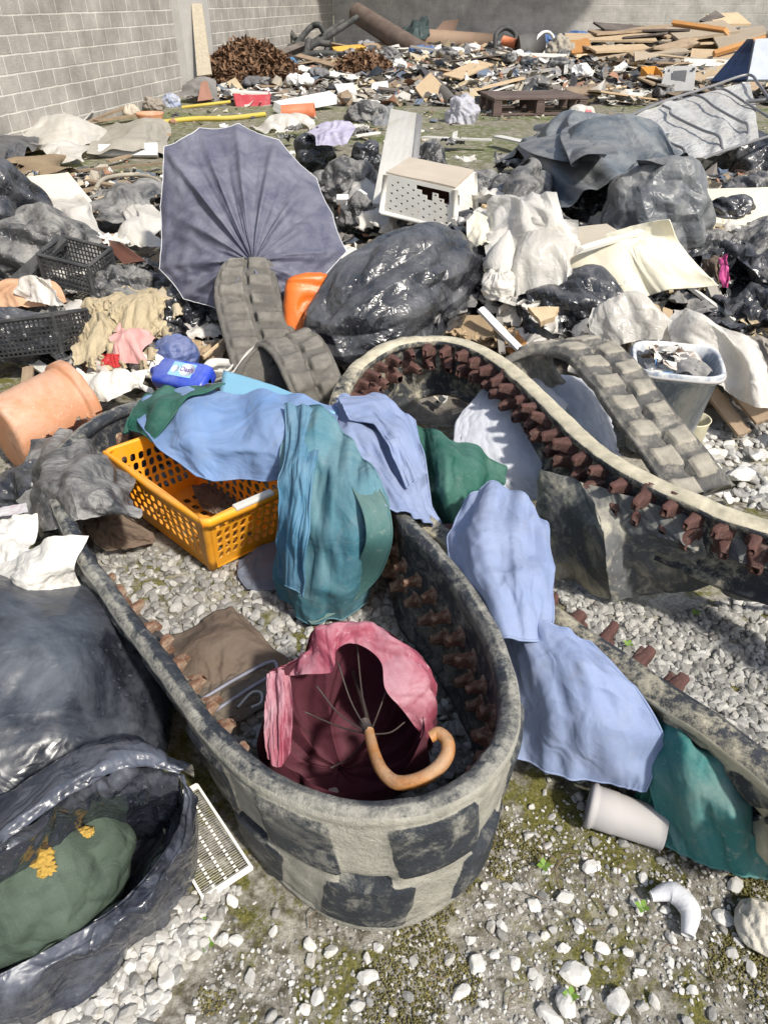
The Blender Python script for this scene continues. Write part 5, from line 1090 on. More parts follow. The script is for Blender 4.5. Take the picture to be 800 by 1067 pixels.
tag(patch('leaflet', [[(-10,532,.33),(12,527,.34),(28,524,.35)],[(-10,540,.33),(12,537,.34),(30,534,.35)]], M('printed_leaflet', (.6, .62, .6), (.45, .35, .38), scale=60, rough=.6), nu=10, nv=10, amp=.002), 'small printed leaflet at the left edge of the heap', 'leaflet')
# brown paper sacks inside the loop
tag(patch('paper_sack', [[(170,668,.02),(205,650,.03),(236,635,.05),(252,640,.04)],[(180,690,.05),(215,672,.08),(245,662,.08),(275,672,.04)],[(195,712,.05),(228,698,.07),(258,690,.07),(300,688,.02)],[(215,735,.02),(240,728,.03),(270,715,.03),(300,700,.02)]], browncard, nu=70, nv=70, bk=(1.02, 1.03, .02), fine=.001, seed=27, sol=.004, floor=.01), 'flat brown paper sack lying on the gravel inside the loop', 'paper sack')
o = tag(patch('garment_bag', [[(200,728,.045),(235,705,.06),(275,695,.06)],[(215,742,.05),(245,728,.06),(290,705,.05)],[(225,762,.03),(262,745,.04),(300,722,.03)]], M('brown_fabric_cover', (.13, .10, .075), (.09, .07, .055), rough=.8, dust=(.3, .27, .22), dust_amt=.3, wr=.3), nu=50, nv=50, amp=.006, seed=28, sol=.005), 'brown folded garment cover with grey piping and a hook', 'garment bag')
tube('piping', [P(208, 730, .066), P(245, 708, .08), P(280, 690, .08), P(288, 693, .075), P(285, 702, .075), P(262, 716, .072), P(222, 742, .062)], .0045, M('grey_piping', (.3, .3, .36), rough=.7), o, n=60, seg=8)
tube('hook', [P(248, 737, .065), P(262, 722, .075), P(272, 722, .08), P(272, 732, .08), P(262, 737, .075)], .0035, M('clear_hook', (.5, .5, .48), rough=.3), o, n=30, seg=8)
tag(patch('paper_sack', [[(82,540,.10),(110,532,.12),(140,540,.10)],[(95,560,.08),(125,552,.10),(160,560,.04)],[(112,575,.04),(135,570,.04),(162,566,.03)]], browncard, nu=50, nv=50, amp=.014, fu=2, fv=2, seed=29, floor=.01), 'brown paper scrap between track end and orange basket', 'paper sack')

# ---- twigs and weeds on the open ground
twig_m = M('dry_twig', (.20, .15, .11), (.12, .09, .07), rough=.9); leaf_m = M('weed_leaf', (.16, .30, .04), (.22, .36, .06), rough=.6, transl=.2)
for i, (a, b, l, ang) in enumerate([(588, 905, .10, 1.2), (600, 900, .12, .3), (555, 925, .07, 2.3), (650, 905, .06, .9), (700, 990, .05, .2), (570, 880, .08, 2.0), (625, 925, .09, 1.6), (540, 1040, .06, .7), (330, 955, .05, 1.1), (450, 1010, .06, 2.6), (610, 960, .08, 2.8), (740, 1010, .05, 1.9)]):
    c = P(a, b, .012); d = np.array([math.cos(ang), math.sin(ang), 0]) * l / 2; n_ = np.array([-d[1], d[0], 0]) * .35
    tag(tube('twig', [c - d, c - d * .3 + n_ + [0, 0, .006], c + d * .3 + n_ * .3 + [0, 0, .010], c + d - n_ * .4], [.0016, .0013, .0011, .0007], twig_m, n=20, seg=6), 'thin dry curved twig on the mossy ground at the front', 'twig', 'twigs on the mossy ground')
for i, (a, b) in enumerate([(566, 903), (668, 946), (208, 962), (216, 985), (654, 672), (724, 640), (594, 1038)]):
    c = P(a, b, .01); t = thing('weed_sprout', 'tiny bright green weed sprouting between the stones', 'weed', tuple(c), 'green weed sprouts between the stones')
    for k in range(4):
        ang = k * 1.6 + i; d = np.array([math.cos(ang), math.sin(ang), .5]) * .016; s_ = np.array([-d[1], d[0], 0]) * .38
        mk('leaf', [c, c + d * .5 - s_ + [0, 0, .003], c + d, c + d * .5 + s_ + [0, 0, .003]], [(0, 1, 2, 3)], leaf_m, t)
# ------------------------------------------------------------------ things lying on the near heap
def PH(px, py, dz=0.0):
    z = .2
    for _ in range(12):
        p = P(px, py, z); z = z * .4 + .6 * (top(p[0], p[1]) + dz)
    return P(px, py, z)
def crum(name, label, mat, cat, quad, bulge=.06, amp=.03, seed=1, lift=.03, group=None, n=70, fu=1.5, fv=3.6, ragged=.02, sol=0, fine=.003, oct=2):
    """Crumpled sheet over the heap; quad: four (px, py[, dz]) places in order."""
    a, b, c, d = [PH(q[0], q[1], (q[2] if len(q) > 2 else 0) + lift) for q in quad]; g = []; s_ = float(np.linalg.norm(c - a)) * .6; ragged *= .5; fine *= .3
    for i in range(4):
        u = i / 3; row = []
        for j in range(4):
            v = j / 3; p = a * (1 - u) * (1 - v) + b * (1 - u) * v + c * u * v + d * u * (1 - v)
            k = math.sin(math.pi * u) * math.sin(math.pi * v); rs = np.random.RandomState(seed * 97 + i * 5 + j)
            s = np.linalg.norm(c - a) * .05; row.append(p + np.array([rs.normal(0, s), rs.normal(0, s), bulge * .85 * k + rs.normal(0, .2) * bulge]))
        g.append(row)
    e_ = min(.5, amp / (s_ + .05)); o = patch(name, g, mat, None, nu=n, nv=n, bk=(1.01 + e_ * .10, 1.03 + e_ * .30, s_ * .22 + .01, (12, 24, 48, 96) if n > 60 else (10, 20, 40)), bkn=s_ * .05, fk=fv, amp=amp * .5, fu=fu, fv=fv, seed=seed, world=True, ragged=ragged, sol=sol, fine=fine, oct=oct)
    return tag(o, label, cat, group)
def bagh(label, mat, x0, y0, x1, y1, seed, name='bin_bag', cat='bin bag', dz=-.05, **k):
    p = PH((x0 + x1) / 2, y1 - (y1 - y0) * .25); return bagpx(name, label, mat, x0, y0, x1, y1, p[2] + dz, seed=seed, **{**dict(cat=cat, crease=.09, lump=.2), **k})
def bhead(name, label, mat, quad, th_=.015, cat='board', seed=1, group=None, warp=.004, chip=.006, n=8):
    cs = [PH(q[0], q[1], q[2] if len(q) > 2 else .05) for q in quad]
    return tag(slab(name, cs, th_, mat, seed=seed, warp=warp, chip=chip, n=n), label, cat, group)

# the large shiny bag in the middle
bag('bin_bag', 'big shiny black rubbish bag, bulging, in the centre of the heap', black, P(416, 314, .35), (.53, .28, .285), rz=R(50), ry=R(-9), seed=5, lvl=7, lump=.08, ex=1.09, dirx=(1, .1, -.2), pleat=.05, knot=(.9, -.2, -.1), kext=.05, flat=.6)
bagh('dull black bag flattened beneath the hamper', black_dusty, 352, 205, 402, 252, 31, dz=0)
bagh('black bag standing right behind the slate umbrella', black, 306, 138, 350, 202, 32, pleat=.08, knot=(.2, 0, 1))
bagh('low dark bag between umbrella and white board', black_dusty, 325, 170, 400, 226, 33)
bagh('dark bag leaning on the left side of the white board', black, 362, 148, 402, 200, 34)
bagh('dark grey bag right behind the cream hamper', black_dusty, 428, 146, 466, 200, 35)
crum('cloth_rag', 'purple and white crumpled rag on top of the black bag', M('lilac_rag', (.3, .27, .4), (.5, .48, .55), scale=14, rough=.8), 'rag', [(328, 128, .42), (362, 128, .42), (360, 152, .34), (326, 150, .34)], .05, .04, 36, n=50)
crum('plastic_film', 'pale see-through film between umbrella and board', clearfilm, 'plastic film', [(345, 185, .1), (385, 190, .12), (388, 222, .05), (340, 215, .05)], .06, .04, 37)
for i, (a, b, s) in enumerate([(357, 208, .05), (375, 205, .06), (366, 214, .04)]):
    c = PH(a, b, .18); V, F = box_vf(c, *np.array(Matrix.Rotation(i * 1.3, 3, 'Z') @ Matrix.Rotation(.5, 3, 'X')).T, s * 1.6, s, s)
    tag(bevel(mk('foam_block', V, F, whitefoam, smooth=False), .006), 'small white foam block right of the slate umbrella', 'foam block', 'foam blocks beside the slate umbrella')
# slate tarps right of the hamper
crum('tarpaulin', 'crumpled slate grey tarpaulin humped behind the white film, right of the hamper', tarp, 'tarpaulin', [(528, 160, .10), (600, 128, .36), (690, 170, .2), (600, 235, .12)], .30, .5, 41, n=170, fu=3.4, fv=4.4, lift=.08)
crum('tarpaulin', 'pale grey peak of folded tarpaulin below the steel frame', greyfilm, 'tarpaulin', [(582, 134, .40), (620, 128, .45), (640, 160, .4), (585, 165, .35)], .10, .08, 42, n=80, fu=2, fv=2, lift=.05)
crum('tarpaulin', 'dark folded tarpaulin at the left foot of the slate one', black_dusty, 'tarpaulin', [(495, 195, .12), (560, 175, .2), (600, 230, .12), (515, 235, .05)], .16, .3, 43, n=130, fu=3, fv=4, lift=.05)
crum('tarpaulin', 'blue grey tarpaulin fold under the bent steel frame', tarp, 'tarpaulin', [(625, 145, .3), (690, 150, .3), (715, 185, .25), (640, 200, .25)], .14, .3, 44, n=130, fu=3, fv=4, lift=.08)
bagh('thin grey translucent bag stretched over sharp rubbish on the right', greyfilm, 622, 165, 745, 292, 45, lvl=7, ex=1.10, dirx=(1, .3, -.8), lump=.16, dz=.0)
bagh('short black bag end poking out right of the grey bag', black, 735, 205, 785, 235, 46, dz=.12, lvl=5)
bagh('wide black bag under the right end of the steel frame', black, 735, 143, 840, 205, 47, dz=.02)
bagh('dusty bag at the right edge above the pink wrapper', black_dusty, 728, 232, 850, 305, 48, lvl=7)
bagh('black bag at the right edge level with the mortar bucket', black, 752, 290, 850, 372, 49, lvl=7)
bagh('sagging dark bag with pleats between white films and track', black, 540, 282, 652, 372, 50, lvl=7, crease=.10, aniso=(.6, .6, 3), dz=-.02)
bagh('dark bag showing between the two leaning boards at right', black_dusty, 640, 285, 730, 345, 51, dz=-.06)
bagh('black bag low behind the shiny one', black_dusty, 470, 180, 540, 240, 52, dz=-.04)
bhead('board', 'cream painted board under the right hand bags', creamboard, [(705, 200, .2), (810, 196, .25), (815, 240, .15), (718, 232, .15)], .02, seed=1)
crum('cardboard_sheet', 'large bent whitish board stained with dirt, right of the white film', creamboard, 'cardboard', [(600, 258, .16), (690, 228, .34), (736, 300, .18), (625, 318, .10)], .08, .012, 53, n=80, fu=1.4, fv=3, ragged=.01, lift=.08, sol=.006)
bhead('cardboard_sheet', 'flat beige board with a clean edge lying above the black bag', M('beige_flat', (.42, .38, .31), (.36, .32, .26), rough=.8), [(582, 282, .2), (668, 296, .2), (650, 315, .18), (600, 300, .17)], .012, cat='cardboard', seed=2)
bhead('board', 'beige panel lying flat at the top of the white film', M('beige_flat', (.42, .38, .31)), [(578, 240, .30), (632, 234, .32), (655, 248, .30), (596, 258, .28)], .015, seed=3)
for i, (q, lb, mt, w_) in enumerate([(((598, 262, .32), (672, 240, .36)), 'long white moulding strip across the stained board', whitewood, .035), (((545, 322, .2), (598, 288, .28)), 'white painted batten leaning over the pleated black bag', whitewood, .06), (((500, 322, .22), (545, 368, .12)), 'short white plastic batten pointing down to the track', whitefoam, .035),
      (((655, 375, .16), (705, 358, .2)), 'white wooden strip behind the mortar bucket', woodlight, .05), (((700, 285, .28), (765, 335, .16)), 'thin white strip leaning at the edge of the stained board', whitewood, .02), (((738, 292, .25), (752, 325, .15)), 'grey fluted plank beneath the pink wrapper', greyboard, .07),
      (((742, 372, .16), (800, 440, .10)), 'broad beige plank right of the mortar bucket', wood, .10), (((733, 398, .10), (775, 452, .05)), 'narrow plank with grey edge beside the bucket', wood, .06), (((775, 395, .12), (830, 455, .08)), 'dark edged beam at the right border', greyboard, .06), (((650, 312, .26), (700, 330, .22)), 'pale wood offcut beside the clear bag', woodlight, .08),
      (((520, 330, .15), (523, 368, .12)), 'upright grey slat near the tied white bag', greyboard, .03), (((528, 350, .1), (548, 372, .1)), 'orange edged chipboard piece behind the track', woodorange, .10)]):
    tag(plank('plank', PH(*q[0]), PH(*q[1]), w_, .016, mt, seed=60 + i, roll=.25), lb, 'plank')
bhead('chipboard', 'pale broken tile of board under the tied white bag', cardboard, [(476, 330, .12), (512, 328, .14), (516, 362, .1), (488, 362, .08)], .012, seed=6)
bhead('wood_offcut', 'small wedge of pale wood on the pleated black bag', woodlight, [(549, 322, .28), (582, 322, .30), (578, 332, .28), (563, 338, .27)], .03, seed=7)
crum('plastic_film', 'mass of milky translucent plastic film beside the shiny bag', whitefilm, 'plastic film', [(495, 222, .20), (570, 205, .34), (612, 268, .26), (515, 300, .14)], .14, .09, 61, n=150, fu=1.4, fv=3.4, lift=.08)
crum('plastic_film', 'sagging milky film in front of the beige panel', clearfilm, 'plastic film', [(515, 240, .3), (590, 225, .4), (600, 290, .25), (535, 320, .15)], .10, .08, 62, n=110, fu=1.4, fv=3, lift=.05)
bag('plastic_bag', 'white tied plastic bag with pleated skirt and pointed top', whitefilm, PH(519, 300, .25), (.075, .07, .085), seed=63, lvl=6, crease=.05, pleat=.14, knot=(0, 0, 1), kext=.1, cat='plastic bag')
V = []; cpt = PH(523, 262, .28)
tag(lathe('plastic_cone', ((0, .075), (.15, .085), (.45, .065), (.8, .03), (1, .004)), PH(520, 285, .26), PH(530, 240, .40), whitefilm, None, seg=40), 'pointed white plastic bag end standing up like a cone', 'plastic bag')
tag(patch('plastic_film', [[(485, 232, .58), (500, 222, .60), (518, 232, .58)], [(488, 262, .5), (505, 255, .55), (522, 258, .52)]], creamboard, nu=20, nv=20), 'cream piece behind the tied white bag', 'plastic film')
crum('plastic_film', 'clear grey film bag slumped in front of the pleated black bag', clearfilm, 'plastic film', [(615, 330, .2), (668, 318, .24), (700, 355, .16), (622, 368, .12)], .12, .07, 64, n=110, lift=.06)
crum('plastic_film', 'long milky film sheet trailing behind and right of the bucket', whitefilm, 'plastic film', [(690, 335, .24), (745, 335, .26), (810, 425, .12), (742, 400, .14)], .12, .08, 65, n=130, lift=.06, fu=4, fv=2.5)
crum('plastic_film', 'dusty beige film at the right border', M('beige_film', (.40, .36, .30), (.33, .29, .24), rough=.6, wr=.6, transl=.15), 'plastic film', [(750, 345, .15), (820, 360, .2), (830, 430, .1), (780, 410, .1)], .08, .06, 66, n=80)
crum('candy_wrapper', 'torn pink and dark wrapper sticking up between the bags', magenta, 'wrapper', [(748, 268, .3), (758, 262, .34), (758, 300, .22), (752, 300, .2)], .02, .02, 67, n=30)
crum('fabric_rag', 'dark brown rag behind the pink wrapper', browncard, 'rag', [(728, 272, .2), (752, 268, .26), (754, 300, .2), (740, 300, .15)], .05, .04, 68, n=50)

for i, (x0, y0, x1, y1, m_, lb) in enumerate([(496, 182, 566, 240, black_dusty, 'rounded dusty bag just right of the cream hamper'), (585, 196, 660, 248, black, 'glossy black bag peeping out above the stained board'), (700, 236, 764, 292, black_dusty, 'dull bag wedged below the grey translucent bag'),
   (652, 262, 704, 300, greyfilm, 'pale grey bag lump on the stained board'), (596, 348, 650, 380, black_dusty, 'flat dusty bag behind the blocky track'), (690, 300, 760, 350, black, 'glossy bag behind the mortar bucket'), (545, 140, 590, 176, black_dusty, 'small dark bag at the back left of the tarpaulin'), (752, 182, 830, 238, black_dusty, 'dusty bag behind the cream board at the right border')]):
    bagh(lb, m_, x0, y0, x1, y1, 120 + i, dz=-.02)
# ---- left side
bagh('taut dark bag cut by the left border, highest on the left', black, -70, 165, 46, 275, 71, dz=.02, lvl=7, crease=.05)
bagh('mud smeared black bag behind the broken black crate', black_dusty, -10, 222, 108, 305, 72, lvl=7, crease=.12)
bagh('dark flattened bag between crate and beige paper', black_dusty, 92, 278, 182, 335, 73, dz=-.04, lvl=6)
bagh('black bag below the black crate at the left border', black, -30, 322, 66, 392, 74, lvl=6, dz=0)
bagh('glossy black film bag in front of the slate umbrella', black, 165, 298, 240, 372, 75, crease=.16, dz=-.05)
crum('bin_bag', 'black film spread out behind the white scraps at left', black_dusty, 'bin bag', [(92, 200, .1), (165, 185, .14), (168, 222, .1), (110, 232, .08)], .08, .07, 76, n=90)
bhead('board', 'clean cream board lying tilted near the left border', creamboard, [(22, 186, .22), (72, 180, .26), (98, 212, .14), (50, 222, .12)], .012, seed=11)
crum('plastic_film', 'grey white film draped down from the cream board', whitefilm, 'plastic film', [(40, 212, .12), (85, 202, .16), (125, 258, .08), (50, 240, .06)], .07, .05, 77, n=90)
bhead('plastic_plate', 'shiny brown triangular panel left of the slate umbrella', M('brown_panel', (.17, .075, .05), (.13, .055, .04), rough=.4), [(104, 248, .12), (125, 252, .16), (152, 272, .12), (130, 276, .08)], .012, cat='panel', seed=12)
crum('fabric_sheet', 'peach coloured sheet at the left border above the crate', M('peach_sheet', (.55, .33, .20), (.48, .29, .18), rough=.75, wr=.4), 'fabric', [(-20, 292, .14), (55, 288, .16), (72, 320, .1), (-20, 325, .08)], .06, .03, 78, n=70)
crum('plastic_bag', 'thin white plastic bag on the peach sheet', whitefilm, 'plastic bag', [(18, 296, .18), (52, 288, .22), (68, 316, .16), (28, 318, .12)], .07, .04, 79, n=70)
crum('plastic_film', 'whitish film strip right of the second black crate', whitefilm, 'plastic film', [(66, 318, .12), (84, 318, .12), (88, 378, .04), (74, 378, .04)], .04, .03, 80, n=50)
for i, q in enumerate([[(80, 312), (160, 300), (168, 345), (88, 385)], [(88, 335), (135, 320), (140, 372), (85, 380)], [(120, 318), (172, 305), (160, 352), (118, 350)]]):
    crum('crumpled_paper', ['broad mass of torn mustard beige paper left of the umbrella', 'torn beige paper heaped in front of the dark bag', 'beige paper flap touching the dark flattened bag'][i], beigepaper, 'crumpled paper', [(x, y, .1 + .05 * i) for x, y in q], .07, .09, 81 + i, n=120, fu=3, fv=3, fine=.006, ragged=.02, lift=.04)
for i in range(26):
    x, y = rnd.uniform(82, 165), rnd.uniform(312, 380); s = rnd.uniform(8, 15)
    crum('torn_paper', 'ragged flake of beige paper among many on the mustard paper mass', beigepaper, 'torn paper', [(x, y, .2), (x + s, y - 2, .22), (x + s, y + s * .8, .2), (x, y + s * .7, .18)], .03, .03, 300 + i, n=22, fu=1.5, fv=1.5, ragged=.025, lift=.02, group='beige paper flakes left of the umbrella')
crum('foam_mat', 'pale woolly mat with pinked edge under the umbrella', M('pinked_mat', (.50, .43, .31), (.42, .35, .25), scale=30, rough=.95, bump=1), 'mat', [(152, 305, .16), (180, 298, .18), (199, 325, .12), (170, 338, .1)], .03, .01, 86, n=60, ragged=.03, sol=.01)
crum('fabric_rag', 'pale pink cloth bunched above the blue bottle', pinkcloth, 'rag', [(128, 338, .24), (160, 345, .24), (150, 378, .2), (110, 388, .16)], .09, .05, 87, n=90, fu=2, fv=2)
crum('fabric_rag', 'small red rag left of the pink cloth', M('red_rag', (.45, .03, .03), rough=.7), 'rag', [(106, 370, .22), (124, 370, .22), (126, 382, .2), (108, 380, .2)], .02, .01, 88, n=30)
bagh('round dull blue container half hidden behind the bottle', blue_dull, 158, 348, 208, 392, 89, name='plastic_container', cat='container', crease=.02, lump=.06, lvl=6, dz=.06)
bagh('cream plastic jug lying against the blue bottle', cream_pl, 134, 366, 176, 398, 90, name='plastic_jug', cat='jug', crease=.01, lump=.08, lvl=6, dz=.10)
crum('paper_sheet', 'crumpled white paper under the blue bottle', paper, 'paper', [(84, 392, .12), (148, 388, .16), (166, 410, .12), (90, 418, .08)], .06, .04, 91, n=90, lift=.05)
crum('paper_sheet', 'stained white paper with printed bits left of the pink cloth', M('printed_scrap', (.6, .56, .5), (.38, .30, .25), scale=26, rough=.8), 'paper', [(92, 378, .14), (125, 380, .18), (130, 398, .16), (92, 396, .1)], .04, .04, 92, n=60)
t = thing('food_tub', 'small dirty white tub right of the blue bottle', 'tub', tuple(PH(227, 388, .0)))
V, F = loft([sq_ring(PH(228, 382, .17) + np.array([0, .0, s]), (.95, -.2, 0), (.2, .95, .1), r1, r1 * .8, 3, 40) for s, r1 in ((-.05, .04), (-.04, .055), (0, .064), (.008, .069), (.012, .064), (.004, .055), (-.01, .03))]); mk('tub_wall', V, F, white_pl, t)
tag(tube('white_stick', [PH(222, 398, .12), PH(243, 388, .2), PH(258, 368, .26), PH(272, 358, .3)], .007, white_pl, n=24), 'thin bent white plastic rod in front of the curled track', 'rod')
tag(plank('stick', PH(212, 372, .15), PH(236, 352, .18), .014, .01, woodlight, seed=9), 'splintered wooden stick beside the small white tub', 'stick')
crum('plastic_film', 'torn white film between crate and umbrella', whitefilm, 'plastic film', [(120, 218, .1), (160, 215, .14), (165, 262, .06), (135, 258, .06)], .06, .05, 93, n=70)
def crate(label, pts, h, rows=6):
    t = thing('plastic_crate', label, 'crate', tuple(pts.mean(0) - np.array([0, 0, h])))
    bot = [p - np.array([0, 0, h]) for p in pts]
    for i in range(4):
        V, F = hole_panel((bot[i], bot[(i + 1) % 4], pts[(i + 1) % 4], pts[i]), 14 if i % 2 == 0 else 10, rows, lambda a, b: 'slot', rect_in(.16, .14, .84, .86)); solid(mk('side_panel', V, F, dark_pl, t, smooth=False), .004)
        V, F = tube_vf(np.array([pts[i], pts[(i + 1) % 4]]), .010, 6); mk('rim', V, F, dark_pl, t, smooth=False)
        V, F = tube_vf(np.array([bot[i], pts[i]]), .010, 6); mk('corner_post', V, F, dark_pl, t, smooth=False)
    V, F = hole_panel(bot, 14, 10, lambda a, b: 'slot', rect_in(.16, .16, .84, .84)); solid(mk('bottom_panel', V, F, dark_pl, t, smooth=False), .004)
def q4(c, ang, l, w_, tilt=(0, 0)):
    M_ = Matrix.Rotation(R(ang), 3, 'Z') @ Matrix.Rotation(R(tilt[0]), 3, 'X') @ Matrix.Rotation(R(tilt[1]), 3, 'Y')
    return np.array([np.array(M_ @ Vector((x * l / 2, y * w_ / 2, 0))) + c for x, y in ((-1, -1), (1, -1), (1, 1), (-1, 1))])
crate('open black lattice crate half buried on the left side of the heap', q4(PH(78, 262, .26), -18, .30, .22, (10, 8)), .15)
crate('black mesh crate tipped over at the left border', q4(PH(38, 330, .27), -12, .36, .26, (-14, -10)), .17, 8)
bhead('plastic_plate', 'long dark slab leaning left of the open black crate', dark_pl, [(10, 292, .12), (20, 302, .1), (72, 250, .28), (62, 244, .3)], .02, cat='panel', seed=14)
# litter at the foot of the left wall
crum('plastic_film', 'big heap of white film against the block wall', whitefilm, 'plastic film', [(38, 128), (95, 126), (110, 150), (45, 158)], .25, .12, 101, n=90, lift=.05)
crum('plastic_film', 'flattened white film just below the wall heap', whitefilm, 'plastic film', [(40, 150), (88, 152), (92, 168), (45, 168)], .12, .10, 102, n=70, lift=.05)
crum('plastic_film', 'dirty grey film right of the wall heap', M('dirty_film', (.38, .35, .30), (.28, .26, .22), rough=.6, wr=.8), 'plastic film', [(105, 132), (180, 128), (185, 158), (110, 160)], .16, .12, 103, n=90, lift=.05)
bhead('packing_foam', 'long white foam panel end on the ground behind the umbrella', whitefoam, [(103, 152, .12), (165, 150, .12), (165, 163, .02), (103, 163, .02)], .08, cat='foam panel', seed=15)
crum('cardboard_sheet', 'beige cardboard lying in the strip left of the umbrella', cardboard, 'cardboard', [(18, 170), (68, 168), (80, 185), (25, 188)], .08, .04, 104, n=50)
crum('bin_bag', 'dark bag shreds at the left border by the wall', black, 'bin bag', [(-10, 152), (30, 150), (32, 178), (-10, 180)], .15, .1, 105, n=80)
tag(tube('bent_pipe', [PH(98, 200, .05), PH(110, 186, .06), PH(140, 182, .06), PH(165, 188, .05), PH(168, 200, .05)], .018, M('pale_hose', (.42, .38, .3), rough=.6), n=60), 'pale hose curving on the ground left of the umbrella', 'hose')
for i, q in enumerate([((80, 178), (168, 170)), ((112, 168), (136, 162)), ((60, 205), (100, 196)), ((128, 148), (178, 140)), ((90, 188), (130, 196)), ((20, 160), (60, 150))]):
    tag(plank('plank', PH(*q[0], .05), PH(*q[1], .06), .06, .02, wood, seed=110 + i), 'thin weathered batten on the ground left of the umbrella', 'plank', 'battens on the ground left of the umbrella')

# ---- the odd pieces that fill the gaps: every one a thing
def scatter(n, seed, poly, kinds):
    rs = random.Random(seed)
    for i in range(n):
        while True:
            x = rs.uniform(min(p[0] for p in poly), max(p[0] for p in poly)); y = rs.uniform(min(p[1] for p in poly), max(p[1] for p in poly))
            if inpoly(np.array([x]), np.array([y]), poly)[0]: break
        kinds[rs.randrange(len(kinds))](x, y, i + seed * 1000, rs)
def k_plank(mat, label, group, l0=.15, l1=.5, w_=.05):
    def f(x, y, s, rs):
        c = PH(x, y, .06); a = rs.uniform(0, 3.14); l = rs.uniform(l0, l1); d = np.array([math.cos(a), math.sin(a), rs.uniform(-.25, .25)]) * l / 2
        tag(plank('plank', c - d, c + d, w_ * rs.uniform(.6, 1.5), .015, mat, seed=s % 5000, roll=rs.uniform(-.4, .4)), label, 'plank', group)
    return f
def k_crum(mat, name, cat, label, group, s0=.1, s1=.25):
    def f(x, y, s, rs):
        c = PH(x, y, .05); r_ = rs.uniform(s0, s1) / 2; a = rs.uniform(0, 3); g = []
        for i in range(3):
            g.append([c + np.array([math.cos(a) * (i - 1) * r_ - math.sin(a) * (j - 1) * r_ * .8, math.sin(a) * (i - 1) * r_ + math.cos(a) * (j - 1) * r_ * .8, rs.uniform(0, .25) * r_ * 2]) for j in range(3)])
        tag(patch(name, g, mat, nu=24, nv=24, amp=r_ * .4, fu=2, fv=2, seed=s % 900, world=True, ragged=r_ * .3, fine=r_ * .05), label, cat, group)
    return f
gap = [(100, 225), (240, 130), (400, 130), (640, 130), (800, 180), (800, 440), (740, 340), (560, 370), (330, 350), (200, 400), (20, 400), (0, 300), (0, 190)]
scatter(150, 5, gap, [k_crum(paper, 'paper_scrap', 'paper scrap', 'small white paper scrap in a gap between the bags', 'paper scraps between the bags'), k_crum(whitefilm, 'film_scrap', 'film scrap', 'torn bit of milky film in a gap between the bags', 'film scraps between the bags', .12, .35),
   k_crum(beigepaper, 'paper_scrap', 'paper scrap', 'beige paper scrap in a gap between the bags', 'beige paper scraps between the bags', .1, .3), k_crum(black_dusty, 'bag_shred', 'bag shred', 'dusty shred of black film in a gap between the bags', 'dusty film shreds between the bags', .15, .45),
   k_plank(wood, 'broken wooden batten sticking out between the bags', 'battens between the bags'), k_plank(whitewood, 'white painted batten sticking out between the bags', 'white battens between the bags'), k_crum(cardboard, 'cardboard_scrap', 'cardboard', 'torn cardboard piece in a gap between the bags', 'cardboard pieces between the bags', .12, .3)])
scatter(60, 9, [(500, 215), (640, 225), (760, 240), (800, 330), (770, 380), (640, 350), (520, 350), (480, 300)], [k_crum(whitefilm, 'film_scrap', 'film scrap', 'larger torn sheet of milky film in the right half of the heap', 'film sheets in the right half of the heap', .25, .5), k_plank(woodlight, 'splintered pale board in the right half of the heap', 'pale boards in the right half', .3, .7, .09),
   k_plank(whitewood, 'long white strip in the right half of the heap', 'white strips in the right half', .3, .8, .05), k_crum(black, 'bag_shred', 'bag shred', 'wide shred of black film in the right half of the heap', 'black shreds in the right half', .25, .5)])
# litter that nobody could count
lit = bpy.data.materials.new('mixed_litter'); lit.use_nodes = True; nt = lit.node_tree; b_ = nt.nodes['Principled BSDF']; at = nt.nodes.new('ShaderNodeAttribute'); at.attribute_name = 'tint'; rp = nt.nodes.new('ShaderNodeValToRGB'); rp.color_ramp.interpolation = 'CONSTANT'
cols = [(.52, .5, .45), (.36, .32, .26), (.05, .05, .055), (.6, .59, .57), (.24, .18, .12), (.12, .15, .2), (.28, .27, .25), (.42, .34, .22), (.30, .16, .10), (.08, .08, .08), (.50, .46, .37), (.17, .15, .13)]
rp.color_ramp.elements[0].color = (*cols[0], 1); rp.color_ramp.elements[0].position = 0; rp.color_ramp.elements[1].color = (*cols[1], 1); rp.color_ramp.elements[1].position = 1 / 12
for i in range(2, 12): e = rp.color_ramp.elements.new(i / 12); e.color = (*cols[i], 1)
nt.links.new(at.outputs['Fac'], rp.inputs[0]); nt.links.new(rp.outputs[0], b_.inputs[0]); b_.inputs['Roughness'].default_value = .8
def litter(name, label, pts, s0, s1, seed):
    rs = np.random.RandomState(seed); n = len(pts); k = 3; u = np.linspace(-1, 1, k); gx_, gy_ = np.meshgrid(u, u, indexing='ij')
    s = rs.uniform(s0, s1, n) * rs.choice([.5, 1, 1, 1.6], n); asp = rs.uniform(.15, 1, n); B = np.stack([gx_[None] * s[:, None, None], gy_[None] * (s * asp)[:, None, None], rs.normal(0, .3, (n, k, k)) * (s * asp)[:, None, None]], -1).reshape(n, -1, 3)
    B[..., :2] += rs.normal(0, .2, (n, k * k, 2)) * (s * asp)[:, None, None]
    q = rs.normal(size=(n, 3)) * [.35, .35, 1]; out = np.zeros_like(B)
    for i in range(n):
        M_ = np.array(Matrix.Rotation(rs.rand() * 6.28, 3, 'Z') @ Matrix.Rotation(q[i, 0], 3, 'X') @ Matrix.Rotation(q[i, 1], 3, 'Y')); out[i] = B[i] @ M_.T
    out += pts[:, None, :]; g = gridfaces(k, k); F = (g[None] + (np.arange(n) * k * k)[:, None, None]).reshape(-1, 4)
    tag(mk(name, out.reshape(-1, 3), F, lit, smooth=False, attrs={'tint': np.repeat(rs.rand(n), k * k)}), label, kind='stuff')
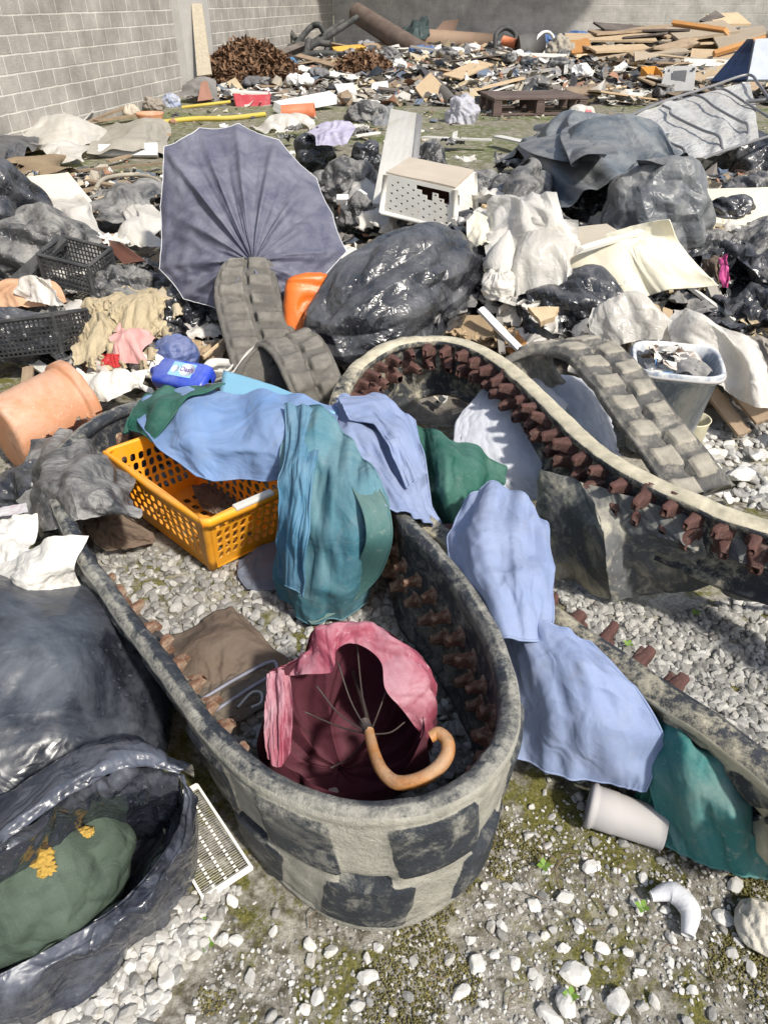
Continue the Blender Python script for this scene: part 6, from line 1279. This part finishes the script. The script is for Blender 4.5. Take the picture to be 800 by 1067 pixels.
rs = np.random.RandomState(5); pp = rs.uniform([-4.5, 2.3], [4.5, 7.6], (5200, 2)); hh = heap(pp[:, 0], pp[:, 1]); ok = hh > .03
litter('litter', 'small mixed scraps covering the near heap', np.column_stack([pp[ok], hh[ok] + .03]), .015, .055, 6)
pp = rs.uniform([-4.2, 7.2], [5.5, 13.5], (1300, 2)); ok = pn(np.column_stack([pp * .6, 0 * pp[:, :1]]), 2) + .25 * (pp[:, 0] < -1) > .05
litter('litter', 'scattered scraps over the open strip of ground', np.column_stack([pp[ok], gz(pp[ok][:, 0], pp[ok][:, 1]) + .02]), .012, .05, 7)
# ------------------------------------------------------------------ the far heap against the walls
def fslab(name, label, mat, quad, th_=.03, cat='board', seed=1, group=None, **k):
    return tag(slab(name, [A(*q) for q in quad], th_, mat, seed=seed, **{**dict(n=6), **k}), label, cat, group)
def fplank(name, label, mat, a, b, w_=.15, th_=.03, cat='plank', seed=1, group=None, roll=0):
    return tag(plank(name, A(*a), A(*b), w_, th_, mat, seed=seed, roll=roll), label, cat, group)
def fcrum(name, label, mat, cat, quad, bulge=.1, amp=.06, seed=1, n=40, group=None, fu=2.5, fv=2.5):
    a, b, c, d = [A(*q) for q in quad]; g = []
    for i in range(3):
        g.append([a * (1 - i / 2) * (1 - j / 2) + b * (1 - i / 2) * j / 2 + c * i / 2 * j / 2 + d * i / 2 * (1 - j / 2) + np.array([0, 0, bulge * (i == 1) * (j == 1)]) for j in range(3)])
    s_ = float(np.linalg.norm(c - a)) * .6; return tag(patch(name, g, mat, nu=n, nv=n, bk=(1.05, 1.15, s_ * .2, (10, 20, 40)), bkn=s_ * .04, seed=seed, world=True, ragged=.02, fine=.001), label, cat, group)
def fbag(name, label, mat, cat, px, py, Y, r_, seed=1, sq=(1, .8, .8), **k):
    return bag(name, label, mat, A(px, py, Y), (r_ * sq[0], r_ * sq[1], r_ * sq[2]), seed=seed, cat=cat, **{**dict(lvl=5, crease=.12, lump=.2), **k})
def fpipe(name, label, mat, pts, r_, cat='pipe', hollow=.0, **k):
    return tag(tube(name, [A(*q) for q in pts], r_, mat, n=max(2, 10 * (len(pts) - 1)), seg=16, hollow=hollow, **k), label, cat)

# leaning insulation strip on the column
fslab('insulation_strip', 'speckled beige strip leaning upright against the concrete column', M('speckled_strip', (.50, .45, .36), (.36, .31, .23), scale=26, rough=.9), [(206, 80, 15.2), (221, 78, 15.2), (211, 4, 15.7), (200, 4, 15.7)], .05, 'strip')
fpipe('brown_pipe', 'long fat rust brown pipe leaning down from the wall corner', brownpipe, [(372, 14, 23), (405, 35, 21.5), (446, 60, 20)], .24, hollow=.03)
fpipe('brown_pipe', 'tan cardboard tube lying across the top of the far heap', M('tan_tube', (.30, .21, .15), (.24, .17, .12), rough=.8), [(440, 40, 23), (512, 45, 23)], .22)
fslab('bent_sheet', 'rust coloured curved sheet standing on the tan tube', M('rusty_sheet', (.24, .16, .12), (.18, .12, .09), rough=.8), [(448, 38, 23.5), (472, 38, 23.5), (478, 20, 23.5), (462, 22, 23.8)], .02, 'metal sheet')
fcrum('tarpaulin', 'dark green tarpaulin peak left of the rusty sheet', M('green_black_tarp', (.03, .05, .05), (.05, .07, .07), rough=.6), 'tarpaulin', [(418, 32, 23), (445, 16, 23.5), (448, 40, 22.5), (420, 42, 22.5)], .1, .12, 4)
for i, pts in enumerate([[(290, 15, 23), (300, 30, 22.5), (309, 42, 22)], [(300, 60, 20), (330, 42, 21), (358, 22, 22)], [(318, 52, 20), (345, 36, 21), (372, 18, 22)], [(308, 48, 20), (322, 30, 21), (332, 26, 21), (338, 34, 21)], [(300, 50, 20.5), (318, 44, 20.5), (345, 46, 20.5)], [(318, 62, 19), (322, 42, 20)], [(296, 64, 19), (330, 56, 19), (362, 58, 19)]]):
    fpipe('black_hose', 'black flexible pipe among the tangle in the wall corner', blackrub, pts, .07, 'hose')['group'] = 'black pipes tangled in the wall corner'
fslab('dark_beam', 'dark slanting beam lying left in the corner heap', darkwood, [(262, 66, 18.5), (268, 70, 18.5), (322, 48, 20), (312, 46, 20)], .15, 'beam')
fslab('orange_board', 'bright orange yellow board in the corner heap', M('bright_orange_board', (.62, .36, .06), (.55, .3, .05), rough=.6), [(346, 50, 19.5), (375, 47, 19.5), (382, 50, 19.5), (350, 55, 19.4)], .06)
# dead leaves and shreds heap
def shreds(label, cx, cy, Y, w_, d_, h, n, seed, mat):
    c = A(cx, cy, Y); rs = np.random.RandomState(seed); t = rs.rand(n) ** .5; a = rs.rand(n) * 6.283; x = np.cos(a) * t; y = np.sin(a) * t
    z = (1 - t ** 2) * h * (.8 + .4 * rs.rand(n)); pts = np.column_stack([c[0] + x * w_, c[1] + y * d_, z + float(heap(c[0], c[1])) * .6])
    s = rs.uniform(.04, .12, n); V = []; 
    base = np.array([(-1, -.22, 0), (0, -.28, .18), (1, -.1, 0), (1, .1, 0), (0, .28, .18), (-1, .2, 0)])
    for i in range(n):
        M_ = np.array(Matrix.Rotation(rs.rand() * 6.28, 3, 'Z') @ Matrix.Rotation(rs.normal(0, .8), 3, 'Y') @ Matrix.Rotation(rs.normal(0, .6), 3, 'X')); V.append((base * s[i]) @ M_.T + pts[i])
    F = (np.array([[0, 1, 4, 5], [1, 2, 3, 4]])[None] + (np.arange(n) * 6)[:, None, None]).reshape(-1, 4)
    tag(mk('dead_leaves', np.array(V).reshape(-1, 3), F, mat, smooth=False, attrs={'tint': np.repeat(rs.uniform(.5, 1.5, n), 6)}), label, kind='stuff')
leafm = M('dead_leaf', (.20, .115, .065), (.12, .07, .042), scale=2, rough=.9, attr='tint')
shreds('rust brown heap of dead leaves and shreds by the column', 262, 84, 16.3, 1.15, .9, .62, 5200, 1, leafm)
shreds('second brown leaf heap in the middle of the far rubbish', 378, 82, 17, .75, .7, .34, 2600, 2, leafm)
# fabric, chair by the column
fcrum('folding_chair', 'collapsed grey fabric chair leaning by the column', M('chair_grey', (.22, .21, .2), rough=.8), 'chair', [(186, 100, 14.4), (200, 82, 14.8), (224, 82, 14.8), (228, 106, 14)], .12, .1, 7)
fslab('terracotta_sheet', 'salmon coloured fan shaped piece beside the column', M('salmon', (.36, .19, .14), rough=.7), [(206, 106, 14), (222, 104, 14), (216, 84, 14.2), (210, 86, 14.2)], .02, 'panel')
tag(tube('yellow_hose', [PH(165, 128), PH(200, 124, .03), PH(240, 123, .03), PH(276, 119, .03)], .035, yellowpl, n=50), 'faded yellow hose lying on the ground behind the umbrella', 'hose')
tag(tube('yellow_hose', [PH(190, 112), PH(215, 109, .03), PH(240, 106, .03)], .025, yellowpl, n=40), 'thin yellow tube in front of the leaf heap', 'hose')
c = A(157, 124, 11.9); tag(mk('flower_bowl', *loft([sq_ring(c + np.array([0, 0, s]), (1, 0, 0), (0, 1, 0), r_, r_, 2, 32) for s, r_ in ((-.09, .12), (.06, .2), (.085, .2), (.085, .18), (-.02, .12))]), terra), 'low terracotta flower bowl at the foot of the wall', 'flower bowl')
fbag('plastic_bag', 'blue and white printed bag by the wall foot', M('blue_white_bag', (.5, .5, .5), (.15, .2, .35), scale=9, rough=.6), 'plastic bag', 178, 107, 13.9, .16, 11)
fbag('plastic_bag', 'grey cloth bundle beside the flower bowl', M('bundle_grey', (.3, .26, .22), rough=.9), 'bundle', 160, 110, 13.4, .16, 12)
fbag('plastic_bag', 'tan bundle at the left of the flower bowl', tan_dirt, 'bundle', 137, 117, 12.6, .13, 13)
fplank('plank', 'grey stick leaning between the wall and the bowl', wood, (70, 136, 11), (130, 112, 12.6), .05)
fplank('plank', 'flat wooden strip in front of the flower bowl', wood, (100, 126, 11.6), (146, 120, 12.2), .12)
# red box, foam, orange pipes
def open_box(name, label, mat, cs, h, cat='box', taper=.9):
    t = thing(name, label, cat, tuple(np.mean(cs, 0) - np.array([0, 0, h]))); cs = [np.array(c) for c in cs]; m = sum(cs) / 4; bot = [m + (c - m) * taper - np.array([0, 0, h]) for c in cs]
    for i in range(4): slab('side_panel', [bot[i], bot[(i + 1) % 4], cs[(i + 1) % 4], cs[i]], .012, mat, t, n=5)
    slab('bottom_panel', bot, .012, mat, t, n=5); return t
open_box('plastic_box', 'faded red plastic box standing in front of the leaf heap', redpl, q4(A(262, 97, 14.2), 12, .62, .5), .26)
fslab('packing_foam', 'long white foam packing piece behind the orange pipe', whitefoam, [(288, 117, 12.9), (347, 106, 13.6), (347, 97, 13.6), (290, 108, 12.9)], .22, 'foam panel', chip=.003)
fpipe('orange_pipe', 'short open orange drain pipe in front of the foam panel', pvc, [(294, 118, 12.6), (328, 116, 12.6)], .115, hollow=.012)
fpipe('orange_pipe', 'orange drain pipe lying across the middle of the far heap', pvc, [(391, 70, 18.5), (424, 69, 18.5)], .15)
fpipe('black_pipe', 'open black pipe end beside the leaf heap', blackrub, [(300, 88, 16.4), (314, 93, 15.6)], .19, hollow=.02)
fpipe('brown_pipe', 'brown open pipe end right of the black one', brownpipe, [(318, 88, 16.2), (334, 92, 15.6)], .15, hollow=.02)
fslab('foam_piece', 'white foam corner piece in the middle of the far heap', whitefoam, [(352, 100, 14.4), (372, 101, 14.4), (368, 91, 15), (348, 92, 15)], .14, 'foam piece')
fslab('foam_piece', 'second white foam piece nearer to the diamond board', whitefoam, [(386, 98, 15), (405, 98, 15), (404, 88, 15.2), (388, 90, 15.2)], .14, 'foam piece')
fbag('plastic_container', 'pale upright container in the brown leaves', white_pl, 'container', 312, 80, 16.8, .17, 21, sq=(1, 1, 1.1), crease=.05)
fbag('plastic_bag', 'white rumpled bag above the foam corner', whitefilm, 'plastic bag', 348, 78, 17, .18, 22)
fbag('blue_bag', 'blue plastic bag behind the leaf heap', M('vivid_blue_bag', (.05, .17, .33), (.08, .22, .4), rough=.5), 'plastic bag', 300, 71, 17.6, .26, 23, sq=(1, .8, .7))
fbag('bin_bag', 'round black bag left of the white board on the open strip', black_dusty, 'bin bag', 381, 124, 12.2, .30, 24, sq=(1, .8, .75), lvl=6, flat=.6)
fbag('plastic_bag', 'pale lilac carrier bag alone on the moss strip', M('lilac_bag', (.62, .62, .68), (.52, .52, .58), rough=.4, wr=1, wscale=14, transl=.3), 'plastic bag', 481, 121, 12, .24, 25, sq=(.9, .9, 1.05), lvl=6, crease=.14)
fcrum('plastic_film', 'white crumpled film strewn in front of the foam panel', whitefilm, 'plastic film', [(260, 132, 11.6), (325, 124, 12.2), (330, 133, 11.4), (270, 141, 10.8)], .1, .1, 26, n=60)
fcrum('plastic_film', 'grey film right of the round black bag', greyfilm, 'plastic film', [(385, 112, 13), (408, 110, 13.2), (410, 136, 11.6), (380, 138, 11.4)], .06, .05, 27, n=50)
# diamond board, grey sheets, pallet
fslab('wooden_board', 'square tan board standing on its corner like a diamond', woodlight, [(447, 113, 14.2), (463, 92, 14.6), (448, 76, 14.9), (432, 92, 14.5)], .04)
fpipe('metal_pipe', 'open grey pipe end beside the diamond board', M('pipe_grey', (.13, .12, .11), rough=.6), [(455, 88, 15.2), (471, 107, 13.8)], .10, hollow=.01)
fslab('grey_board', 'large flat grey board sloping across the middle of the far heap', greyboard, [(466, 100, 15.2), (515, 103, 15), (562, 80, 17), (498, 76, 17.5)], .03)
fplank('wooden_edge', 'orange wooden edge along the large grey board', woodorange, (516, 104, 14.9), (562, 81, 16.9), .10, .05)
fslab('grey_board', 'whitish grey sheet propped left of the large grey board', M('pale_sheet', (.42, .40, .36), rough=.8), [(455, 88, 16), (480, 92, 16), (505, 70, 18), (488, 66, 18.5)], .02)
fslab('grey_board', 'grey brown rolled felt behind the propped sheet', M('felt', (.2, .18, .155), rough=.95), [(426, 75, 18), (470, 78, 18), (478, 64, 19), (430, 62, 19)], .16)
fslab('dark_board', 'dark corrugated board behind the pallet', greyboard, [(535, 98, 15.6), (618, 104, 14.6), (600, 92, 15.8), (560, 88, 16.2)], .03)
def pallet():
    c = A(553, 113, 13.2); c[2] = .0; t = thing('wooden_pallet', 'dark brown wooden pallet lying on the edge of the far heap', 'pallet', tuple(c)); a = R(6); x_ = np.array([math.cos(a), math.sin(a), 0]); y_ = np.array([-x_[1], x_[0], 0]); z_ = np.array([0, 0, 1.])
    m = M('pallet_wood', (.12, .085, .075), (.08, .055, .05), scale=6, rough=.85, dust=(.26, .22, .19), dust_amt=.4, vary=.4)
    for zz, th_ in ((.235, .025), (.02, .025)):
        for k in range(7 if zz > .1 else 3):
            yy = (-.48 + k * .16) if zz > .1 else (-.46 + k * .46); V, F = box_vf(c + y_ * yy + z_ * zz, x_, y_, z_, 1.5, .11, th_); mk('deck_board', V, F, m, t, smooth=False)
    for i in range(3):
        V, F = box_vf(c + x_ * (i - 1) * .68 + z_ * .205, x_, y_, z_, .12, 1.05, .03); mk('stringer', V, F, m, t, smooth=False)
        for k in range(3): V, F = box_vf(c + x_ * (i - 1) * .68 + y_ * (k - 1) * .46 + z_ * .11, x_, y_, z_, .13, .12, .15); mk('block', V, F, m, t, smooth=False)
pallet()
# right hand stack of boards
for i, (q, mt, th_, lb) in enumerate([
  (((700, 22, 20), (755, 30, 19), (760, 36, 19), (702, 26, 20)), woodorange, .10, 'orange edged board on top of the right hand board stack'),
  (((735, 16, 21), (768, 14, 21), (782, 26, 20), (745, 26, 20)), woodlight, .05, 'pale board highest on the right hand stack'),
  (((728, 22, 20.5), (745, 12, 21), (760, 22, 20.5), (740, 26, 20)), darkwood, .05, 'dark fin shaped board standing on the stack'),
  (((748, 50, 18), (798, 34, 18.6), (795, 28, 19.5), (740, 36, 19.5)), M('tan_board', (.40, .33, .25), (.34, .28, .2), rough=.8), .05, 'broad tan board sloping down at the right border'),
  (((742, 54, 17.5), (796, 38, 18), (797, 41, 18), (744, 58, 17.4)), woodorange, .08, 'orange edge of the broad sloping board'),
  (((648, 36, 20), (656, 26, 20.5), (698, 44, 19.5), (690, 50, 19)), darkwood, .06, 'dark board leaning on the left of the stack'),
  (((665, 66, 17.5), (702, 52, 18.5), (715, 56, 18), (690, 72, 17)), darkwood, .06, 'charcoal board pointing down left in the stack'),
  (((600, 70, 18), (686, 60, 18), (686, 51, 18.5), (600, 58, 18.5)), woodlight, .05, 'long pale plywood board on edge in the middle of the far heap'),
  (((705, 46, 19), (740, 36, 19.5), (742, 40, 19.5), (708, 52, 19)), darkwood, .12, 'dark grey slab below the top boards'),
  (((718, 62, 17.6), (772, 62, 17.4), (772, 54, 18), (720, 52, 18)), woodlight, .06, 'pale board beneath the tan board'),
  (((712, 70, 17), (776, 70, 16.8), (776, 64, 17), (712, 62, 17.2)), whitewood, .05, 'white edged board low in the stack')]):
    fslab('board', lb, mt, q, th_, seed=200 + i)
for i, (a, b, w_, mt, lb) in enumerate([((560, 86, 17), (640, 74, 18), .3, woodlight, 'pale pinkish board lying before the plywood'), ((548, 92, 16), (640, 84, 16.6), .22, whitewood, 'white panel strip right of the large grey board'), ((600, 96, 15.4), (690, 84, 16), .3, wood, 'tan plank in front of the orange wood'),
      ((620, 76, 17.4), (668, 66, 18), .28, whitewood, 'white boards bundle below the plywood'), ((590, 82, 17), (650, 78, 17.3), .14, M('pink_wood', (.42, .27, .19), rough=.8), 'reddish plank in the middle of the far heap'), ((640, 98, 15), (672, 90, 15.4), .3, woodlight, 'short light block of wood near the monitor'),
      ((520, 84, 17.2), (600, 70, 18.2), .12, whitewood, 'long thin white batten across the far heap'), ((535, 96, 15.8), (600, 80, 17), .08, darkwood, 'thin dark batten across the far heap')]):
    fplank('plank', lb, mt, a, b, w_, .04, seed=230 + i)
for i in range(5):
    fslab('slatted_tray', 'brown ribbed tray segment in a row behind the pallet', M('ribbed', (.26, .2, .15), (.2, .15, .11), rough=.8), [(586 + i * 8, 102 - i, 14.6), (593 + i * 8, 101 - i, 14.6), (597 + i * 8, 92 - i, 15), (590 + i * 8, 93 - i, 15)], .08, 'tray', seed=i, group='brown ribbed trays behind the pallet')
for i, (q, mt, th_, lb) in enumerate([(((690, 30, 20), (752, 22, 20), (770, 34, 19), (706, 42, 19)), M('tan_board', (.40, .33, .25)), .06, 'broad weathered board fanned under the orange edged one'), (((640, 60, 18), (720, 40, 19), (728, 46, 18.8), (650, 68, 17.6)), wood, .06, 'long brown board rising to the right below the stack'),
    (((716, 80, 16), (775, 62, 16.6), (780, 68, 16.4), (722, 88, 15.6)), woodlight, .06, 'pale board rising toward the blue appliance'), (((660, 46, 20), (700, 30, 20.4), (712, 34, 20), (672, 52, 19.4)), greyboard, .05, 'grey board slanting up into the stack'),
    (((560, 60, 19), (600, 48, 20), (606, 54, 19.6), (568, 66, 18.6)), wood, .06, 'brown board between canister and plywood'), (((470, 66, 19), (530, 60, 19.6), (534, 66, 19), (474, 72, 18.4)), darkwood, .06, 'dark board below the grey drum'),
    (((395, 92, 16), (432, 84, 16.6), (436, 90, 16), (400, 98, 15.4)), greyboard, .05, 'grey board left of the diamond board'), (((620, 100, 14.8), (690, 92, 15.2), (692, 98, 14.8), (624, 106, 14.3)), whitewood, .05, 'whitish board at the near edge of the far heap'),
    (((570, 76, 17.4), (640, 66, 18), (650, 72, 17.6), (580, 84, 16.8)), woodlight, .05, 'pale wide board lying across the heap'), (((330, 62, 18.6), (380, 56, 19.2), (386, 62, 18.6), (336, 68, 18)), darkwood, .06, 'dark board across the corner tangle')]):
    fslab('board', lb, mt, q, th_, seed=300 + i)
# monitor / speaker box
def monitor():
    a, b, c, d = A(686, 97, 14.6), A(722, 95, 14.2), A(725, 69, 14.8), A(694, 70, 15.1); t = thing('loudspeaker_box', 'black box with grey white front panel standing among the boards', 'speaker', tuple((a + b) / 2))
    slab('front_panel', [a + (d - a) * .02, b, c, d], .03, M('front_white', (.48, .47, .45), (.4, .39, .37), rough=.6), t, n=4, chip=0)
    n_ = np.cross(b - a, d - a); n_ /= np.linalg.norm(n_); n_ = n_ if n_[1] > 0 else -n_
    m = (a + b + c + d) / 4; V, F = loft([np.array([a, b, c, d]) + n_ * .018, np.array([a, b, c, d]) * .92 + m * .08 + n_ * .35 - np.array([.1, 0, 0])]); mk('housing', V, F, dark_pl, t, smooth=False)
    q = [m + (p - m) * np.array([.45, .45, .62]) - n_ * .02 for p in (a, b, c, d)]; slab('speaker_grille', q, .006, M('grille_grey', (.16, .16, .165), rough=.7), t, n=4, chip=0)
    for s in (-1, 1):
        p = m + (b - a) * .36 * s + (d - a) * .32 - n_ * .018; V, F = box_vf(p, (b - a) / np.linalg.norm(b - a), n_, (d - a) / np.linalg.norm(d - a), .05, .01, .06); mk('slot', V, F, dark_pl, t, smooth=False)
monitor()
open_box('storage_box', 'bright orange plastic box left of the black speaker box', M('orange_box', (.62, .30, .06), (.55, .25, .05), rough=.5), q4(A(682, 76, 15.6), 25, .35, .45, (25, 0)), .35)
t = thing('refrigerator_panel', 'dark blue and white appliance panel at the right border', 'appliance', tuple(A(785, 84, 14.2)))
slab('white_face', [A(778, 84, 14), A(812, 84, 14), A(812, 40, 14.6), A(786, 42, 14.6)], .05, M('bluish_white', (.5, .54, .62), rough=.4), t, n=4, chip=0)
slab('blue_side', [A(740, 86, 14.6), A(777, 84, 14.05), A(785, 42, 14.65), A(778, 42, 15.1)], .05, M('navy_panel', (.025, .04, .09), rough=.4), t, n=4, chip=0)
# grey container, hoops, coloured cloths
fpipe('ring_frame', 'dark hoop standing up in the middle of the far heap', blackrub, [(516, 52, 20), (517, 36, 20.3), (527, 29, 20.4), (537, 36, 20.3), (536, 50, 20)], .06, 'hoop')
fpipe('grey_drum', 'grey drum lying with its white rim to the right', M('drum_grey', (.12, .115, .11), rough=.6), [(540, 54, 19.6), (566, 50, 19.6)], .33, 'drum')
fpipe('white_ring', 'white ring shaped rim at the end of the grey drum', whitefoam, [(566, 50, 19.55), (568, 50, 19.5)], .34, 'ring', hollow=.05)
fbag('plastic_container', 'beige crushed canister right of the grey drum', M('beige_can', (.36, .32, .26), rough=.7), 'canister', 584, 53, 19, .33, 31)
fslab('wooden_box', 'orange brown wooden box end behind the plywood', woodorange, [(595, 58, 18.6), (618, 56, 18.6), (612, 42, 19.2), (592, 44, 19.2)], .1)
fpipe('orange_pipe', 'orange pipe stub inside the dark hoop', pvc, [(524, 42, 20), (538, 46, 19.8)], .1)
for i, (x, y, Y, w_) in enumerate([(420, 42, 21.5, .5), (345, 66, 18.6, .45), (540, 62, 18.6, .5), (440, 54, 20, .6), (470, 60, 19.6, .6), (600, 40, 21, .7), (330, 70, 18.2, .4), (570, 42, 21, .5), (512, 64, 18.6, .5)]):
    fbag('cloth_bundle', 'blue cloth bundle wedged in the far heap', bluefab, 'cloth', x, y, Y, w_ * .5, 40 + i, sq=(1, .8, .4), group='blue cloth bundles in the far heap')
fpipe('blue_hose', 'thin blue hose arching on top of the far heap', M('hose_blue', (.05, .08, .25), rough=.5), [(596, 46, 20), (615, 38, 20.5), (640, 42, 20.5), (662, 48, 20)], .035, 'hose')
fpipe('teal_hose', 'teal hose loop beside the blue one', M('hose_teal', (.05, .16, .17), rough=.5), [(606, 50, 19.6), (630, 42, 20.2), (655, 44, 20.2)], .035, 'hose')
for i, q in enumerate([((440, 143, 9.8), (486, 145, 9.6)), ((518, 142, 9.8), (562, 152, 9.0)), ((486, 145, 9.6), (512, 146, 9.5)), ((420, 140, 10), (440, 136, 10.3)), ((370, 142, 9.8), (395, 138, 10))]):
    fplank('batten', 'pale batten lying alone on the moss strip', whitewood, *q, w_=.07 if i != 1 else .14, th_=.02, seed=250 + i, group='pale battens on the moss strip')
fbag('carton', 'white carton with a red mark beside the tarpaulins', M('carton_white', (.55, .52, .48), rough=.7), 'carton', 604, 122, 11.5, .2, 51, sq=(1, .8, .7), crease=.04)
fslab('red_label', 'small faded red sheet against the white carton', redpl, [(611, 131, 11), (617, 131, 11), (616, 115, 11.4), (610, 114, 11.4)], .01, 'sheet')
for i in range(34):
    px, py, Y = rnd.uniform(630, 800), rnd.uniform(26, 74), 0; Y = 20.5 - (py - 26) * .075 + rnd.uniform(-.3, .3); a = rnd.uniform(-.5, .6); l = rnd.uniform(1.0, 2.6); c = A(px, py, Y); d = np.array([math.cos(a), math.sin(a) * .6, rnd.uniform(-.08, .16)]) * l / 2
    mt, lb = [(woodlight, 'pale plank in the stack by the back wall'), (wood, 'brown plank in the stack by the back wall'), (M('tan_board', (.40, .33, .25)), 'tan board in the stack by the back wall'), (darkwood, 'dark plank in the stack by the back wall')][rnd.randrange(4)]
    tag(plank('plank', c - d, c + d, rnd.uniform(.15, .6), .04, mt, seed=400 + i, roll=rnd.uniform(-.3, .4)), lb, 'plank', lb.replace('plank in', 'planks in').replace('board in', 'boards in'))
# random pieces
kinds = [(wood, 'weathered board fragment in the far heap'), (woodlight, 'pale board fragment in the far heap'), (darkwood, 'dark board fragment in the far heap'), (greyboard, 'grey board fragment in the far heap'), (whitewood, 'white board fragment in the far heap')]
rf = random.Random(77)
for i in range(170):
    px = rf.uniform(255, 800); Y = rf.uniform(14.2, 22.5); a_ = A(px, 80, Y); z = float(heap(a_[0], a_[1])) + rf.uniform(-.04, .12)
    if z < .04: z = .05
    c = np.array([a_[0], Y, z]); k = rf.randrange(8) if px > 480 else rf.choice([0, 2, 3, 4, 5, 6, 7, 7]); 
    if k < 5:
        mt, lb = kinds[k]; a = rf.uniform(-.7, .7) if rf.random() < .7 else rf.uniform(0, 3.1); l = rf.uniform(.3, 1.5); d = np.array([math.cos(a), math.sin(a), rf.uniform(-.2, .2)]) * l / 2
        tag(plank('plank', c - d, c + d, rf.uniform(.06, .4), .025, mt, seed=i, roll=rf.uniform(-.3, .3)), lb, 'plank', lb.replace(' in the', 's in the'))
    else:
        mt, nm, lb = [(whitefoam, 'foam_piece', 'white foam fragment in the far heap'), (black_dusty, 'bag_shred', 'black plastic shred in the far heap'), (M('mixed_rag', (.2, .19, .17), (.12, .13, .17), scale=3, rough=.8, vary=1.2), 'rag', 'dull coloured rag in the far heap')][k - 5]
        r_ = rf.uniform(.08, .28); V, F = bag_v((r_, r_ * .7, r_ * .4), i, lvl=4, lump=.3, crease=.25); V = V @ np.array(Matrix.Rotation(rf.random() * 6, 3, 'Z')).T + c
        tag(mk(nm, V, F, mt, smooth=nm != 'foam_piece'), lb, nm.replace('_', ' '), lb.replace(' in the', 's in the'))
rs = np.random.RandomState(8); pp = rs.uniform([-3.5, 13], [11, 23], (6500, 2)); hh = heap(pp[:, 0], pp[:, 1]); ok = (hh > .03)
litter('litter', 'small mixed scraps covering the far heap', np.column_stack([pp[ok], hh[ok] + .03]), .03, .13, 9)

# ---- bent steel frame wrapped in plastic sheeting, on the right
def frame_sheet():
    t = thing('bed_frame', 'bent grey steel tube frame with bars', 'metal frame', tuple(A(700, 160, 6.6)))
    top_e = [(628, 140, 7.2), (662, 118, 8.0), (700, 100, 8.8), (740, 88, 9.4), (782, 78, 9.8)]
    tube('frame_tube', [A(*q) for q in [(652, 122, 7.6), (690, 106, 8.4), (740, 90, 9.0), (778, 78, 9.3), (790, 88, 8.8), (802, 105, 8.2)]], .014, steel, t, n=60)
    for q in ([(655, 124, 7.7), (665, 127, 7.5), (670, 136, 7.1), (700, 150, 6.6), (712, 156, 6.4), (714, 170, 6.2)], [(690, 110, 8.2), (698, 114, 8.0), (700, 120, 7.7), (730, 135, 7.1), (748, 142, 6.8), (752, 156, 6.6)], [(720, 98, 8.7), (732, 102, 8.5), (745, 112, 8.0), (770, 126, 7.4), (778, 130, 7.2), (779, 146, 7.0)], [(745, 92, 9.0), (756, 94, 8.9), (775, 106, 8.4), (805, 125, 7.7), (820, 135, 7.4)]):
        tube('frame_bar', [A(*p) for p in q], .012, steel, t, n=60)
    tube('frame_tube', [A(*q) for q in [(714, 172, 6.2), (752, 158, 6.5), (800, 142, 7.0), (830, 132, 7.2)]], .012, steel, t, n=30)
    tube('frame_bar', [A(*q) for q in [(775, 106, 8.4), (800, 104, 8.3), (830, 100, 8.3)]], .019, steel, t, n=20)
    o = patch('plastic_sheet', [[A(630, 140, 7.3), A(668, 118, 8.0), A(710, 102, 8.8), A(780, 86, 9.4)], [A(640, 148, 6.9), A(680, 135, 7.4), A(735, 120, 8.0), A(785, 105, 8.6)], [A(668, 158, 6.5), A(705, 158, 6.6), A(748, 142, 7.1), A(788, 128, 7.6)], [A(690, 166, 6.2), A(716, 174, 6.15), A(752, 160, 6.5), A(790, 146, 6.9)]],
      M('white_grey_sheeting', (.58, .58, .56), (.38, .385, .39), scale=3, rough=.4, spec=.5, dust=(.42, .38, .32), dust_amt=.4, wr=.8, wscale=5, bdist=.01, transl=.1), None, nu=120, nv=140, bk=(1.003, 1.03, .03), fk=7, bkn=.004, seed=71, world=True, fine=.004)
    tag(o, 'grey white plastic sheeting stretched under the steel frame', 'plastic sheet')
frame_sheet()
bagh('brown block of debris under the steel frame', tan_dirt, 716, 162, 745, 180, 95, name='rubble_block', cat='rubble block', crease=.1, lvl=5, dz=.1)
